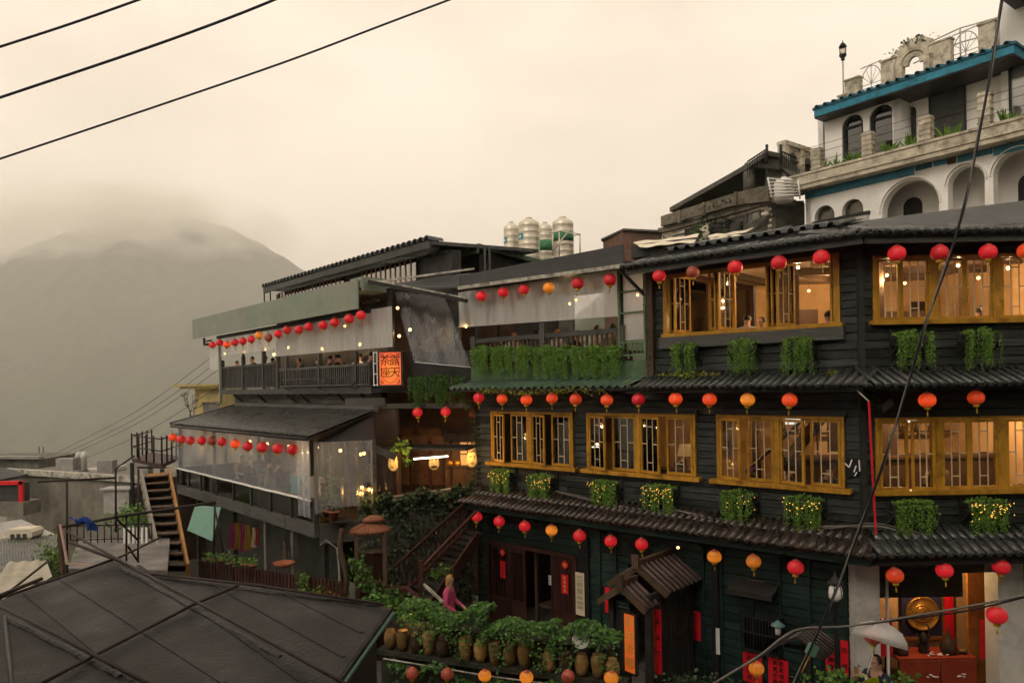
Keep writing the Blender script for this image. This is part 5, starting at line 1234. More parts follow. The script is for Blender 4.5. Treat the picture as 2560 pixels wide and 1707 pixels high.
# upper terrace
MB().zprism([pf(LU, -11.9, .05), pf(LU, .15, .05), pf(LM, 2.7, .05), pf(LM, 3.2, -4), pf(LU, -11.9, -3.4)], 5.86, 6.0).put('deck_floor', 'timber_dark', None, ter)
MB().box(-11.9, -.08, 5.84, .1, -.052, 6.03).put('deck_fascia', 'timber_grey', LU.M(), ter)
board_wall(ter, Fac(tuple(LU.P(0, -.35, 0))[:2], LU.d), -11.5, -.1, 5.2, 5.86, (), .16, 'timber_grey', name='lower_wall')
for s in (-10.5, -8.2, -5.6, -4.6, -2.0, -.6): MB().bar((s, .3, 5.55), (s, -.06, 5.84), .08, .08).put('deck_bracket', 'timber_grey', LU.M(), ter)
balL = shared('bal_left', lambda: MB().box(-.024, -.02, 0, .024, .02, .70).mesh('baluster', 'timber_grey'))
for a, b, zt, n in ((-11.8, -6.5, 6.93, 40), (-6.2, -.08, 6.70, 48)):
    rl = MB().box(a, -.04, zt - .08, b, .04, zt).box(a, -.03, 6.06, b, .03, 6.12).put('railing', 'timber_grey', LU.M(), ter)
    for i in range(n): put('baluster', balL, S(LU.M(a + .06 + (b - a - .12) * i / (n - 1), 0, 6.10), 1, 1, (zt - 6.17) / .70), rl)
for u, top in ((557, 7.15), (609, 7.25), (660, 7.35), (696, 7.1), (718, 7.1), (800, 7.05), (892, 7.0)):
    s = LU.px(u, 930)[0]; p = MB().box(s - .06, -.06, 6.0, s + .06, .06, top).box(s - .045, -.045, top, s + .045, .045, top + .04).put('newel_post', 'timber_grey', LU.M(), ter)
    if top > 7.2: MB().lathe([(.045, 0), (.055, .03), (.03, .07), (.04, .11), (.0, .17)], 8, (s, 0, top + .04)).put('finial', 'timber_grey', LU.M(), p)
a, b = LU.px(705, 975, .3)[0], LU.px(890, 950, .3)[0]
g = MB().tube([(a, -.28, 6.08), (b - .3, -.28, 6.08), (b, -.28, 6.22)], .03, 8).tube([(a, -.28, 6.30), (b - .5, -.28, 6.30)], .018, 6)
for k in range(16): x = a + (b - .5 - a) * k / 15; g.tube([(x, -.28, 6.08), (x, -.28, 6.30)], .011, 5)
for x in (a + .1, (a + b) / 2, b - .4): g.bar((x, -.28, 6.06), (x, -.05, 5.95), .03, .03)
g.put('pipe_rail', 'timber_grey', LU.M(), ter)
for s0, s1, mt in ((-13.7, -7.64, 'fascia_pale'), (-7.63, .26, 'sage_sheet')):
    n = 1
    MB().box(s0, -.54, 8.14, s1, -.50, 8.93).put('fascia_panel', mt, LU.M(), ter)
MB().slab([(-13.6, -.5, 8.70), (.3, -.5, 8.70), (.3, 3.4, 8.95), (-13.0, 3.4, 8.95)], .06).put('terrace_roof', 'timber_dark', LU.M(), ter)
MB().box(-12.0, -.15, 8.05, .2, -.05, 8.17).put('header_beam', 'timber_dark', LU.M(), ter)
MB().tube([(-12.7, -.4, 8.12), (-12.7, -.4, 7.85), (-11.9, -.4, 7.85)], .05, 8).tube([(-12.4, -.4, 7.98), (-11.9, -.4, 7.98)], .035, 8).put('drain_pipe', 'timber_dark', LU.M(), ter)
MB().tube([(-11.95, -.05, 8.1), (-11.95, -.05, 5.5), (-11.95, -.2, 5.45)], .055, 8).put('down_pipe', 'sage_sheet', LU.M(), ter)
MB().box(-12.0, 3.0, 5.3, .6, 3.1, 8.8).put('back_wall', 'interior_dark', LU.M(), ter)
# middle link: gutters, beam, posts, dark back
MB().box(-.3, -.45, 8.62, .35, .3, 9.0).put('link_roof_end', 'sage_sheet', LU.M(), ter)
q0, q1 = at(925, 705, 20.0), at(1165, 752, 19.0)
MB().bar(q0, q1, .22, .10).put('gutter_channel', 'timber_dark', None, ter); MB().bar(q0 + Vector((0, -.08, .06)), q1 + Vector((0, -.08, .06)), .03, .05).put('gutter_edge', 'pale_edge', None, ter)
q0, q1 = at(905, 710, 20.2), at(1185, 672, 19.9)
MB().bar(q0, q1, .06, .05).put('awning_pipe', 'pale_edge', None, ter)
MB().slab([at(960, 712, 20.4), at(1175, 682, 20.2), at(1175, 715, 19.8), at(1060, 720, 20.0)], .04).put('awning_sheet', 'grey_sheet', None, ter)
for u in (975, 1140): s = LM.px(u, 830)[0]; MB().box(s - .07, .02, 6.0, s + .07, .16, 8.7).put('link_post', 'timber_dark', LM.M(), ter)
MB().box(.2, -.06, 5.42, 2.9, .06, 5.56).put('link_beam', 'timber_grey', LM.M(), ter)
MB().box(-.9, -.1, 5.50, .3, .06, 5.72).put('link_ledge', 'timber_grey', LM.M(), ter)
MB().box(.55, .1, 2.9, .63, .18, 5.45).put('link_column', 'timber_grey', LM.M(), ter)
MB().box(.2, -.03, 6.0, 2.8, .03, 6.95).put('link_parapet', 'timber_dark', LM.M(), ter)
MB().box(-1.2, 2.0, -.2, 3.6, 2.1, 5.9).put('link_back_wall', 'brick_red', LM.M(), ter)
MB().box(-.2, 1.6, 6.0, 3.6, 1.7, 8.9).put('link_back_wall', 'interior_dark', LM.M(), ter)
MB().zprism([pf(LM, -.8, .3), pf(LM, 2.75, .3), pf(LM, 3.4, -2.2), pf(LM, -1.2, -2.2)], 2.95, 3.05).put('link_floor', 'timber_dark', None, ter)
MB().box(-.6, -.35, 4.30, 2.7, 1.0, 4.36).put('link_canopy', 'timber_dark', LM.M(), ter)

# curtains
def film(label, fn, nu, nv, mt, hem=None, hm='film_milky'):
    p = fn(0, 0); o = thing('rain_curtain', label, 'curtain', Matrix.Translation(p))
    MB().grid(fn, nu, nv).put('sheet', mt, None, o)
    if hem: MB().tube([fn(i / 24, 0) for i in range(25)], hem, 6).put('hem', hm, None, o)
film('long clear rain curtain with white hem around the lower terrace', lambda i, j: LL.P(-10.5 + 10.42 * i, .07 + .012 * math.sin(i * 60) + .01 * math.sin(j * 7 + i * 20), 3.40 + (1.40 + .03 * math.sin(i * 26)) * j), 90, 8, 'film', .03, 'white_paint')
film('creased clear curtain hanging round the corner of the lower terrace', lambda i, j: LE.P(-.02 + 1.36 * i, .10 + .03 * math.sin(i * 19 + j * 3) + .015 * math.sin(i * 47), 3.10 + .12 * math.sin(i * 2.5) + (1.66 - .12 * math.sin(i * 2.5)) * j), 40, 10, 'film')
film('clear curtain closing the far end of the lower terrace', lambda i, j: LL.P(-10.52, -.05 - 2.9 * i, 3.42 + 1.45 * j + .03 * math.sin(i * 20)), 20, 4, 'film_milky')
film('short gathered curtain end beside the corner of the lower terrace', lambda i, j: LL.P(-.55 + .62 * i, .14 + .05 * math.sin(i * 14 + j) , 3.02 + 1.78 * j), 16, 8, 'film')
film('narrow clear curtain strip beside the hanging mask', lambda i, j: LE.P(1.48 + .35 * i - .08 * j, .1 + .03 * math.sin(i * 12), 3.55 + .95 * j), 10, 6, 'film_dark')
film('milky curtain above the far balustrade of the upper terrace', lambda i, j: LU.P(-11.85 + 5.45 * i, .06 + .02 * math.sin(i * 33), 7.36 + .82 * j), 50, 4, 'film_milky', .012)
film('wide milky curtain above the near balustrade of the upper terrace', lambda i, j: LU.P(-6.38 + 7.6 * i, .08 + .025 * math.sin(i * 31) + .01 * math.sin(i * 80), 7.13 - .05 * i + (1.06) * j), 60, 4, 'film_milky', .012)
d0, d1, d2, d3 = at(1036, 905, 19.4), at(1177, 918, 18.9), at(985, 728, 20.3), at(1110, 738, 20.0)
film('dark clear curtain slanting out over the planter beside the lit sign', lambda i, j: (d0.lerp(d1, i)).lerp(d2.lerp(d3, i), j) + Vector((0, -.05 * math.sin(j * math.pi) + .015 * math.sin(i * 17), 0)), 24, 14, 'film_dark', .012)
w0, w1, w2, w3 = at(524, 925, 30), at(555, 925, 29.6), at(524, 865, 30), at(555, 865, 29.6)
film('small weathered sheet hanging beyond the upper terrace corner', lambda i, j: w0.lerp(w1, i).lerp(w2.lerp(w3, i), j), 4, 4, 'film_milky')

# lanterns of the terraces
lu = [(531, 862), (549, 857), (567, 861), (587, 856), (607, 853), (628, 848), (647, 838), (671, 844), (695, 834), (718, 825), (747, 824), (772, 817), (808, 813), (837, 806), (873, 797), (902, 788)]
lrow(LU, .42, lu, 'lantern under the sage-grey fascia', 'upper terrace lanterns', .08, {2: GLO, 6: ORG, 7: FAD}, anchor='the lit sign', rev=True)
ll = [(453, 1098), (476, 1101), (504, 1101), (555, 1104), (588, 1109), (619, 1115), (656, 1118), (694, 1121), (731, 1123)]
lrow(LL, .28, ll, 'lantern outside the lower terrace curtain', 'lower terrace lanterns', .08, {4: GLO}, anchor='the creased corner curtain', rev=True)
lrow(LL, .28, [(432, 1093)], 'orange-red lantern at the far end of the lower terrace row', 'lower terrace lanterns', .08, {0: GLO})
lrow(LL, .1, [(530, 1101)], 'faded lantern seen through the lower terrace curtain', 'lower terrace lanterns', .08, {0: FAD})
lrow(LM, .25, [(1044, 1031), (1114, 1029)], 'dark red lantern under the grey beam', 'link beam lanterns', .1, anchor='the lit sign')
lrow(LM, -.9, [(1185, 1034)], 'unlit dark lantern in the shade behind the corner', 'link beam lanterns', .3, {0: FAD})

# lit sign of the open-air tea seats
s, z = LM.px(976, 921, .35); MM = LM.M(s, .35, z, .12)
o = thing('lit_sign', 'orange backlit sign with four black characters in a ring', 'sign', MM)
w, h = .60, .88
MB().box(-w/2, -.02, -h/2, w/2, .10, h/2).put('light_panel', 'sign_lit', MM, o)
MB().box(-w/2 - .03, -.03, -h/2 - .04, -w/2, .12, h/2 + .04).box(w/2, -.03, -h/2 - .04, w/2 + .06, .12, h/2 + .04).box(-w/2, -.03, h/2, w/2, .12, h/2 + .04).box(-w/2, -.03, -h/2 - .04, w/2, .12, -h/2).put('frame', 'timber_dark', MM, o)
for ch, x, zz in (('露', .13, .11), ('天', .13, -.21), ('茶', -.13, .11), ('座', -.13, -.21)): put('character', textmesh(ch, .30, 'ink', .003), MM @ Matrix.Translation((x, -.026, zz)), o)
g = MB(); n = 44
for k in range(n):
    a0, a1 = 2 * math.pi * k / n, 2 * math.pi * (k + 1) / n
    g.bar((.255 * math.cos(a0), -.024, .385 * math.sin(a0)), (.255 * math.cos(a1), -.024, .385 * math.sin(a1)), .012, .004, (0, 1, 0))
g.put('ring', 'ink', MM, o)
for sx in (-1, 1):
    for sz in (-1, 1):
        g = MB(); x, zz = .255 * sx, .39 * sz
        for p, q in (((0, 0), (-.07, 0)), ((-.07, 0), (-.05, -.035)), ((0, 0), (0, -.10)), ((0, -.10), (-.03, -.08)), ((-.02, -.03), (-.045, -.05))):
            g.bar((x + p[0] * sx, -.024, zz + p[1] * sz), (x + q[0] * sx, -.024, zz + q[1] * sz), .012, .004, (0, 1, 0))
        g.put('corner_scroll', 'ink', MM, o)
g = MB()
for x in (-w/2 - .17, -w/2 - .07): g.box(x - .012, -.01, -h/2 - .03, x + .012, .015, h/2 + .02)
for k in range(4): zz = -h/2 + .0 + k * h / 3; g.box(-w/2 - .158, -.008, zz - .012, -w/2 - .082, .013, zz + .012)
g.box(-w/2 - .07, .0, .2, -w/2 - .03, .012, .22).put('ladder_bracket', 'white_paint', MM, o)
MB().bar((0, .12, h/2), (0, .5, h/2 + .1), .04, .04).put('hanger', 'timber_dark', MM, o)

# planter on the link
s0, s1 = LM.px(1022, 960, .15)[0], LM.px(1168, 960, .15)[0]
o = thing('hanging_planter', 'broad dark green trailing planter below the slanting curtain', 'planter', LM.M((s0 + s1) / 2, .15, 6.22), 'vine planters along the facade')
MB().box(s0 - (s0 + s1) / 2, -.1, -.22, s1 - (s0 + s1) / 2, .1, -.03).put('box', 'timber_dark', WM[o], o)
trailing(s1 - s0, .68, seed=77, dens=1.7, size=.05, mound=.08).put('foliage', 'leaf_vine', WM[o], o)

# diners behind the balustrades
gp = 'diners on the upper terrace'
cl = ['cloth_dark', 'cloth_dark', 'cloth_navy', 'cloth_dark', 'cloth_brown', 'cloth_dark', 'cloth_dark', 'cloth_white', 'cloth_dark']
dl = ['diner in dark clothes with a hat-like silhouette by the far newel posts', 'diner in dark clothes seated low between two newel posts', 'diner seated under the hanging bulb of the upper terrace', 'diner with dark back turned, first behind the near balustrade', 'diner turned to a neighbour on the upper terrace', 'diner with bowed dark head on the upper terrace', 'diner with face to the rail on the upper terrace', 'diner in pale sleeves lifting a cup on the upper terrace', 'diner in dark clothes beside the lit sign']
for i, u in enumerate((629, 651, 681, 745, 772, 812, 838, 878, 915)):
    s = LU.px(u, 890, -.6)[0]
    sit(LU, s, -.7, 5.72 if u > 700 else 5.95, (math.pi if i % 3 else .3) + R.uniform(-.5, .5), dl[i], cl[i], 'lean' if i in (4, 7) else 'sit', group=gp)
for i, (u, o_, lb) in enumerate(((588, -1.6, 'diner deep in the far end of the upper terrace'), (668, -1.7, 'dark diner behind the bulb-lit newel posts'), (758, -1.7, 'dark diner in the second row behind the near balustrade'), (795, -.6, 'dark diner just left of the middle newel post of the near balustrade'), (826, -1.6, 'dark diner in the second row beside the middle newel post'), (858, -.7, 'diner leaning between newel posts near the lit sign'), (898, -1.5, 'dark diner in the second row near the lit sign'))):
    sit(LU, LU.px(u, 890, o_)[0], o_, 5.72 if u > 700 else 5.95, math.pi * .8 + .5 * i, lb, 'cloth_dark', 'lean' if i % 2 else 'sit', group=gp)
gp = 'diners behind the lower terrace curtain'
for i, (u, c, lb) in enumerate(((498, 'cloth_brown', 'blurred diner near the far end of the lower terrace'), (602, 'cloth_white', 'blurred diner in pale clothes midway along the lower terrace'), (622, 'cloth_dark', 'blurred dark diner midway along the lower terrace'), (668, 'cloth_brown', 'blurred diner in brown behind the lower terrace curtain'), (690, 'cloth_dark', 'blurred dark diner beside the person in turquoise'), (741, 'cloth_teal', 'person in bright turquoise top near the curtain corner'), (788, 'cloth_white', 'pale-haired person just inside the creased corner curtain'))):
    s, z = LL.px(u, 1190, -1.0)
    sit(LL, s, -1.0, 2.6, math.pi * .5 + .4 * i, lb, c, 'sit', group=gp)
table(LL.M(-6.4, -1.5, 2.8), 1.6, .8, .72, 'long table on the lower terrace, far half'); table(LL.M(-2.6, -1.5, 2.8), 1.6, .8, .72, 'long table on the lower terrace, near half')
table(LU.M(-9.3, -1.5, 6.0), 1.6, .8, .72, 'long table on the upper terrace, far half'); table(LU.M(-3.0, -1.5, 6.0), 1.6, .8, .72, 'long table on the upper terrace, near half')

# lamps on the terraces
lb = 'warm bulb behind the upper terrace curtain'
for q_, (u, v, w) in enumerate(((562, 884, 5), (610, 880, 0), (663, 873, 5), (721, 868, 5), (805, 871, 5), (862, 815, 0), (900, 860, 5))):
    s, z = LU.px(u, v, -.8); bulb(LU.P(s, -.8, z), ORDN[6 - q_] + ' ' + lb + ' from the lit sign', w, .045, 'terrace bulbs')
s, z = LU.px(685, 886, .1); bulb(LU.P(s, .1, z), 'warm bulb hanging clear of the curtains on the upper terrace', 0, .05, 'terrace bulbs')
lb = 'warm bulb glowing inside the lower terrace'
for q_, (u, v, o_, w) in enumerate(((527, 1104, -.2, 3), (625, 1103, -.4, 3), (668, 1109, -.4, 4), (722, 1115, -.4, 0))):
    s, z = LL.px(u, v, o_); bulb(LL.P(s, o_, z), ORDN[q_] + ' ' + lb + ' counted from the wooden stair', w, .04, 'terrace bulbs')
lb = 'warm bulb behind the corner curtain of the lower terrace'
for q_, (u, v, o_, w) in enumerate(((792, 1118, -.5, 5), (851, 1126, -.8, 4), (902, 1135, -.9, 0), (910, 1133, -.9, 0), (905, 1218, -.4, 0))):
    s, z = LE.px(u, v, o_); bulb(LE.P(s, o_, z), lb + [', next to the gathered curtain end', ', midway along', ', left of the twin pair', ', right of the twin pair', ', low beside the carriage lamp'][q_], w, .045, 'terrace bulbs')
lb = 'warm bulb behind the dark slanting curtain'
for q_, (u, v, Y, w) in enumerate(((1025, 824, 20.8, 5), (998, 840, 20.6, 0), (994, 770, 21, 0), (1117, 772, 20.6, 0), (1165, 815, 19.9, 2))):
    bulb(at(u, v, Y), lb + [', in its middle', ', above the lit sign', ', near its top edge', ', at the terrace post', ', at the end of the milky curtain'][q_], w, .045, 'terrace bulbs')
bulb(at(1640, 712, 16.2), 'warm bulb at the brace beside the timber pillar of the top floor', 3, .04)
bulb(A.P(A.px(1695, 1368, .5)[0], .5, A.px(1695, 1368, .5)[1]), 'small hanging bulb under the brown eave above the gate canopy', 0, .03)
# carriage lamp at the corner
s, z = LE.px(922, 1222, .12); MM = LE.M(s, .14, z)
o = thing('carriage_lamp', 'lit black carriage lamp hanging at the corner curtain', 'lamp', MM)
MB().lathe([(0, .19), (.01, .17), (.03, .12), (.11, .07), (.115, .055), (0, .06)][::-1], 8).put('hood', 'iron', MM, o); MB().lathe([(.045, -.08), (.06, .055)], 8).put('glass', 'glass_dim', MM, o); MB().lathe([(0, -.06), (.03, -.03), (.03, .01), (0, .04)], 8).put('bulb', 'bulb', MM, o)
MB().lathe([(0, -.14), (.02, -.12), (.05, -.09), (.05, -.08), (0, -.08)], 8).tube([(0, 0, .18), (0, 0, .9)], .006, 5).put('base', 'iron', MM, o)
point('lamp_light', MM @ Vector((0, -.2, -.1)), 3)

# masks and the lit shelf wall under the link
def mask(P, rz, label, sc=1.0, beard=False):
    MM = Matrix.Translation(P) @ Matrix.Rotation(rz, 4, 'Z'); o = thing('face_mask', label, 'mask', MM, 'large lit face masks')
    def f(i, j):
        a = (i - .5) * 2 * 1.25; t = j
        w = (.20 + .06 * math.sin(math.pi * min(1, t * .9 + .12))) * (1 if t > .25 else .45 + .55 * (t / .25) ** .6)
        x = w * math.sin(a); y = -.16 * math.cos(a) * (math.sin(math.pi * (.12 + .8 * t)) ** .5)
        if abs(i - .5) < .08 and .35 < t < .68: y -= .045 * (1 - abs(i - .5) / .08) * (1 - abs(t - .45) / .26)
        if .62 < t < .72 and .1 < abs(i - .5) < .32: y += .03
        return (x * sc, y * sc, (t - .5) * .66 * sc)
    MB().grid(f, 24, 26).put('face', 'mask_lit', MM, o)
    mo = MB().lathe([(0, -.012), (.05, -.006), (.05, .006), (0, .012)], 8, (0, -.165 * sc, -.145 * sc), 1, .3); mo.put('mouth', 'cane_red', MM, o)
    for x in (-.085, .085): MB().lathe([(0, -.008), (.035, 0), (0, .008)], 8, (x * sc, -.148 * sc, .12 * sc), 1, .3).put('eye', 'ink', MM, o); MB().bar(((x - .04) * sc, -.15 * sc, .19 * sc), ((x + .04) * sc, -.15 * sc, .20 * sc), .012, .01).put('eyebrow', 'ink', MM, o)
    if beard: MB().lathe([(0, -.04), (.08, -.02), (.09, .01), (.05, .04), (0, .045)], 8, (0, -.14 * sc, -.2 * sc), 1, .4).put('beard', 'timber_brown', MM, o)
mask(at(984, 1158, 18.6), -.35, 'pale smiling face mask glowing beside the curtain strip', .55)
mask(at(1085, 1156, 19.6), .1, 'bearded face mask glowing under the light tube', .55, True)
mask(at(1179, 1149, 19.0), .3, 'narrow pale face mask glowing at the shop corner', .55)
point('lamp_light', at(1000, 1140, 18.2), 7); point('lamp_light', at(1170, 1130, 18.6), 9); point('lamp_light', at(1120, 1150, 20.3), 12)
q0, q1 = at(1034, 1147, 19.4), at(1120, 1140, 19.4)
o = thing('tube_lamp', 'bright slanting fluorescent tube over the mask display', 'lamp', Matrix.Translation((q0 + q1) / 2))
MB().tube([q0, q1], .018, 8).put('tube', 'tube_light', None, o); MB().bar(q0 + Vector((0, .03, .035)), q1 + Vector((0, .03, .035)), .05, .03).put('fitting', 'timber_grey', None, o)
point('lamp_light', (q0 + q1) / 2 + Vector((0, .3, -.15)), 14, (1, .6, .28))
MM = LM.M(2.05, -1.2, 3.05); o = thing('display_cabinet', 'glowing display cabinet with small masks under the link', 'cabinet', MM)
MB().box(-.5, 0, 0, .5, .25, 1.6).put('carcass', 'timber_brown', MM, o); MB().box(-.02, -.02, .7, .42, .0, 1.35).put('lit_panel', 'panel_lit', MM, o)
for x in (-.35, -.12): MB().lathe([(0, -.1), (.1, -.06), (.12, 0), (.08, .08), (0, .11)], 10, (x, -.03, .75), 1, .3).put('small_mask', 'brass', MM, o)
MB().box(-.03, -.035, 1.0, .43, -.02, 1.03).box(.18, -.035, .7, .21, -.02, 1.35).box(-.5, -.04, .6, .5, 0, .64).put('shelf', 'timber_dark', MM, o)
for k in range(4): MB().box(-2.2 + k * .62, -.05, 0, -2.14 + k * .62, 0, 1.4).put('screen_bar', 'timber_red', MM, o)
# turquoise/plants inside corner
def potplant(P, label, n, size, spread, mt, pot=.12, seed=1, pm='terracotta', cat='plant', name='potted_plant', group=None):
    M = Matrix.Translation(P); o = thing(name, label, cat, M, group)
    MB().lathe([(0, 0), (pot * .7, 0), (pot, pot * 1.5), (pot * 1.08, pot * 1.5), (pot * 1.08, pot * 1.75), (pot * .9, pot * 1.75), (pot * .85, pot * 1.5), (0, pot * 1.5)], 14).put('pot', pm, M, o)
    leafcloud([Vector(P) + Vector((0, 0, pot * 1.6)), Vector(P) + Vector((0, 0, pot * 1.6 + spread[2] * 1.6))], n, size, spread, seed).put('foliage', mt, None, o)
q = LE.P(LE.px(833, 1300, .1)[0], .16, LE.px(833, 1300, .1)[1]); potplant(q, 'terracotta pot below the corner curtain with green top', 60, .07, (.09, .09, .05), 'leaf_ivy', .13, 3)
MB().box(.3, -.4, -.03, .8, .1, .0).put('pot_shelf', 'timber_dark', LE.M(0, 0, LE.px(833, 1300, .1)[1]), ter)
q = LE.P(.42, -.5, 2.8); potplant(q, 'tall potted shrub standing behind the corner curtain', 240, .09, (.12, .12, .3), 'leaf_vine', .16, 4)

# ================================================================== foreground felt roof with pipe frame
Pa, Pb, Pc = at(270, 1398, 11.5), at(970, 1520, 9.5), at(838, 1707, 7.8)
Rn = (Pb - Pa).cross(Pc - Pa).normalized()
if Rn.z < 0: Rn = -Rn
def onroof(u, v, up=0.0):
    x, z = ray(u, v); d = Vector((x, 1, z)); q = Pa + Rn * up; c = Vector((0, 0, CZ))
    return c + d * ((q - c).dot(Rn) / d.dot(Rn))
shed = thing('felt_roof_shed', 'low shed with wet black tar-felt roof in front of the terraces', 'shed', Matrix.Translation((Pb.x, Pb.y, -2)))
ol = [(270, 1398), (380, 1432), (955, 1508), (972, 1521), (820, 1730), (-120, 1730), (-120, 1545), (0, 1500)]
ridge = [onroof(*p) for p in ol]
MB().slab(ridge, .05, -Rn).put('roof_deck', 'tar_felt', None, shed)
# felt strips with lapped, wrinkled seams
def strip(a, b, w, nm, mt, up, wr=.01, n=60):
    p, q = onroof(*a, up), onroof(*b, up); d = (q - p).normalized(); sd = d.cross(Rn).normalized()
    rr = random.Random(int(a[0] + b[1])); ph = [rr.uniform(0, 6) for _ in range(4)]
    def f(i, j):
        k = i * (q - p).length
        return p.lerp(q, i) + sd * ((j - .5) * w + .007 * math.sin(k * 7 + ph[2])) + Rn * (wr * math.sin(k * 31 + ph[0]) * math.sin(k * 13 + ph[1]) * (1 if j in (0, 1) else .4) + wr * .8 + (.012 if 0 < j < 1 else 0))
    return MB().grid(f, n, 3).put(nm, mt, None, shed)
for a, b in (((345, 1440), (700, 1640)), ((10, 1540), (230, 1652)), ((230, 1652), (300, 1690)), ((385, 1440), (640, 1475)), ((640, 1475), (950, 1512)), ((300, 1420), (345, 1440))):
    strip(a, b, .075, 'felt_seam', 'tar_seam', .003, .008)
for a, b in (((60, 1480), (330, 1700)), ((150, 1445), (560, 1705)), ((345, 1412), (760, 1705)), ((520, 1452), (860, 1640)), ((700, 1476), (905, 1580))):
    p, q = onroof(*a, .004), onroof(*b, .004); MB().bar(p, q, .05, .008, tuple(Rn)).put('felt_lap', 'tar_felt', None, shed)
e0, e1 = onroof(972, 1521, -.03), onroof(820, 1730, -.03)
MB().bar(e0 + Vector((.02, 0, -.03)), e1 + Vector((.02, 0, -.03)), .05, .10).put('edge_trim', 'timber_dark', None, shed)
MB().bar(e0 + Vector((.055, 0, -.06)), e1 + Vector((.055, 0, -.06)), .02, .035).put('drip_edge', 'teal_edge', None, shed)
e2 = onroof(270, 1398, -.04)
def wallq(a, b, nm='shed_wall'):
    n_ = (b - a).cross(Vector((0, 0, 1))).normalized()
    a = Vector(a); b = Vector(b)
    MB().add([a - Vector((0, 0, .06)), b - Vector((0, 0, .06)), Vector((b.x, b.y, -2.4)), Vector((a.x, a.y, -2.4))], [(0, 1, 2, 3)]).put(nm, 'timber_dark', None, shed)
wallq(e0 - Vector((.15, .1, 0)), e1 - Vector((.25, 0, 0))); wallq(e2 + Vector((.1, -.15, 0)), e0 - Vector((.15, .1, 0)))
def pipe(name, label, runs, r, mt='rust_iron', cat='pipe', group='rusty pipes lying over the felt roof'):
    o = thing(name, label, cat, Matrix.Translation(runs[0][0]), group)
    for k, pts in enumerate(runs): MB().tube(pts, r * .72, 10).put('pipe' if k == 0 else 'cross_pipe', mt, None, o)
    return o
pipe('frame_pipe', 'long rusty pipe running down the middle of the felt roof', [[onroof(168, 1328, .32), onroof(640, 1585, .12), onroof(870, 1712, .10)]], .028)
pipe('frame_pipe', 'second thick pipe lying beside the upper end of the long pipe', [[onroof(175, 1355, .2), onroof(300, 1402, .12), onroof(380, 1440, .10)]], .035)
pipe('frame_pipe', 'rusty pipe crossing the left corner of the felt roof', [[onroof(-60, 1485, .1), onroof(150, 1590, .10), onroof(420, 1735, .08)]], .032)
pipe('frame_pipe', 'rusty pipe crossing the felt roof from corner to corner', [[onroof(60, 1730, .06), onroof(250, 1630, .06), onroof(487, 1508, .06), onroof(595, 1463, .06)]], .03)
pipe('frame_pipe', 'rusty pipe lying along the back edge of the felt roof', [[onroof(378, 1434, .05), onroof(640, 1462, .05), onroof(960, 1510, .05)]], .025)
pipe('frame_pipe', 'rusty pipe along the left verge of the felt roof', [[onroof(-40, 1508, .06), onroof(160, 1440, .07), onroof(300, 1392, .09), at(400, 1343, 12.6)]], .025)
pipe('frame_pipe', 'pipe with sawn end sticking out left of the felt roof', [[at(-30, 1500, 9.0), at(104, 1446, 9.9)]], .035)
pipe('frame_pipe', 'thin square tube leaning up left of the felt roof', [[at(-30, 1520, 9.0), at(116, 1405, 10.4)]], .024)
pipe('frame_pipe', 'grey steel strut on the lower left of the felt roof', [[onroof(12, 1540, .02), onroof(32, 1735, .02)]], .03, 'timber_grey')
# scaffold frame with laundry cloth
o = thing('pipe_scaffold', 'rusty pipe scaffold frame standing before the wooden stair', 'scaffold', Matrix.Translation(at(168, 1440, 14)))
for k, pts in enumerate(([at(150, 1318, 13.6), at(320, 1287, 14.4), at(540, 1255, 15.2)], [at(168, 1440, 13.6), at(167, 1202, 13.6)], [at(94, 1204, 13.4), at(288, 1194, 14.2)], [at(290, 1330, 14.2), at(289, 1171, 14.2), at(336, 1139, 14.6)], [at(316, 1286, 14.4), at(316, 1402, 14.4)], [at(346, 1172, 14.9), at(345, 1405, 14.9)], [at(537, 1256, 15.2), at(534, 1385, 15.2)], [at(537, 1270, 15.2), at(558, 1378, 15.2)], [at(320, 1365, 14.4), at(346, 1404, 14.8)], [at(285, 1290, 14.2), at(345, 1350, 14.9)], [at(344, 1168, 14.9), at(415, 1168, 15.5)])):
    MB().tube(pts, .028 if k < 1 else .02, 8).put('scaffold_pipe', 'rust_iron', None, o)
o = thing('steel_bracket', 'pinkish slanted steel bracket at the scaffold corner', 'bracket', Matrix.Translation(at(165, 1405, 13.5)))
MB().bar(at(150, 1310, 13.5), at(168, 1405, 13.5), .035, .03).put('upright', 'pink_far', None, o); MB().bar(at(165, 1408, 13.5), at(222, 1412, 13.7), .03, .03).put('foot', 'pink_far', None, o); MB().bar(at(148, 1312, 13.6), at(156, 1432, 13.6), .06, .05).put('back_post', 'timber_brown', None, o)
q = at(214, 1300, 13.75); o = thing('hung_cloth', 'blue cloth thrown over the scaffold pipe', 'cloth', Matrix.Translation(q))
def clo(i, j):
    a = (i - .5) * 2; r = .06 + .05 * math.sin(j * 3.1); return q + Vector(((j - .5) * .42 + .05 * math.sin(i * 9), -.10 * math.cos(a * 1.5) + .02 * math.sin(j * 17), .06 - abs(a) * (.10 + .14 * (j > .5)) + .03 * math.sin(j * 9 + i * 3)))
MB().grid(clo, 16, 14).put('fabric', 'blue_cloth', None, o)

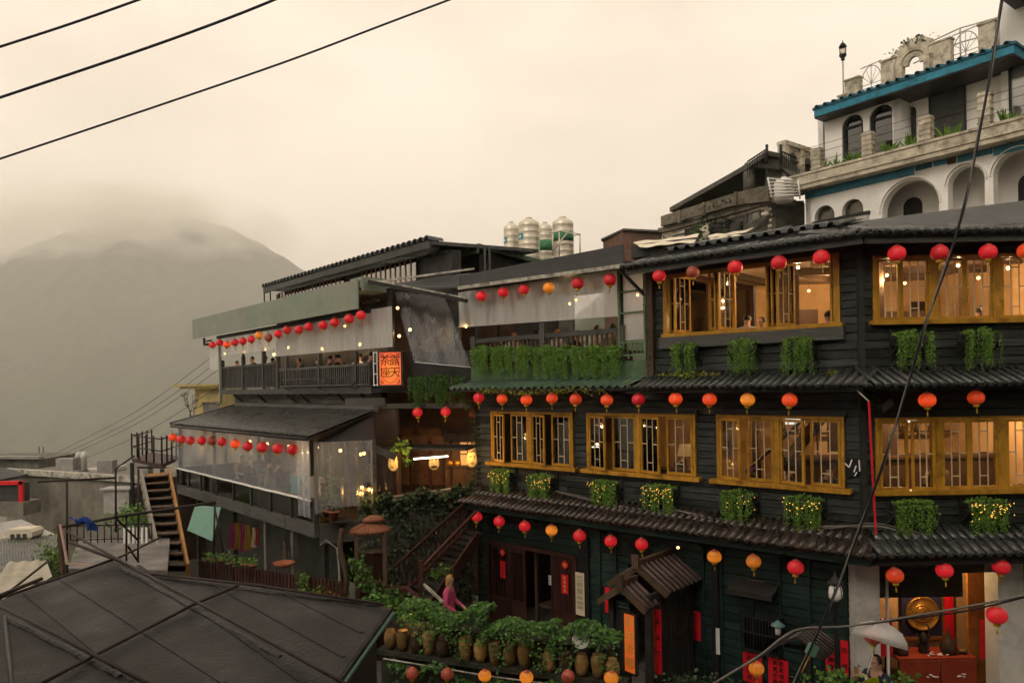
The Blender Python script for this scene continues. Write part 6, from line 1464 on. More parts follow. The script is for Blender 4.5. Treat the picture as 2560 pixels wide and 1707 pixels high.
# ================================================================== left: decks, stair, balcony, low buildings
def quadslab(name, mt, pts, t, label, cat, parent=None, kind=None):
    o = put(name, MB().slab(pts, t).mesh(name, mt), None, parent)
    if parent is None: tag(o, label, cat, None, kind)
    return o
deck = thing('wet_deck', 'wet concrete deck with low iron railing behind the scaffold', 'deck', Matrix.Translation(at(280, 1400, 16)))
dz = at(300, 1400, 16).z
MB().slab([atz(168, 1420, dz), atz(418, 1425, dz), atz(425, 1345, dz), atz(200, 1345, dz)], .2).put('slab', 'stone_ground', None, deck)
g = MB(); a, b = atz(176, 1358, dz), atz(380, 1352, dz)
for k in range(13): p = a.lerp(b, k / 12); g.tube([p, p + Vector((0, 0, .42))], .014, 6)
g.put('railing_bars', 'iron', None, deck); MB().tube([a + Vector((0, 0, .42)), b + Vector((0, 0, .42))], .02, 6).put('handrail', 'iron', None, deck); MB().tube([a + Vector((0, 0, .08)), b + Vector((0, 0, .08))], .016, 6).put('bottom_rail', 'iron', None, deck)
for k in range(6):
    u = 308 + k * 11; c = (at(u, 1358, 16.5), at(u + 5, 1358, 16.5), at(u + 5, 1318, 16.5), at(u, 1318, 16.5)); MB().slab(c, .02, (0, 1, 0)).put('railing_slat', 'white_paint', None, deck)
MB().slab([atz(175, 1440, dz - .2), atz(420, 1440, dz - .2), Vector(atz(420, 1440, dz - .2)) - Vector((0, 0, 3)), Vector(atz(175, 1440, dz - .2)) - Vector((0, 0, 3))], .1, (0, 1, 0)).put('deck_front', 'concrete_dark', None, deck)
st = thing('wooden_stair', 'steep wooden stair with ochre stringer between deck and balcony', 'stair', Matrix.Translation(at(440, 1420, 17.2)))
l0, l1, r0, r1 = at(404, 1425, 16.8), at(352, 1185, 22.0), at(470, 1425, 16.8), at(422, 1178, 22.0)
MB().bar(l0, l1, .07, .34).put('stringer', 'concrete', None, st); MB().bar(r0, r1, .06, .34).put('stringer', 'plank_ochre', None, st)
for k in range(11):
    t = (k + .5) / 11; a, b = l0.lerp(l1, t), r0.lerp(r1, t); MB().bar(a, b, .26, .035).put('tread', 'timber_brown', None, st)
    MB().bar(a + Vector((0, .1, -.1)), b + Vector((0, .1, -.1)), .02, .16).put('riser', 'timber_dark', None, st)
pz = 3.62; bal_ = thing('iron_balcony', 'small balcony with reddish iron railing above the wooden stair', 'balcony', Matrix.Translation(at(380, 1150, 25)))
c = [atz(330, 1146, pz), atz(405, 1160, pz), atz(452, 1140, pz), atz(380, 1130, pz)]
MB().slab(c, .12).put('platform', 'timber_red', None, bal_)
for p, q in ((c[0], c[1]), (c[3], c[0]), (c[1], c[2])):
    for zz in (.42, .82): MB().tube([p + Vector((0, 0, zz)), q + Vector((0, 0, zz))], .022, 6).put('rail', 'rust_iron', None, bal_)
    for k in range(5): w_ = p.lerp(q, k / 4); MB().tube([w_, w_ + Vector((0, 0, .9))], .028, 6).put('baluster', 'rust_iron', None, bal_)
MB().slab([at(368, 1185, 22.5), at(412, 1180, 22.2), at(408, 1235, 22), at(372, 1235, 22.2)], .05, (0, 1, 0)).put('ochre_panel', 'plank_ochre', None, bal_)
MB().bar(c[1] - Vector((0, 0, .15)), c[1] - Vector((0, 0, 4)), .1, .1).put('support_post', 'timber_dark', None, bal_)
MB().bar(c[0] - Vector((0, 0, .15)), c[0] - Vector((0, 0, 4)), .1, .1).put('support_post', 'timber_dark', None, bal_)
# teal sheet, clothes, fence, pots under the lower terrace
q = [at(468, 1325, 17.6), at(530, 1352, 16.6), at(552, 1268, 17.6), at(488, 1262, 18.6)]
o = put('teal_sheet', MB().slab(q, .02, (0, 1, 0)).mesh('teal_sheet', 'teal_sheet')); tag(o, 'pale teal sheet leaning below the end of the lower terrace', 'sheet')
def hang(u, v0, v1, w, mt, label, Y=18.6):
    p = at(u, v0, Y); h = (p.z - at(u, v1, Y).z); o = thing('hanging_scarf', label, 'scarf', Matrix.Translation(p), 'scarves hung under the lower terrace')
    MB().grid(lambda i, j: p + Vector((w * (i - .5) * (.5 + .5 * j) + .01 * math.sin(j * 5), .03 * math.sin(i * 14), -h * j)), 14, 8).put('fabric', mt, None, o)
    MB().tube([p + Vector((-w * .25, 0, 0)), p + Vector((0, 0, .08)), p + Vector((w * .25, 0, 0))], .008, 5).put('hanger', 'iron', None, o)
for u, v0, v1, w, mt, lb in ((580, 1308, 1370, .2, 'scarf_pink', 'dark pink scarf hanging at the left of the row'), (592, 1306, 1372, .22, 'scarf_yellow', 'yellow scarf hanging beside the dark pink one'), (604, 1308, 1378, .22, 'scarf_pink', 'bright pink long scarf in the middle of the row'), (616, 1312, 1374, .24, 'scarf_yellow', 'mustard scarf right of the bright pink one'), (634, 1318, 1368, .14, 'scarf_cream', 'pale striped scarf at the right of the row'), (641, 1320, 1362, .12, 'cane_red', 'small red scarf beside the pale one'), (711, 1352, 1408, .12, 'scarf_cream', 'single pale scarf hanging between the concrete posts')):
    hang(u, v0, v1, w, mt, lb)
fz = thing('picket_fence', 'low dark picket fence in front of the undercroft', 'fence', Matrix.Translation(at(680, 1450, 17)))
fa, fb = at(500, 1432, 17.6), at(862, 1490, 15.2)
pk = shared('picket', lambda: MB().box(-.035, -.012, -.35, .035, .012, .30).mesh('picket', 'timber_red'))
fang = math.atan2((fb - fa).y, (fb - fa).x)
for k in range(44): p = fa.lerp(fb, k / 43); put('picket', pk, Matrix.Translation(p) @ Matrix.Rotation(fang, 4, 'Z'), fz)
MB().bar(fa + Vector((0, .03, .18)), fb + Vector((0, .03, .18)), .03, .06).put('fence_rail', 'timber_red', None, fz); MB().bar(fa + Vector((0, .03, -.2)), fb + Vector((0, .03, -.2)), .03, .06).put('fence_rail', 'timber_red', None, fz)
MB().bar(fa + Vector((0, .25, .12)), fa.lerp(fb, .5) + Vector((0, .25, .12)), .3, .05).put('plant_shelf', 'timber_dark', None, fz)
for k, u in enumerate((516, 548, 582, 612, 634)):
    t = (u - 500) / 362; p = fa.lerp(fb, t) + Vector((0, .25, .15)); potplant(p, ['potted herb at the stair end of the fence shelf', 'bushy herb in orange pot on the fence shelf', 'low herb in dark pot midway on the fence shelf', 'tall leafy herb on the fence shelf', 'bright green herb at the post end of the fence shelf'][k], 70, .07, (.11, .08, .06), 'leaf_deck', .09, 20 + k, group='herb pots on the fence shelf')
p = at(710, 1410, 17.6); o = thing('round_basket', 'shallow red-brown round basket between the posts', 'basket', Matrix.Translation(p)); MB().lathe([(0, -.04), (.2, -.04), (.26, .05), (.24, .05), (.19, -.02), (0, -.02)], 18).put('bowl', 'terracotta', Matrix.Translation(p), o); MB().tube([p + Vector((.2, 0, .05)), p + Vector((0, 0, 1.2))], .006, 5).put('hanging_cord', 'iron', None, o)
# low flat-roofed buildings
cb = thing('concrete_building', 'long low concrete building with flat roof and pale parapet', 'building', Matrix.Translation(at(200, 1300, 30)))
a, b = at(15, 1180, 31), at(362, 1188, 27); a.z = b.z = 2.72; dn = Vector((0, 0, -1))
MB().slab([a, b, b + dn * 4.5, a + dn * 4.5], 4.0, Vector((.3, .95, 0))).put('walls', 'concrete', None, cb)
MB().bar(a + Vector((0, -.05, .08)), b + Vector((0, -.05, .08)), .25, .22).put('parapet', 'pale_edge', None, cb)
for u, w in ((130, .35), (232, .3), (310, .4)): p = a.lerp(b, (u - 15) / 347) + Vector((.3, .8, .1)); MB().box(-w, -.2, 0, w, .2, .5).put('roof_box', 'roof_far', Matrix.Translation(p), cb)
for u in (146, 160): p = a.lerp(b, (u - 15) / 347) + Vector((.3, 1.2, .1)); MB().lathe([(.12, 0), (.12, .5), (.16, .55), (.1, .72), (0, .78)], 10).put('roof_vent', 'tin_pale', Matrix.Translation(p), cb)
p = at(262, 1172, 31); MB().slab([p + Vector((-.9, -.4, 0)), p + Vector((.7, -.4, .1)), p + Vector((.7, .6, .1)), p + Vector((-.9, .6, 0))], .15).put('roof_panel', 'tin_pale', None, cb)
p = at(296, 1240, 26.6); MB().box(-.45, -.15, -.6, .45, .4, .25).box(-.55, -.25, .25, .55, .45, .31).put('meter_box', 'roof_far', Matrix.Translation(p), cb)
gb = thing('grey_shed', 'dark grey flat shed with red-framed opening at its foot', 'building', Matrix.Translation(at(20, 1260, 27)))
p, q = at(-80, 1146, 34), at(97, 1148, 33); q.z = p.z
MB().slab([p, q, q + dn * 1.1, p + dn * 1.1], 3, Vector((0, 1, 0))).put('walls', 'concrete_dark', None, gb); MB().bar(p + Vector((0, -.1, .08)), q + Vector((0.2, -.1, .08)), .3, .12).put('roof_edge', 'roof_far', None, gb)
p, q = at(-90, 1200, 28), at(130, 1182, 28.5)
MB().slab([at(-90, 1165, 30), at(10, 1168, 30), at(70, 1185, 29), at(-90, 1215, 27)], .1).put('lean_roof', 'dark_far', None, gb)
w0, w1 = at(-60, 1208, 27), at(58, 1206, 27); hgt = 48 / F * 27
MB().slab([w0 + Vector((0, .05, 0)), w1 + Vector((0, .05, 0)), w1 + Vector((0, .05, -hgt)), w0 + Vector((0, .05, -hgt))], .3, Vector((0, 1, 0))).put('dark_opening', 'dark_far', None, gb)
MB().bar(w0, w1, .12, .14).bar(w1 + Vector((-.07, 0, .07)), w1 + Vector((-.07, 0, -hgt)), .14, .12).put('red_frame', 'red_frame', None, gb)
MB().slab([at(-80, 1256, 26.8), at(58, 1256, 26.8), at(58, 1290, 26.8), at(-80, 1290, 26.8)], 1.0, (0, 1, 0)).put('base_wall', 'concrete', None, gb)
def roofsheet(name, label, pts, mt, waves):
    P = [at(*p) for p in pts]; o = thing(name, label, 'roof', Matrix.Translation(P[0]))
    MB().grid(lambda i, j: P[0].lerp(P[1], i).lerp(P[3].lerp(P[2], i), j) + Vector((0, 0, .02 * math.sin(i * waves * 2 * math.pi))), waves * 4, 3).put('metal_sheet', mt, None, o)
    MB().slab([p - Vector((0, 0, .05)) for p in (P[0], P[1], P[1] - Vector((0, 0, 4)), P[0] - Vector((0, 0, 4)))], .2, (0, 1, 0)).put('wall', 'concrete_dark', None, o)
    return o
roofsheet('metal_roof', 'pale grey corrugated roof below the concrete building', ((-40, 1348, 20), (150, 1340, 20), (55, 1298, 24), (-40, 1312, 24)), 'roof_far', 22)
roofsheet('metal_roof', 'dark grey corrugated roof left of the green shrub', ((-40, 1455, 15), (150, 1385, 17), (140, 1335, 20), (-40, 1350, 19)), 'tile_black', 26)
roofsheet('metal_roof', 'cream flat sheet roof beside the felt roof', ((-60, 1530, 11), (130, 1440, 13), (115, 1398, 15.5), (20, 1405, 15)), 'cream_sheet', 3)
p = at(52, 1338, 19.5); o = thing('roof_skylight', 'cream rounded skylight box on the grey corrugated roof', 'skylight', Matrix.Translation(p)); MB().cbox(-.36, -.1, -.1, .36, .4, .18, .08).put('shell', 'tarp_cream', Matrix.Translation(p), o)
for k in range(3): MB().box(-.2 + k * .16, -.115, -.05, -.1 + k * .16, -.101, .06).put('opening', 'dark_far', Matrix.Translation(p), o)
p = at(128, 1390, 15.5); vine('bright green shrub growing beside the scaffold corner', [p - Vector((0, 0, .3)), p + Vector((0, 0, .25))], 260, .08, (.16, .1, .16), 'leaf_deck', 31, 'garden_shrub')
p = at(345, 1290, 22); vine('green bushes below the wooden stair', [at(300, 1300, 24), at(330, 1295, 23), at(370, 1280, 23)], 420, .12, (.3, .2, .2), 'leaf_deck', 32, 'garden_shrub')
yb = thing('yellow_building', 'pale yellow building with flat cornice behind the lower terrace roof', 'building', Matrix.Translation(at(510, 1030, 36)))
p, q = at(487, 972, 36), at(552, 972, 36)
MB().box(0, 0, -9, (q - p).x, 3, 0).put('walls', 'yellow_plaster', Matrix.Translation(p), yb); MB().box(-.6, -.3, 0, (q - p).x, 3, .12).box(-.9, -.4, .12, (q - p).x, 3, .22).put('cornice', 'yellow_plaster', Matrix.Translation(p), yb)
MB().box(.4, -.03, -1.9, 1.2, .02, -.75).put('window', 'concrete', Matrix.Translation(p), yb); MB().box(.34, -.05, -.75, 1.25, 0, -.65).put('lintel', 'concrete_dark', Matrix.Translation(p), yb)
o = thing('bare_tree', 'thin leafless tree beside the yellow building', 'tree', Matrix.Translation(at(480, 1060, 33)))
g = MB(); rr = random.Random(5); tp = at(485, 1062, 33)
def branch(p, d, L, r, dep):
    q = p + d * L; g.tube([p, p.lerp(q, .5) + Vector((rr.gauss(0, .03), 0, rr.gauss(0, .03))), q], [r, r * .8, r * .55], 5)
    if dep: 
        for k in range(3): branch(q, (d + Vector((rr.gauss(0, .5), rr.gauss(0, .4), rr.gauss(.1, .3)))).normalized(), L * .68, r * .6, dep - 1)
branch(tp - Vector((0, 0, .6)), Vector((-.1, 0, 1)), .8, .04, 4); g.put('branches', 'timber_brown', None, o)

# ================================================================== court in front: ivy wall, stairs, gazebo, jar wall
VP0, VP1 = at(905, 1300, 17.6), at(1178, 1300, 19.3)
VF = Fac((VP0.x, VP0.y), (VP1.x - VP0.x, VP1.y - VP0.y)); VL = math.hypot(VP1.x - VP0.x, VP1.y - VP0.y)
iv = thing('ivy_wall', 'tall wall covered with dark ivy beside the outdoor stair', 'wall', VF.M(0, 0, -.4))
MB().prism([(0, -.4), (VL, -.4), (VL, 3.38), (0, 3.30)], .0, .25).put('wall_core', 'concrete_dark', VF.M(), iv)
def ivyleaves(n, seed):
    global R
    keep = R; R = random.Random(seed); mb = MB()
    for i in range(n):
        x = R.uniform(-.05, VL + .05); top = 3.42 + .10 * math.sin(x * 5) + .06 * math.sin(x * 13)
        z = top - abs(R.gauss(0, 1)) * .25 if R.random() < .3 else R.uniform(.2, top)
        y = -abs(R.gauss(0, .05)) - (.10 if z > 3.2 else .02) * R.random()
        leaf(mb, VF.P(x, -y, z), R.uniform(.06, .11), nrm=(VF.n[0], VF.n[1], .4), up=(0, 0, -.5), asp=.9)
    R = keep
    return mb
ivyleaves(4200, 3).put('foliage', 'leaf_ivy', None, iv)
stair = thing('outdoor_stair', 'dark wooden outdoor stair with handrails beside the ivy wall', 'stair', Matrix.Translation(at(1080, 1560, 16.8)))
sa0, sa1, sb0, sb1 = at(990, 1470, 16.6), at(1168, 1292, 18.9), at(1062, 1490, 16.2), at(1196, 1300, 18.4)
for a, b in ((sa0, sa1), (sb0, sb1)): MB().bar(a - Vector((0, 0, .4)), b - Vector((0, 0, .4)), .06, .30).put('stringer', 'timber_red', None, stair)
for k in range(14):
    t = k / 13; MB().bar(sa0.lerp(sa1, t) - Vector((0, 0, .35)), sb0.lerp(sb1, t) - Vector((0, 0, .35)), .26, .04).put('tread', 'timber_dark', None, stair)
for a, b in ((at(985, 1418, 16.6), at(1165, 1253, 18.9)), (at(1055, 1418, 16.2), at(1190, 1278, 18.4))): MB().bar(a, b, .06, .05).put('handrail', 'timber_red', None, stair)
for k in range(16):
    t = k / 15; a, b = at(985, 1420, 16.6).lerp(at(1165, 1255, 18.9), t), sa0.lerp(sa1, t); MB().bar(a, b - Vector((0, 0, .3)), .035, .035).put('baluster', 'timber_red', None, stair)
MB().bar(at(1052, 1400, 16.2), at(1052, 1520, 16.2), .10, .10).put('newel_post', 'timber_red', None, stair)
MB().bar(at(1060, 1460, 16.1), at(1108, 1505, 15.6), .05, .05).put('lower_handrail', 'pale_edge', None, stair)
MB().bar(at(960, 1465, 16.2), at(1020, 1470, 16.0), .06, .06).bar(at(1020, 1470, 16.0), at(1060, 1510, 15.7), .06, .06).put('lower_handrail', 'timber_red', None, stair)
gz = at(925, 1300, 16.4); GM_ = T(gz.x, gz.y, .0, .2)
gaz = thing('gate_pavilion', 'small wooden gate pavilion with domed rust-brown shingle roof', 'pavilion', GM_)
zr = at(930, 1288, 16.4).z; zb = at(930, 1328, 16.4).z
def dome(r0, r1, z0, z1, nm):
    f = MB().lathe([(r0, z0), (r0 * .85, z0 + (z1 - z0) * .32), (r0 * .55, z0 + (z1 - z0) * .68), (r1, z1), (0, z1 + .01)], 26, (0, 0, 0), 1, .75).lathe([(0, z0 + .02), (r0 * .98, z0 - .015)], 26, (0, 0, 0), 1, .75).put(nm, 'bark_roof', GM_, gaz)
    for k in range(26):
        t = 2 * math.pi * k / 26; pts = [(r * math.cos(t), .75 * r * math.sin(t), z + .008) for r, z in ((r0 * 1.01, z0), (r0 * .86, z0 + (z1 - z0) * .32), (r0 * .56, z0 + (z1 - z0) * .68), (r1, z1))]; MB().tube(pts, .010, 4).put('roof_batten', 'bark_roof', GM_, f)
dome(.46, .10, zb, zb + .20, 'lower_roof'); 
up_ = MB().lathe([(.26, zr - .13), (.2, zr - .06), (.1, zr - .02), (0, zr)], 22, (.08, .05, 0), 1, .75).put('upper_roof', 'bark_roof', GM_, gaz)
for x in (-.30, .30):
    for y in (-.2, .2): MB().box(x - .045, y - .045, 0, x + .045, y + .045, zb + .04).put('post', 'timber_brown', GM_, gaz)
for z in (1.0, 1.7, 2.38): MB().box(-.26, -.23, z, .26, -.17, z + .07).put('rail', 'timber_brown', GM_, gaz)
for k in range(8): x = -.23 + k * .065; MB().box(x - .014, -.215, .1, x + .014, -.185, 2.38).put('door_slat', 'timber_red', GM_, gaz)
MB().box(-.27, -.17, 0, .27, -.12, 2.38).put('door_panel', 'timber_red', GM_, gaz); MB().box(.27, -.17, 0, .30, .17, 2.38).put('side_panel', 'timber_red', GM_, gaz)
for k in range(4): MB().box(.285, -.15 + k * .09, .2, .315, -.11 + k * .09, 2.38).put('side_slat', 'timber_red', GM_, gaz)
tr = at(875, 1440, 16.0)
o = thing('bare_tree', 'pale twisted bare trunk beside the gate pavilion', 'tree', Matrix.Translation((tr.x, tr.y, 0)))
MB().tube(smooth([at(862, 1530, 15.8), at(866, 1440, 15.8), at(850, 1370, 15.9), at(856, 1320, 16.0)]), [.06] * 24 + [.04], 8).put('trunk', 'timber_brown', None, o)
MB().tube(smooth([at(850, 1520, 15.9), at(848, 1420, 15.9), at(842, 1370, 15.8)]), .022, 6).put('branch', 'pale_edge', None, o); MB().tube([at(842, 1370, 15.8), at(815, 1350, 15.8), at(800, 1362, 15.7)], .015, 6).put('branch', 'pale_edge', None, o)
# shrubs between pavilion and shed
for (u0, v0, u1, v1, Y, n, sz, sp, mt, sd, lb) in ((885, 1400, 940, 1490, 15.6, 260, .09, (.09, .08, .10), 'leaf_vine', 41, 'dark leafy shrub before the gate pavilion'), (950, 1490, 1010, 1530, 15.2, 420, .10, (.18, .12, .10), 'leaf_vine', 42, 'low green shrub between pavilion and jar wall'), (775, 1485, 840, 1475, 15.6, 260, .09, (.14, .1, .08), 'leaf_deck', 43, 'yellow-green plant behind the felt roof edge'), (800, 1482, 838, 1478, 15.5, 60, .08, (.12, .1, .05), 'leaf_autumn', 44, 'orange-leaved plant behind the felt roof edge'), (750, 1455, 762, 1440, 15.6, 60, .09, (.06, .05, .07), 'leaf_deck', 45, 'small upright green sprig behind the felt roof'), (1085, 1440, 1112, 1425, 16.6, 90, .10, (.10, .08, .05), 'leaf_deck', 46, 'bright round-leaved plant by the stair foot'), (985, 1130, 1010, 1110, 18.6, 60, .12, (.12, .08, .07), 'leaf_deck', 47, 'climbing leaves on the grey column above the mask'), (1015, 1130, 1020, 1160, 18.6, 36, .11, (.06, .05, .05), 'leaf_deck', 48, 'hanging leaf spray beside the light tube')):
    vine(lb, [at(u0, v0, Y), at(u1, v1, Y)], n, sz, sp, mt, sd, 'leafy_shrub')
# jar wall
JW = Fac(tuple(at(950, 960, 15.1))[:2], tuple((at(1540, 960, 13.2) - at(950, 960, 15.1)).xy)); JL = (at(1540, 960, 13.2) - at(950, 960, 15.1)).length
jw = thing('jar_wall', 'dark stone garden wall with ledge for the row of jars', 'wall', JW.M(0, 0, -1.2))
MB().box(-.1, .22, -2.4, JL - .3, .5, 1.15).put('wall_core', 'garden_stone', JW.M(), jw); MB().box(-.1, -.14, .60, JL + .1, .22, .70).put('ledge', 'garden_stone', JW.M(), jw)
MB().box(-.1, .02, -2.4, JL + .1, .22, .60).put('lower_wall', 'garden_stone', JW.M(), jw)
MB().tube([JW.P(.1, .2, .56), JW.P(JL * .5, .22, .53), JW.P(JL, .2, .56)], .014, 6).put('wire_pipe', 'pale_edge', None, jw)
def jar(k, pm):
    v = [[(0, 0), (.07, 0), (.115, .10), (.13, .21), (.115, .30), (.08, .35), (.085, .375), (.07, .375), (.065, .35), (0, .34)], [(0, 0), (.075, 0), (.10, .10), (.125, .25), (.125, .31), (.095, .36), (.10, .38), (.085, .38), (0, .36)], [(0, 0), (.09, 0), (.135, .12), (.14, .22), (.10, .31), (.105, .33), (.09, .33), (0, .3)]][k]
    return shared(('jar', k, pm), lambda: MB().lathe(v, 18).mesh('vessel', pm))
jl = ['rounded ochre jar in the row on the garden wall ledge', 'slim ochre jar in the row on the garden wall ledge', 'squat dark jar in the row on the garden wall ledge']
for i, u in enumerate((977, 1008, 1042, 1073, 1109, 1165, 1202, 1238, 1275, 1311, 1373, 1413, 1454, 1495, 1531)):
    s = JW.px(u, 1640, .02)[0]; k = {2: 2, 4: 2}.get(i, i % 2); pm = 'jar_brown' if i in (2, 4, 11) else 'jar_ochre'
    M = JW.M(s, .02, .70, R.uniform(0, 6)); o = thing('storage_jar', ORDN[14 - i] + ' jar on the garden wall ledge counted from the gate, ' + ['rounded ochre', 'slim ochre', 'squat dark'][2 if pm == 'jar_brown' else k], 'jar', M, 'jars along the garden wall')
    sc_ = R.uniform(.98, 1.12); put('vessel', jar(k, pm), S(M, sc_, sc_, sc_ * 1.05), o)
    MB().lathe([(0, .345), (.068, .35), (.07, .362), (.02, .375), (0, .38)], 12).put('lid', pm, S(M, sc_, sc_, sc_ * 1.05), o)
def hedge(label, s0, s1, zc, n, size, sy, sz, mt, seed, trail=0, o_=-.05):
    global R
    keep = R; R = random.Random(seed); mb = MB(); ph = [R.uniform(0, 6) for _ in range(3)]
    for i in range(n):
        s = R.uniform(s0, s1); hump = .10 * math.sin(s * 2.3 + ph[0]) + .08 * math.sin(s * 5.1 + ph[1])
        if trail and R.random() < trail:
            tt = abs(math.sin(s * 3.7 + ph[2])) ** 3; z = zc + hump - R.random() * (.2 + .6 * tt); y = .16 + R.gauss(0, .06); sc = .85
        else:
            a = R.uniform(0, math.pi); r = math.sqrt(R.random()) * .3 + .7; z = zc + hump + sz * math.sin(a) * r + R.gauss(0, .02); y = o_ + sy * math.cos(a) * r; sc = 1
        leaf(mb, JW.P(s, y, z), size * sc * R.uniform(.7, 1.2), nrm=(0, -.5, .7), up=(R.gauss(0, .6), -.5, -.5 if trail else .2), asp=.62)
    R = keep
    o = thing('hedge_vine', label, 'vine', JW.M((s0 + s1) / 2, 0, zc)); mb.put('foliage', mt, None, o)
    MB().tube([JW.P(s0, -.15, zc - .1), JW.P((s0 + s1) / 2, -.1, zc), JW.P(s1, -.15, zc - .1)], .02, 6).put('stem', 'timber_brown', None, o)
hedge('lush vine with big leaves spilling over the garden wall', .45, 2.35, 1.57, 3000, .086, .26, .13, 'leaf_vine', 51, .20)
hedge('lower vine trailing over the jars near the gate canopy', 2.2, 3.75, 1.43, 2000, .084, .22, .09, 'leaf_vine', 52, .20)
hedge('yellow-green bushy vine at the gate end of the garden wall', 3.65, 4.9, 1.42, 1400, .082, .22, .12, 'leaf_vine', 53, .22)
hedge('trailing ivy below the jars on the garden wall', .2, 4.9, .36, 800, .10, .12, .12, 'leaf_vine', 54, .3, .16)
lrow(JW, .45, [(1030, 1682), (1118, 1684), (1420, 1690)], 'faded red lantern below the jars', 'garden wall lanterns', .05, {0: 'lantern_faded', 1: 'lantern_faded', 2: 'lantern_faded'}, .25, anchor='the felt roof')
lrow(JW, .45, [(1212, 1688), (1316, 1692), (1528, 1694)], 'yellow-orange lantern below the jars', 'garden wall lanterns', .05, {0: ORG, 1: ORG, 2: ORG}, .25, anchor='the felt roof')
p = at(1025, 1530, 15.0); bulb(p, 'bright bare bulb glowing among the hedge leaves', 3, .05, 'garden bulbs')
p = at(1452, 1598, 13.4); o = thing('round_pan', 'pale round tray half hidden by the hedge', 'tray', Matrix.Translation(p)); MB().lathe([(0, 0), (.15, 0), (.16, .03), (.15, .03), (.14, .01), (0, .01)], 20).put('tray', 'white_paint', Matrix.Translation(p) @ Matrix.Rotation(1.2, 4, 'X'), o)

# umbrella visitor and front plants
up = at(2190, 1660, 11.2); PM = T(up.x + .02, up.y, up.z - .30 - 1.35, math.radians(-60))
person('camera', PM, 'visitor in dark clothes raising a phone under the white umbrella', 'cloth_navy', 'cloth_dark', 'hair_black')
um = at(2206, 1553, 11.1); UM = Matrix.Translation(um) @ Matrix.Rotation(math.radians(18), 4, 'Y') @ Matrix.Rotation(math.radians(-12), 4, 'X')
o = thing('umbrella', 'translucent white umbrella held over the visitor', 'umbrella', UM)
MB().lathe([(.40, -.30), (.375, -.21), (.29, -.10), (.16, -.03), (0, 0)], 8).put('canopy', 'umbrella_film', UM, o)
hb = UM.inverted() @ (PM @ Vector((.06, -.36, 1.55)))
MB().tube([(0, 0, .05), tuple(hb)], .008, 6).put('shaft', 'white_paint', UM, o)
h0 = hb; MB().tube([h0, h0 + Vector((.01, 0, -.10)), h0 + Vector((-.02, 0, -.15)), h0 + Vector((-.08, 0, -.15)), h0 + Vector((-.10, 0, -.10))], .012, 8).put('handle', 'white_paint', UM, o)
for k in range(8):
    t = 2 * math.pi * k / 8; MB().tube([(.4 * math.cos(t), .4 * math.sin(t), -.302), (.29 * math.cos(t), .29 * math.sin(t), -.102), (0, 0, -.003)], .006, 4).put('rib', 'white_paint', UM, o)
pm_ = PM @ Matrix.Translation((-.10, -.36, 1.58)); o = thing('phone', 'slim phone in the raised hand of the visitor', 'phone', pm_); MB().cbox(-.036, -.004, -.07, .036, .004, .08, .008).put('case', 'jar_ochre', pm_, o)
for (u, v, Y, n, sz, sp, mt, sd, lb) in ((2085, 1698, 10.4, 130, .08, (.16, .15, .05), 'leaf_deck', 61, 'low green bush before the narrow red papers'), (2262, 1704, 10.2, 60, .09, (.08, .08, .05), 'leaf_deck', 62, 'green bush tips right of the visitor'), (1730, 1700, 11.8, 160, .08, (.25, .15, .05), 'leaf_ivy', 63, 'grey-green bush below the gate steps')):
    vine(lb, [at(u - 30, v, Y), at(u + 30, v, Y)], n, sz, sp, mt, sd, 'leafy_shrub')
p = at(2172, 1700, 9.4); o = thing('broad_leaf_plant', 'bright lime broad leaf rising before the visitor', 'plant', Matrix.Translation(p - Vector((0, 0, .5))))
def bl(p, d, L, W, mt='leaf_big'):
    d = Vector(d).normalized(); s_ = d.cross(Vector((0, 1, .3))).normalized(); n_ = s_.cross(d)
    MB().grid(lambda i, j: p + d * L * j + s_ * (i - .5) * W * math.sin(math.pi * min(1, .08 + j * .92)) ** .8 - n_ * (.10 * j * j + .06 * abs(i - .5)), 6, 10).put('leaf_blade', mt, None, o)
bl(p - Vector((.12, 0, .22)), (.35, -.2, 1), .40, .26); bl(p - Vector((-.1, 0, .25)), (-.5, -.3, .7), .34, .22); bl(p - Vector((.3, -.1, .25)), (-.6, -.3, .6), .3, .2)
MB().tube([p - Vector((0, 0, .6)), p - Vector((0, 0, .2))], .02, 6).put('stalk', 'leaf_deck', None, o)
# street string with two lanterns
pts = [at(1770, 1716, 10.0), at(1830, 1680, 10.1), at(1900, 1637, 10.3), at(1960, 1590, 10.6), at(2010, 1570, 10.8), at(2130, 1563, 11.0), at(2350, 1528, 10.6), at(2470, 1506, 10.3), at(2620, 1476, 10.0)]
o = thing('overhead_cable', 'brown twisted cable strung low across the shop front', 'cable', Matrix.Translation(pts[0])); sp = smooth(pts)
MB().tube(sp, .016, 6).put('cable', 'cable_grey', None, o); MB().tube([p + Vector((0, .01, .03 * math.sin(i * .21) - .03)) for i, p in enumerate(sp)], .013, 6).put('cable', 'cable_black', None, o)
lantern(at(1891, 1670, 10.25), ORG, 'brown-orange lantern hanging from the low cable before red papers', 'street lanterns', .21, .04)
lantern(at(2183, 1590, 10.9), FAD, 'brownish-orange lantern hanging in front of the umbrella', 'street lanterns', .255, .04)
lantern(at(2492, 1537, 10.3), RED, 'large red lantern hanging from the low cable by the white column', 'street lanterns', .27, .05)
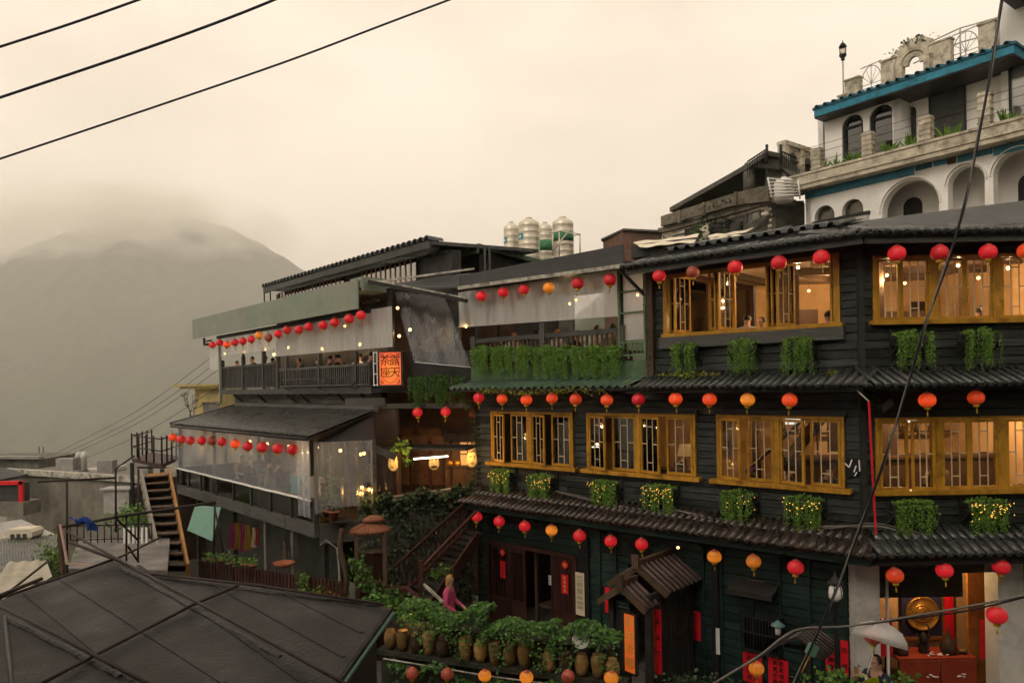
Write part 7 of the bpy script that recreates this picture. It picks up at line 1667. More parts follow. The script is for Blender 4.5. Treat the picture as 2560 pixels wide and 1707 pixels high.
# thick cable in front, sky wires, far wires
def cable(label, pts, r, mt='cable_black', twin=0, n=8):
    o = thing('overhead_cable', label, 'cable', Matrix.Translation(pts[0])); sp = smooth(pts, n)
    MB().tube(sp, r, 8).put('cable', mt, None, o)
    if twin: MB().tube([p + Vector((.9 * r * math.cos(i * .45), 0, 0)) + Vector((0, .9 * r * math.sin(i * .45), 0)) for i, p in enumerate(sp)], r * .7, 6).put('cable', 'cable_grey', None, o)
cable('thick blue-black cable sweeping down past the street windows', [at(2516, -60, 6.3), at(2496, 60, 6.3), at(2462, 260, 6.3), at(2425, 450, 6.3), at(2375, 640, 6.3), at(2310, 820, 6.3), at(2262, 990, 6.3), at(2200, 1180, 6.3), at(2120, 1400, 6.3), at(2040, 1590, 6.3), at(1970, 1740, 6.3)], .0105, 'cable_black', 1)
cable('uppermost black wire across the sky', [at(-80, 143, 12), at(180, 59, 12), at(430, -30, 12)], .020)
cable('middle black wire across the sky', [at(-80, 271, 12), at(340, 130, 12), at(600, 35, 12), at(780, -40, 12)], .022)
cable('lowest and longest black wire across the sky', [at(-80, 424, 12), at(300, 297, 12), at(700, 160, 12), at(960, 62, 12), at(1230, -40, 12)], .017)
for k, (v0, v1) in enumerate(((1148, 880), (1158, 905), (1165, 925), (1185, 968))):
    cable(['highest thin wire from the valley to the terrace', 'second thin wire from the valley to the terrace', 'third thin wire from the valley to the terrace', 'lowest thin wire from the valley to the yellow building'][k], [at(108, v0, 60), at(330, (v0 + v1) / 2 + 20, 46), at(545, v1, 33)], .012, 'cable_black')
o = thing('utility_pole', 'pair of thin poles at the valley end of the wires', 'pole', Matrix.Translation(at(100, 1175, 60)))
for u in (98, 108): MB().tube([at(u, 1116, 60), at(u, 1200, 60)], .05, 6).put('pole', 'concrete_dark', None, o)

# ================================================================== hillside houses above
W_ = Fac(tuple(at(2010, 960, 27))[:2], (.6, -.8))
wh = thing('white_villa', 'white arched villa with blue cornices on the hillside above', 'building', W_.M(0, 0, 6))
def arch_wall(fac, s0, s1, z0, z1, ops, mt, o, depth=.3, name='wall', parent=None, M=None):
    m = MB(); x = s0; y = -o
    for a, b, zb, zt in sorted(ops):
        if a > x: m.add([(x, y, z0), (a, y, z0), (a, y, z1), (x, y, z1)], [(0, 1, 2, 3)])
        if zb > z0: m.add([(a, y, z0), (b, y, z0), (b, y, zb), (a, y, zb)], [(0, 1, 2, 3)])
        r = (b - a) / 2; zs = zt - r; K = 16; c = (a + b) / 2
        pr = [(a, zb)] + [(c - r * math.cos(math.pi * k / K), zs + r * math.sin(math.pi * k / K)) for k in range(K + 1)] + [(b, zb)]
        for (xa, za), (xb, zb_) in zip(pr[1:-1], pr[2:-1]): m.add([(xa, y, za), (xb, y, zb_), (xb, y, z1), (xa, y, z1)], [(0, 1, 2, 3)])
        for (xa, za), (xb, zb_) in zip(pr, pr[1:]): m.add([(xa, y, za), (xa, y + depth, za), (xb, y + depth, zb_), (xb, y, zb_)], [(0, 1, 2, 3)])
        x = b
    if x < s1: m.add([(x, y, z0), (s1, y, z0), (s1, y, z1), (x, y, z1)], [(0, 1, 2, 3)])
    return m.put(name, mt, fac.M(), parent)
def archpoly(a, b, zb, zt, K=16):
    r = (b - a) / 2; c = (a + b) / 2; zs = zt - r
    return [(a, zb), (b, zb)] + [(c + r * math.cos(math.pi * k / K), zs + r * math.sin(math.pi * k / K)) for k in range(K + 1)]
def wspan(u0, v0, u1, v1, o): (a, zt), (b, zb) = W_.px(u0, (v0), o), W_.px(u1, v1, o); return a, b, zb, zt
ZL = 13.15
# lower storey
big = []
for (u0, u1, vt, um) in ((2205, 2347, 450, 2276), (2370, 2462, 414, 2416), (2484, 2610, 372, 2547)):
    a, b = W_.px(u0, 500)[0], W_.px(u1, 480)[0]; big.append((a, b, 9.5, W_.px(um, vt)[1]))
small = []
for (u0, u1, vt) in ((2036, 2086, 514), (2105, 2158, 498)):
    a, b = W_.px(u0, 530)[0], W_.px(u1, 525)[0]; small.append((a, b, 10.6, W_.px((u0 + u1) / 2, vt)[1]))
arch_wall(W_, .18, 9.5, 6.0, 13.0, big + small, 'plaster_white', 0, .35, 'lower_wall', wh)
for a, b, zb, zt in small:
    MB().prism(archpoly(a, b, zb, zt), .22, .26).put('window_pane', 'glass_dim', W_.M(), wh); MB().prism(archpoly(a, b, zb, zt), .27, .30).put('blind', 'tin_pale', W_.M(), wh)
    MB().box(a - .05, -.10, zt - .62, b + .25, .05, zt - .52).put('awning_edge', 'black_frame', W_.M(), wh); MB().box(a - .02, -.06, zt - 1.4, b + .2, -.03, zt - .62).put('shutter', 'tin_pale', W_.M(), wh)
MB().box(.3, 1.2, 6, 9.5, 1.3, 13.0).put('loggia_back', 'plaster_white', W_.M(), wh)
for x in (big[0][0] + .15, big[2][0] + .25): MB().prism(archpoly(x, x + .6, 9.5, 12.1), 1.15, 1.198).put('loggia_door', 'black_frame', W_.M(), wh)
MB().box(.2, .0, 12.9, 9.5, 2.3, 13.0).put('loggia_ceiling', 'plaster_white', W_.M(), wh)
MB().box(.2, .0, 9.4, 9.5, 2.3, 9.5).put('loggia_floor', 'concrete', W_.M(), wh)
for a, b, zb, zt in big:
    K = 16; r = (b - a) / 2; c = (a + b) / 2; zs = zt - r; g = MB()
    for k in range(K):
        t0, t1 = math.pi * k / K, math.pi * (k + 1) / K; g.bar((c - (r + .07) * math.cos(t0), -.012, zs + (r + .07) * math.sin(t0)), (c - (r + .07) * math.cos(t1), -.012, zs + (r + .07) * math.sin(t1)), .025, .14, (0, 1, 0))
    g.put('arch_trim', 'plaster_white', W_.M(), wh)
# side (left) wall
WS = Fac(tuple(W_.P(.18, -6, 0))[:2], (W_.n[0], W_.n[1]))
MB().box(0, 0, 6, 6, .2, 13).put('side_wall', 'plaster_white', WS.M(), wh); MB().box(.5, .3, 13, 5.6, .5, 15.5).put('side_wall', 'plaster_white', WS.M(), wh)
# blue band, stained ledge
for x0, x1 in ((.2, 4.0), (6.3, 9.5)): MB().box(x0, -.06, 12.55, x1, -.002, 12.95).put('blue_band', 'blue_paint', W_.M(), wh)
for x0, x1, mt in ((4.05, 4.55, 'blue_dark'), (4.6, 5.0, 'blue_paint'), (5.0, 5.25, 'brick_red'), (5.3, 5.75, 'blue_paint'), (5.8, 6.25, 'blue_dark')): MB().box(x0, -.03, 12.58 + R.uniform(0, .08), x1, -.002, 12.95).put('broken_band', mt, W_.M(), wh)
MB().box(-.35, -.55, 12.80, 9.5, .3, 12.95).box(-.3, -.60, 12.95, 9.5, -.42, 13.28).box(-.35, -.64, 13.26, 9.5, -.38, 13.34).put('balcony_ledge', 'ledge_stone', W_.M(), wh)
MB().box(-.3, -.42, 12.95, -.12, 2.0, 13.28).put('balcony_ledge', 'ledge_stone', W_.M(), wh)
# upper storey
uo = -.12
ups = []
for (u0, u1, vt, vb) in ((2105, 2158, 287, 420), (2174, 2234, 262, 400)):
    a, b = W_.px(u0, 350, uo)[0], W_.px(u1, 330, uo)[0]; ups.append((a, b, 13.1, W_.px((u0 + u1) / 2, vt, uo)[1]))
sR = W_.px(2250, 300, uo)[0]
arch_wall(W_, W_.px(2062, 350, uo)[0], sR, 12.9, 15.6, ups, 'plaster_white', uo, .25, 'upper_wall', wh)
for a, b, zb, zt in ups:
    MB().prism(archpoly(a + .05, b - .05, zb, zt - .05), -uo + .16, -uo + .18).put('window_pane', 'glass', W_.M(), wh)
    K = 16; r = (b - a) / 2 - .04; c = (a + b) / 2; zs = zt - (b - a) / 2; g = MB()
    pr = [(a + .04, zb)] + [(c - r * math.cos(math.pi * k / K), zs + r * math.sin(math.pi * k / K)) for k in range(K + 1)] + [(b - .04, zb)]
    for p, q in zip(pr, pr[1:]): g.bar((p[0], -uo + .12, p[1]), (q[0], -uo + .12, q[1]), .1, .09, (0, 1, 0))
    g.bar((a + .05, -uo + .12, zs), (b - .05, -uo + .12, zs), .06, .06).put('window_frame', 'black_frame', W_.M(), wh)
MB().box(W_.px(2062, 350, uo)[0], -uo + .9, 13.1, sR, -uo + 1.0, 15.6).put('room_back', 'interior_dark', W_.M(), wh)
# recessed part
ro = -.8
MB().box(sR - .25, -uo, 13.1, sR, -ro + .1, 15.6).put('return_wall', 'plaster_white', W_.M(), wh)
a, b = W_.px(2258, 310, ro)[0], W_.px(2291, 310, ro)[0]; c_, d_ = W_.px(2328, 300, ro)[0], W_.px(2412, 280, ro)[0]
arch_wall(W_, sR - .3, 6.6, 13.1, 16.0, [(a, b, 13.2, W_.px(2275, 266, ro)[1])], 'plaster_white', ro, .2, 'recessed_wall', wh)
MB().prism(archpoly(a + .03, b - .03, 13.4, W_.px(2275, 266, ro)[1] - .03), -ro + .12, -ro + .16).put('window_pane', 'glass', W_.M(), wh); MB().prism(archpoly(a, b, 13.4, W_.px(2275, 266, ro)[1]), -ro + .17, -ro + .2).put('window_backing', 'black_frame', W_.M(), wh)
zt, zb = W_.px(2370, 232, ro)[1], W_.px(2370, 345, ro)[1]
MB().box(c_, -ro - .03, zb, d_, -ro - .005, zt).put('dark_opening', 'dark_far', W_.M(), wh); MB().box(c_ - .05, -ro - .06, zb, c_, -ro, zt + .05).box(d_, -ro - .06, zb, d_ + .05, -ro, zt + .05).box(c_, -ro - .06, zt, d_, -ro, zt + .05).put('opening_frame', 'black_frame', W_.M(), wh)
# right wing
RW = W_.px(2470, 200, -.6)[0]
MB().box(6.3, .6, 13.1, 9.5, .8, 18.0).put('wing_wall', 'plaster_white', W_.M(), wh)
a = W_.px(2530, 200, -.55)[0]; MB().prism([(a, 13.4), (a + 1.6, 13.4), (a + 1.6, 15.6), (a + .5, 15.6), (a, 15.1)], .52, .59).put('window_pane', 'glass', W_.M(), wh); MB().prism([(a - .08, 13.4), (a, 13.4), (a, 15.12), (a + .5, 15.65), (a + 1.6, 15.65), (a + 1.6, 15.75), (a + .45, 15.75), (a - .08, 15.2)], .50, .6).put('window_frame', 'black_frame', W_.M(), wh)
# cornice with wavy dark blue tiles
def cornice(s0, s1, o, z0, h, name='cornice'):
    c = MB().box(s0, -o, z0, s1, .9, z0 + h).put(name, 'blue_paint', W_.M(), wh)
    n = max(2, int((s1 - s0) / .3)); me = shared('corn_tile', lambda: half_tube(.075, .55).mesh('cornice_tile', 'blue_dark'))
    for k in range(n): put('cornice_tile', me, W_.M(s0 + (k + .5) * (s1 - s0) / n, o + .12, z0 + h - .02) @ Matrix.Rotation(.25, 4, 'X'), c)
    MB().box(s0 - .05, -o - .03, z0 + h - .06, s1 + .05, .9, z0 + h + .02).put('cornice_top', 'blue_dark', W_.M(), c)
    MB().box(s0, -o + .02, z0 - .05, s1, .9, z0 - .002).put('soffit', 'timber_dark', W_.M(), c)
s0 = W_.px(2035, 268, .5)[0]; s1 = W_.px(2535, 120, .5)[0]; zc = W_.px(2035, 280, .5)[1]
cornice(s0, s1, .5, 15.22, .30)
cornice(W_.px(2500, 40, .5)[0], 9.5, .5, 16.95, .36)
# roof parapet pieces
pz = 15.68; g = MB()
def par(u0, u1, h, nm='parapet_block'):
    a, b = W_.px(u0, 150, .1)[0], W_.px(u1, 140, .1)[0]; MB().box(a, -.15, pz - .12, b, .1, pz + h).box(a - .03, -.18, pz + h, b + .03, .13, pz + h + .05).put(nm, 'ledge_stone', W_.M(), wh)
    return a, b
par(2095, 2118, .1); par(2112, 2148, .55); par(2203, 2240, .75); par(2325, 2378, .75); par(2448, 2490, .8)
a, b = W_.px(2236, 150, .1)[0], W_.px(2330, 130, .1)[0]; c = (a + b) / 2; K = 14; g = MB(); r = (b - a) / 2
for k in range(K):
    t0, t1 = math.pi * k / K, math.pi * (k + 1) / K
    g.bar((c - r * math.cos(t0), 0, pz + .45 + .55 * math.sin(t0)), (c - r * math.cos(t1), 0, pz + .45 + .55 * math.sin(t1)), .4, .22, (0, 1, 0))
    g.bar((c - (r - .28) * math.cos(t0), 0, pz + .40 + .35 * math.sin(t0)), (c - (r - .28) * math.cos(t1), 0, pz + .40 + .35 * math.sin(t1)), .25, .12, (0, 1, 0))
g.box(a - .05, -.15, pz - .1, a + .25, .1, pz + .5).box(b - .25, -.15, pz - .1, b + .05, .1, pz + .5).put('arched_gablet', 'ledge_stone', W_.M(), wh)
def fan(u0, u1):
    a, b = W_.px(u0, 160, .05)[0], W_.px(u1, 150, .05)[0]; c = (a + b) / 2; r = (b - a) / 2; g = MB()
    for z in (0, .12, .24): g.tube([(a, 0, pz + z), (b, 0, pz + z)], .014, 5)
    g.tube([(a, 0, pz + .85), (b, 0, pz + .9)], .02, 5)
    for k in range(13):
        t = math.pi * k / 12; 
        if k < 12: g.tube([(c - r * math.cos(t), 0, pz + .24 + .6 * math.sin(t)), (c - r * math.cos(t + math.pi / 12), 0, pz + .24 + .6 * math.sin(t + math.pi / 12))], .016, 5)
        if k % 2 == 0: g.tube([(c, 0, pz + .24), (c - r * math.cos(t), 0, pz + .24 + .6 * math.sin(t))], .01, 4)
    g.tube([(c, 0, pz - .05), (c, 0, pz + .85)], .014, 5); g.put('fan_railing', 'tin_pale', W_.M(), wh)
fan(2150, 2202); fan(2380, 2447)
g = MB(); a, b = W_.px(2330, 70, -.8)[0], W_.px(2400, 60, -.8)[0]
for x in (a, b, 6.2): g.tube([(x, .8, pz), (x, .8, pz + 1.35)], .025, 6)
for z in (.9, 1.35): g.tube([(a - .6, .8, pz + z - .15), (b, .8, pz + z), (6.2, .8, pz + z - .1)], .022, 6)
g.put('roof_rail', 'tin_pale', W_.M(), wh)
# balcony piers, wires, arches at the end
for (u, v0, v1) in ((2043, 372, 440), (2171, 332, 398), (2316, 292, 362), (2463, 232, 308)):
    s, zt = W_.px(u, v0, .5); zb = 13.32; w = .16
    p = MB().box(s - w, -.64, zb, s + w, -.36, zt).put('balcony_pier', 'ledge_stone', W_.M(), wh)
    for k in range(5): z = zb + (zt - zb) * (k + .5) / 5; MB().box(s - w - .02, -.66, z - .02, s + w + .02, -.34, z + .02).put('pier_band', 'ledge_stone', W_.M(), p)
g = MB()
for z in (13.65, 13.95, 14.2): g.tube([(-.2, -.5, z), (9.4, -.5, z)], .008, 4)
g.put('wire_fence', 'iron', W_.M(), wh)
for k, y0 in enumerate((-.5, .5)):
    x0 = -.35; g = MB(); K = 10; r = .38
    g.box(x0 - .16, y0 - .12, 13.3, x0 + .16, y0 + .12, 14.6)
    for j in range(K): t0, t1 = math.pi * j / K, math.pi * (j + 1) / K; g.bar((x0, y0 + .5 - r * math.cos(t0), 14.1 + r * math.sin(t0)), (x0, y0 + .5 - r * math.cos(t1), 14.1 + r * math.sin(t1)), .26, .16, (1, 0, 0))
    g.box(x0 - .18, y0 - .14, 14.55, x0 + .18, y0 + 1.1, 14.7); g.put('end_arch', 'ledge_stone', W_.M(), wh)
for i, u in enumerate((2060, 2090, 2130, 2145, 2210, 2225, 2270, 2282, 2365, 2395, 2510, 2530)):
    s, z = W_.px(u, 400, .3); P = W_.P(s, .3, 13.28); o = thing('agave_plant', ORDN[i] + ' spiky plant in the villa balcony trough counted from its arched end', 'plant', Matrix.Translation(P), 'spiky plants along the villa balcony'); g = MB(); rr = random.Random(i)
    for k in range(11):
        d = Vector((rr.gauss(0, .5), rr.gauss(0, .4), 1)).normalized(); L = rr.uniform(.35, .6); s_ = d.cross(Vector((0, 1, 0))).normalized() * .04
        g.add([P - s_, P + s_, P + d * L * .6 + s_ * .8, P + d * L, P + d * L * .6 - s_ * .8], [(0, 1, 2, 4), (4, 2, 3)])
    g.put('blades', 'leaf_deck', None, o)
p = at(2108, 195, 27.2); MM = Matrix.Translation(p); o = thing('roof_lamp', 'small black lantern lamp on a pole at the villa roof edge', 'lamp', MM)
MB().tube([(0, 0, -1.2), (0, 0, .6)], .03, 6).put('pole', 'tin_pale', MM, o); MB().lathe([(0, .6), (.08, .66), (.05, .7), (.13, .8), (.14, .84), (0, .84)], 8).lathe([(.15, 1.12), (.08, 1.24), (.02, 1.3), (0, 1.42)], 8).put('head', 'iron', MM, o); MB().lathe([(.12, .84), (.14, 1.12)], 6).put('lamp_glass', 'glass_dim', MM, o)
vine('weeds growing on top of the arched gablet', [W_.P(W_.px(2230, 95, 0)[0], 0, pz + .9), W_.P(W_.px(2280, 80, 0)[0], 0, pz + 1.15), W_.P(W_.px(2330, 90, 0)[0], 0, pz + 1.0)], 110, .10, (.12, .08, .06), 'leaf_ivy', 71)

# ---- weathered gabled house
gh = thing('weathered_house', 'mouldy grey house with big lean gable and balcony above pale brick', 'building', Matrix.Translation(at(1790, 620, 29)))
def poly(name, mt, pts, t=.2, dn=(0, 1, 0), parent=None): return MB().slab([at(*p) for p in pts], t, dn).put(name, mt, None, parent)
GF = Fac(tuple(at(1925, 960, 27))[:2], (.52, -.856))
def gpoly(name, mt, pts, o, t): return MB().prism([GF.px(u, v, o) for u, v in pts][::-1], -o, -o + t).put(name, mt, GF.M(), gh)
gpoly('gable_wall', 'concrete_dark', ((1690, 514), (1862, 412), (1915, 382), (1945, 420), (1945, 470), (1690, 545)), -1.2, .3)
for (p, q) in (((1674, 519), (1862, 413)), ((1862, 413), (1917, 376))):
    (a, za), (b, zb) = GF.px(*p, .35), GF.px(*q, .35)
    MB().prism([(a, za - .18), (b, zb - .18), (b, zb), (a, za)], -.35, 3.5).put('roof_slope', 'concrete_dark', GF.M(), gh)
gpoly('porch_slab', 'concrete_dark', ((1862, 407), (1930, 411), (1930, 421), (1862, 417)), .2, 1.2)
s, z = GF.px(1873, 440, .1); MB().tube([(s, -.1, z + .4), (s, -.1, z - .7)], .22, 12).put('porch_column', 'concrete_dark', GF.M(), gh)
gpoly('balcony_parapet', 'mould_concrete', ((1652, 541), (1838, 482), (1838, 512), (1652, 566)), .35, .2)
gpoly('balcony_parapet', 'mould_concrete', ((1839, 482), (1921, 462), (1921, 503), (1839, 512)), .35, .2)
for u, v0, v1 in ((1696, 526, 556), (1758, 506, 538), (1838, 480, 514)): gpoly('parapet_pier', 'mould_concrete', ((u - 3, v0), (u + 3, v0 - 1), (u + 3, v1), (u - 3, v1 + 1)), .42, .2)
zs = GF.px(1925, 512)[1]; sl0, sl1 = GF.px(1634, 582, .4)[0], GF.px(1926, 508, .4)[0]
MB().box(sl0, -.16, zs, sl1, 1.0, zs + .22).put('floor_slab', 'mould_concrete', GF.M(), gh)
b0s, b1s = GF.px(1655, 590)[0], GF.px(1925, 530)[0]
wl = MB().box(b0s, .02, 8.0, b1s, .3, zs - .002).put('brick_wall', 'concrete', GF.M(), gh)
bm = shared('pale_brick', lambda: MB().box(0, 0, 0, .30, .03, .088).mesh('brick', 'brick_pale'))
cnt = 0; extra = MB(); wins = [(1716, 575, 1746, 597), (1778, 562, 1812, 592), (1822, 552, 1862, 585), (1868, 536, 1900, 552)]
wr = [(*sorted((GF.px(u0, v0)[0], GF.px(u1, v1)[0])), min(GF.px(u0, v1)[1], GF.px(u1, v1)[1]) - .3, max(GF.px(u0, v0)[1], GF.px(u1, v0)[1])) for u0, v0, u1, v1 in wins]
for r in range(16):
    z = zs - .1 * (r + 1); x = b0s - .15 * (r % 2)
    while x < b1s - .2:
        if x > b0s - .02 and R.random() < .93 and not any(a - .28 < x < b and c < z < d for a, b, c, d in wr):
            if cnt < 290: put('brick', bm, GF.M(x, .008 + R.uniform(0, .008), z), wl); cnt += 1
            else: q = GF.M(x, .008, z); extra.add([q @ Vector(v) for v in ((0, 0, 0), (.30, 0, 0), (.30, 0, .088), (0, 0, .088))], [(0, 1, 2, 3)])
        x += .31
if extra.v: tag(extra.put('far_bricks', 'brick_pale', None, wl), kind='stuff')
for s0, s1, z0, z1 in wr:
    f = MB().box(s0, -.03, z0, s1, .0, z1).put('window', 'glass_dim', GF.M(), gh); MB().box(s0 - .05, -.06, z0, s0, 0, z1 + .05).box(s1, -.06, z0, s1 + .05, 0, z1 + .05).box(s0, -.06, z1, s1, 0, z1 + .05).put('frame', 'concrete_dark', GF.M(), f)
    MB().box(s0, .001, z0, s1, .018, z1).put('dark_room', 'dark_far', GF.M(), f)
poly('side_block', 'concrete_dark', ((1925, 512, 27.0), (2012, 508, 27.6), (2012, 580, 27.6), (1865, 592, 26.6), (1865, 560, 26.6), (1925, 535, 26.8)), .3, (0, 1, 0), gh)
poly('slab_edge', 'concrete_dark', ((1925, 502, 26.9), (2010, 502, 27.4), (2010, 510, 27.4), (1925, 512, 26.9)), .3, (0, 1, 0), gh)
for (p, q) in (((1868, 405), (1918, 372)), ((1952, 378), (1990, 395))):
    g = MB(); A_, B_ = at(p[0], p[1], 26.6), at(q[0], q[1], 26.6)
    g.tube([A_, B_], .03, 5)
    for k in range(9): t = A_.lerp(B_, k / 8); g.tube([t, t - Vector((0, 0, .55))], .015, 4)
    g.put('roof_railing', 'iron', None, gh)
for u in (1917, 1952): MB().tube([at(u, 362, 26.4), at(u, 408, 26.4)], .05, 6).put('rail_post', 'iron', None, gh)
poly('stair_wing', 'concrete_dark', ((1920, 378, 26.9), (1985, 440, 26.9), (1985, 470, 26.9), (1920, 470, 26.9)), .3, (0, 1, 0), gh); poly('stair_wing', 'concrete_dark', ((1952, 382, 26.6), (2000, 425, 26.6), (2000, 455, 26.6), (1952, 420, 26.6)), .2, (0, 1, 0), gh)
g = MB()
for k in range(6): g.tube([at(1918 + k * 1.5, 446 + k * 9, 25.9), at(1985 + k * 3, 452 + k * 7, 26.1)], .025, 5)
g.tube([at(1919, 444, 25.9), at(1930, 494, 25.9)], .03, 5).tube([at(1995, 450, 26.1), at(2000, 498, 26.1)], .03, 5); g.put('white_railing', 'white_paint', None, gh)
p = at(1960, 470, 26.4); o = thing('plastic_tank', 'white round water tank behind the curved white railing', 'tank', Matrix.Translation(p)); MB().lathe([(.30, -.5), (.34, -.3), (.34, .15), (.28, .28), (.12, .34), (0, .34)], 18).put('tank_body', 'white_paint', Matrix.Translation(p), o); MB().lathe([(.1, .34), (.1, .38), (0, .39)], 10).put('lid', 'white_paint', Matrix.Translation(p), o)
for (pts, n, sp, sd, lb) in (([(1758, 555), (1790, 540)], 110, (.25, .05, .12), 81, 'green weeds hanging over the pale brick wall'), ([(1735, 592), (1752, 578)], 150, (.12, .05, .16), 82, 'green creeper filling the first brick wall window'), ([(1812, 575), (1818, 555)], 90, (.10, .05, .14), 83, 'green creeper between the brick wall windows'), ([(1850, 570), (1858, 590)], 60, (.08, .05, .14), 84, 'green creeper beside the third brick wall window'), ([(1770, 520), (1840, 500)], 90, (.4, .05, .05), 85, 'weeds along the slab edge of the weathered house')):
    vine(lb, [GF.P(GF.px(u, v, .45)[0], .45, GF.px(u, v, .45)[1]) for u, v in pts], n, .11, sp, 'leaf_ivy' if sd != 82 else 'leaf_vine', sd, stem=False)
rb = thing('brick_shed', 'plain reddish brick block with flat top behind the terrace roof', 'building', Matrix.Translation(at(1580, 620, 30)))
c0, c1, c2 = at(1508, 618, 32), at(1557, 576, 30), at(1655, 582, 30.5); c0.z = c1.z = c2.z
MB().zprism([(c0.x, c0.y), (c1.x, c1.y), (c2.x, c2.y), (c2.x, c2.y + 3), (c0.x + 1, c0.y + 3)], 8, c1.z).put('walls', 'brick_red', None, rb)
MB().zprism([(c0.x - .1, c0.y - .05), (c1.x, c1.y - .12), (c2.x, c2.y - .12), (c2.x, c2.y + 3), (c0.x + 1, c0.y + 3)], c1.z, c1.z + .08).put('coping', 'concrete_dark', None, rb)
# tarps on the roof
for (pts, lb) in ((((1582, 612, 17.5), (1650, 600, 17.3), (1748, 592, 17.0), (1735, 606, 16.6), (1600, 618, 17.0)), 'long cream tarp lying on the roof behind the top eave'), (((1770, 595, 17.0), (1850, 586, 16.8), (1885, 578, 16.6), (1840, 590, 16.4), (1775, 600, 16.6)), 'creased cream tarp on the roof beside the long one')):
    P = [at(*p) for p in pts]; o = thing('roof_tarp', lb, 'tarp', Matrix.Translation(P[0]))
    MB().grid(lambda i, j: P[0].lerp(P[2], i).lerp(P[4].lerp(P[3], i), j) + Vector((0, 0, .022 * math.sin(i * 11) * math.sin(j * 4 + i * 5) + (.06 * (1 - j)))), 30, 8).put('fabric', 'tarp_cream', None, o)
    MB().bar(P[0] - Vector((0, 0, .2)), P[2] - Vector((0, 0, .2)), .5, .3).put('support', 'timber_grey', None, o)
# ---- clerestory house behind the upper terrace
KF = Fac(tuple(at(930, 960, 23.5))[:2], (.648, -.762))
kh = thing('clerestory_house', 'dark long-roofed house with a strip of small windows', 'building', KF.M(0, 0, 6))
MB().box(-7.6, .1, 6, 4.3, .4, 9.75).put('wall', 'timber_dark', KF.M(), kh)
q0, q1 = KF.px(662, 725, .4), KF.px(1080, 601, .4)
MB().slab([(-7.4, -.45, 9.93), (4.1, -.45, 9.96), (4.1, 3.5, 10.15), (-7.4, 3.5, 10.15)], .1).put('roof', 'tile_black', KF.M(), kh)
MB().box(-7.4, -.50, 9.76, 4.1, -.44, 9.96).put('fascia', 'timber_grey', KF.M(), kh)
rt = shared('verge_tile', lambda: half_tube(.13, .5).mesh('roof_tile', 'tile_black'))
for k in range(40): put('roof_tile', rt, KF.M(-7.3 + k * .29, .55, 9.98), kh.children[-2])
for s0, s1, n in ((-7.1, -1.75, 18), (-.5, 2.66, 11)):
    w = (s1 - s0) / n
    for k in range(n):
        f = MB().box(s0 + k * w, -.03, 8.7, s0 + k * w + .05, .09, 9.72).put('mullion', 'plank_ochre', KF.M(), kh); MB().box(s0 + k * w + .05, -.012, 8.7, s0 + (k + 1) * w, -.004, 9.72).put('pane', 'glass_sky', KF.M(), f)
MB().box(-7.2, .0, 9.70, 4.1, .095, 9.76).put('head_rail', 'timber_dark', KF.M(), kh)
g = MB(); x = -8.0
for a, b in (((-8.05, 8.6), (-8.05, 9.85)), ((-7.45, 8.6), (-7.45, 9.85)), ((-8.05, 9.85), (-7.45, 9.85)), ((-8.05, 9.3), (-7.45, 9.3)), ((-7.45, 9.3), (-7.0, 8.9))): g.tube([(a[0], -.2, a[1]), (b[0], -.2, b[1])], .03, 6)
g.put('end_frame', 'iron', KF.M(), kh)
k2 = thing('dark_annex', 'dark flat-roofed annex with pale green fascia before the water tanks', 'building', Matrix.Translation(at(1195, 700, 21.2)))
kc, kl, kr = at(1195, 610, 21.2), at(1078, 618, 22.6), at(1410, 662, 25.5)
for p in (kl, kr): p.z = kc.z
MB().zprism([(kl.x, kl.y), (kc.x, kc.y), (kr.x, kr.y), (kr.x - 1, kr.y + 4), (kl.x, kl.y + 5)], kc.z - .08, kc.z).put('roof', 'timber_dark', None, k2)
MB().bar(kl - Vector((0, .03, .14)), kc - Vector((0, .03, .14)), .05, .26).put('fascia', 'green_panel', None, k2); MB().bar(kc - Vector((0, .03, .06)), kr - Vector((0, .03, .06)), .05, .14).put('fascia', 'green_sheet', None, k2)
MB().zprism([(kl.x + .1, kl.y + .4), (kc.x, kc.y + .5), (kr.x - .2, kr.y + .3), (kr.x - 1, kr.y + 4), (kl.x, kl.y + 5)], 6, kc.z - .1).put('walls', 'timber_dark', None, k2)
for u in (1212, 1224): p = at(u, 640, 21.3); MB().bar(p + Vector((0, 0, .3)), p - Vector((0, 0, 1)), .06, .06).put('post', 'timber_grey', None, k2)
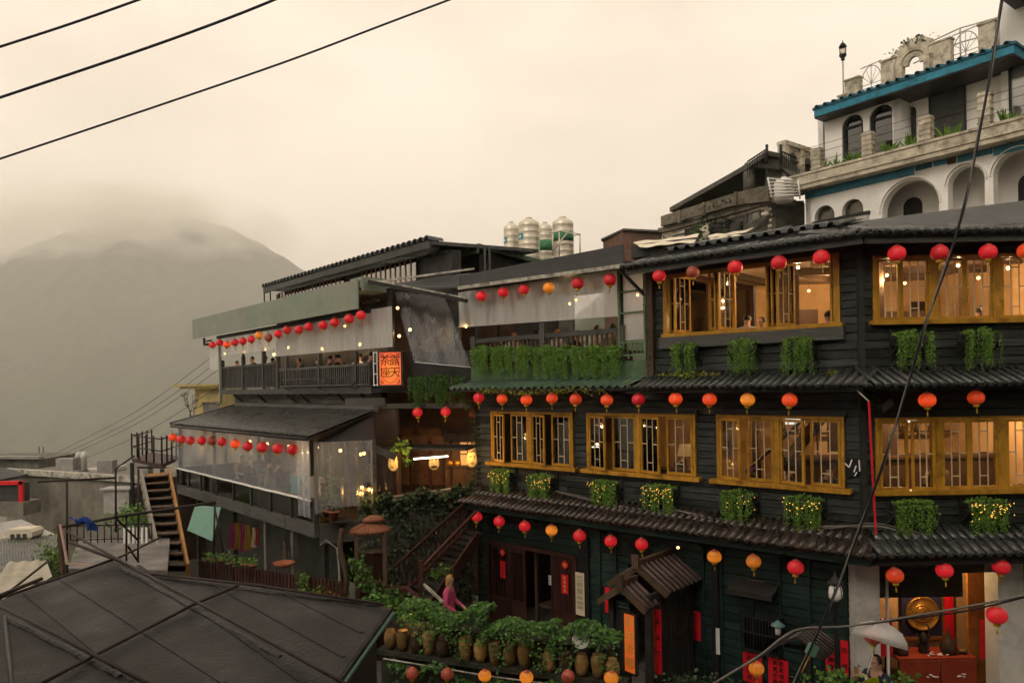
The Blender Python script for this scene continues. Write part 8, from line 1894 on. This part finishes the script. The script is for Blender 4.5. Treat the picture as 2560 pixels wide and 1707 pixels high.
# ---- water tanks
def tank(u, v, Y, d, label, band=None, lab=None, hgt=1.9):
    p = at(u, v, Y); MM = Matrix.Translation(p); r = d / 2; o = thing('water_tank', label, 'tank', MM, 'steel water tanks on the roof'); prof = []
    prof = [(r, -hgt)]
    for k in range(7):
        z = -hgt + hgt * (k + 1) / 7.3; prof += [(r, z - .03), (r * 1.014, z - .015), (r, z)]
    prof += [(r, -.02), (r * .96, .04), (r * .6, .16), (r * .3, .2), (r * .3, .24), (0, .25)]
    MB().lathe(prof, 28).put('tank_body', 'steel', MM, o); MB().lathe([(r * .3, .2), (r * .32, .26), (0, .28)], 14).put('lid', 'steel', MM, o)
    if band: MB().lathe([(r * 1.012, -hgt * band[1]), (r * 1.012, -hgt * band[0])], 28).put('label_band', band[2], MM, o)
    if lab:
        g = MB().grid(lambda i, j: (r * 1.015 * math.sin(-1.35 + .75 * i), -r * 1.015 * math.cos(-1.35 + .75 * i), -.70 + .26 * j), 6, 1).put('label_plate', 'blue_label', MM, o)
        MB().grid(lambda i, j: (r * 1.02 * math.sin(-1.2 + .35 * i), -r * 1.02 * math.cos(-1.2 + .35 * i), -.62 + .10 * j), 4, 1).put('label_print', 'white_paint', MM, o)
    MB().zprism([(r * math.cos(t * .785), r * math.sin(t * .785)) for t in range(8)], -hgt - 3.5, -hgt).put('stand', 'concrete_dark', MM, o)
tank(1278, 570, 32, .66, 'left steel water tank with blue label, partly behind its taller neighbour', None, 1)
tank(1322, 560, 31, .88, 'wide steel water tank with blue label in front of the others', None, 1)
tank(1362, 570, 33, .66, 'slim steel water tank with a bright green label', (.30, .55, 'green_label'))
tank(1407, 558, 31, .88, 'steel water tank with broad green band inside a pipe frame', (.20, .40, 'green_label'), None, 2.0)
o = thing('tank_frame', 'thin pipe frame around the green-banded water tank', 'frame', Matrix.Translation(at(1440, 640, 31))); 
for pts in ([at(1450, 585, 30.6), at(1450, 640, 30.6)], [at(1372, 583, 30.2), at(1400, 577, 30.0), at(1450, 586, 30.6), at(1432, 590, 30.4)], [at(1398, 577, 30.2), at(1398, 640, 30.2)], [at(1382, 628, 30.2), at(1424, 574, 30.2)], [at(1382, 580, 30.5), at(1382, 640, 30.5)]): MB().tube(pts, .03, 5).put('frame_pipe', 'steel', None, o)

# ================================================================== ground, hillside, mountain, air
def fbm(x, y, o=5):
    from mathutils import noise
    s_ = 0; a = 1
    for k in range(o): s_ += a * noise.noise(Vector((x, y, 3.7 + k))); x *= 2.03; y *= 2.03; a *= .5
    return s_
def ter_z(x, y):
    d = math.hypot(x, y); az = math.atan2(x, y)
    base = -3.0 - max(0, d - 25) * .16 * (1 / (1 + math.exp((az + .05) * 9)))          # falls away to the valley on the left
    base += max(0, d - 22) * .30 * (1 / (1 + math.exp(-(az - .12) * 8)))                # rises behind the houses on the right
    base = max(base, -200) if az < .2 else min(base, 22)
    return base + .6 * fbm(x * .05, y * .05) * min(1, d / 40)
def tgrid():
    m = MB(); NA, NR = 96, 60; rs = [.0] + [6 * (1150 ** (k / (NR - 1))) for k in range(NR)]
    for r in rs:
        for k in range(NA):
            t = 2 * math.pi * k / NA; x, y = r * math.sin(t), r * math.cos(t); m.v.append((x, y, ter_z(x, y) if r > 0 else -3))
    for i in range(len(rs) - 1):
        for k in range(NA): a = i * NA + k; b = i * NA + (k + 1) % NA; m.f.append((a, b, b + NA, a + NA)); m.sm.append(True)
    return m
mat('hill_green', (.035, .046, .022), .9, .7, .03, bump=.0, rnd=0, stain=(.012, .018, .008), sscale=.012)
tag(tgrid().put('terrain', 'hill_green'), kind='structure')
def mount():
    D = 3450; pk = [(-260, 420), (0, 545), (110, 500), (200, 480), (350, 440), (440, 552 - 110)]
    sil = [(-900, 760), (-500, 720), (-200, 690), (0, 640), (100, 605), (180, 578), (260, 556), (360, 540), (470, 545), (570, 575), (640, 605), (700, 640), (770, 682), (900, 770), (1100, 880), (1400, 960), (1800, 1000), (2600, 1010)]
    m = MB(); NU, NV = 420, 150
    def silv(u):
        for (a, va), (b, vb) in zip(sil, sil[1:]):
            if a <= u <= b: t = (u - a) / (b - a); t = t * t * (3 - 2 * t) * .5 + t * .5; return va + (vb - va) * t
        return sil[-1][1]
    def f(i, j):
        u = -900 + 3400 * i; P = at(u, silv(u), D); top = P.z + 225; bx = P.x
        if j < .62:
            t = j / .62; y = 1400 + (D - 1400) * t; z = -225 + top * (t ** 1.15)
        else:
            t = (j - .62) / .38; y = D + 1500 * t; z = -225 + top * (1 - t) ** 1.3
        rg = fbm(bx * .0028 + 3, y * .0010, 7); amp = 130 * min(1, top / 500) * max(0, 1 - abs(j - .62)) * min(1, abs(j - .62) * 7 + .10)
        return (bx * y / D * .35 + bx * .65 , y, z + rg * amp)
    m.grid(f, NU, NV)
    return m
tag(mount().put('mountain', 'hill_green'), kind='structure')
# paved court and street
cpts = [tuple(JW.P(-.1, -.3, 0))[:2], tuple(JW.P(JL, -.3, 0))[:2], (3.2, 11.0), (4.5, 8.0), (12, 8.0), (12, 19), (6, 20), (-6, 20), (-6, 15.5)]
tag(MB().zprism(cpts, -1.0, -.40).put('court_paving', 'stone_ground'), kind='structure')
tag(MB().zprism([tuple(at(1085, 1500, 16.8).xy), tuple(at(1150, 1500, 15.4).xy), tuple(at(1230, 1500, 15.6).xy), tuple(at(1200, 1500, 18).xy)], -.39, .135).put('landing', 'stone_ground'), kind='structure')
tag(MB().zprism([(-14, -4), (12, -4), (12, 8.0), (4.4, 8.0), (1.8, 13.0), (-4, 16), (-14, 20)], -2.6, -2.4).put('street', 'stone_ground'), kind='structure')
# unseen stand-in house, added behind the viewpoint to block sky and shade the facades
ob = thing('added_shade_house', 'unseen dark timber house added behind the viewpoint to shade the teahouse', 'building', T(0, -1.6, -3))
MB().box(-13, -9, 0, 15, 0, 16).put('walls', 'board_black', T(0, -1.6, -3), ob)
MB().slab([(-14, 2.4, 11.8), (16, 2.4, 11.8), (16, -1, 13.2), (-14, -1, 13.2)], .2).put('eave', 'tile_black', T(0, -1.6, -3), ob)
for k in range(9): MB().box(-11.5 + k * 2.8, -.02, 8.3, -9.7 + k * 2.8, .06, 10.6).put('window', 'glass_dim', T(0, -1.6, -3), ob)
MB().box(-13, 0, 7.2, 15, .7, 7.4).put('balcony_floor', 'timber_brown', T(0, -1.6, -3), ob)
HZ = True
if HZ:
    z0, z1 = -330, 1050
    hb = MB().box(-7600, -7600, z0, 7600, 7600, z1)
    m, n, l, b = nodes('haze_air'); n.remove(b)
    v = n.new('ShaderNodeVolumePrincipled'); v.inputs['Density'].default_value = HAZE_D; v.inputs['Color'].default_value = (.97, .95, .90, 1); v.inputs['Anisotropy'].default_value = .2
    l.new(v.outputs[0], n['Material Output'].inputs['Volume'])
    tag(hb.put('haze', 'haze_air'), kind='stuff')

    # low cloud dragging over the summit
    cx, cy_, cz_ = at(300, 590, 3200)
    mb_ = MB().lathe([(0, -1), (.6, -.8), (1, 0), (.6, .8), (0, 1)], 20)
    m, n, l, b = nodes('mist_air'); n.remove(b)
    tx = n.new('ShaderNodeTexCoord'); ln = n.new('ShaderNodeVectorMath'); ln.operation = 'LENGTH'; l.new(tx.outputs['Object'], ln.inputs[0])
    ed = n.new('ShaderNodeMapRange'); ed.inputs[1].default_value = .80; ed.inputs[2].default_value = .15; ed.inputs[3].default_value = 0; ed.inputs[4].default_value = 1; l.new(ln.outputs['Value'], ed.inputs[0])
    mp2 = n.new('ShaderNodeMapping'); mp2.inputs['Scale'].default_value = (3.4, 1.0, 1.5); mp2.inputs['Rotation'].default_value = (0, .5, 0); l.new(tx.outputs['Object'], mp2.inputs['Vector'])
    nz = n.new('ShaderNodeTexNoise'); nz.inputs['Scale'].default_value = 1.5; nz.inputs['Detail'].default_value = 3; l.new(mp2.outputs[0], nz.inputs['Vector'])
    nr = n.new('ShaderNodeMapRange'); nr.inputs[1].default_value = .38; nr.inputs[2].default_value = .68; l.new(nz.outputs['Fac'], nr.inputs[0])
    mu = n.new('ShaderNodeMath'); mu.operation = 'MULTIPLY'; l.new(ed.outputs[0], mu.inputs[0]); l.new(nr.outputs[0], mu.inputs[1])
    mu2 = n.new('ShaderNodeMath'); mu2.operation = 'MULTIPLY'; l.new(mu.outputs[0], mu2.inputs[0]); mu2.inputs[1].default_value = MIST_D
    v = n.new('ShaderNodeVolumePrincipled'); v.inputs['Color'].default_value = (.97, .95, .90, 1); l.new(mu2.outputs[0], v.inputs['Density']); l.new(v.outputs[0], n['Material Output'].inputs['Volume'])
    tag(put('mist', mb_.mesh('mist', 'mist_air'), S(Matrix.Translation((cx, cy_, cz_)), 1000, 700, 270)), kind='stuff')
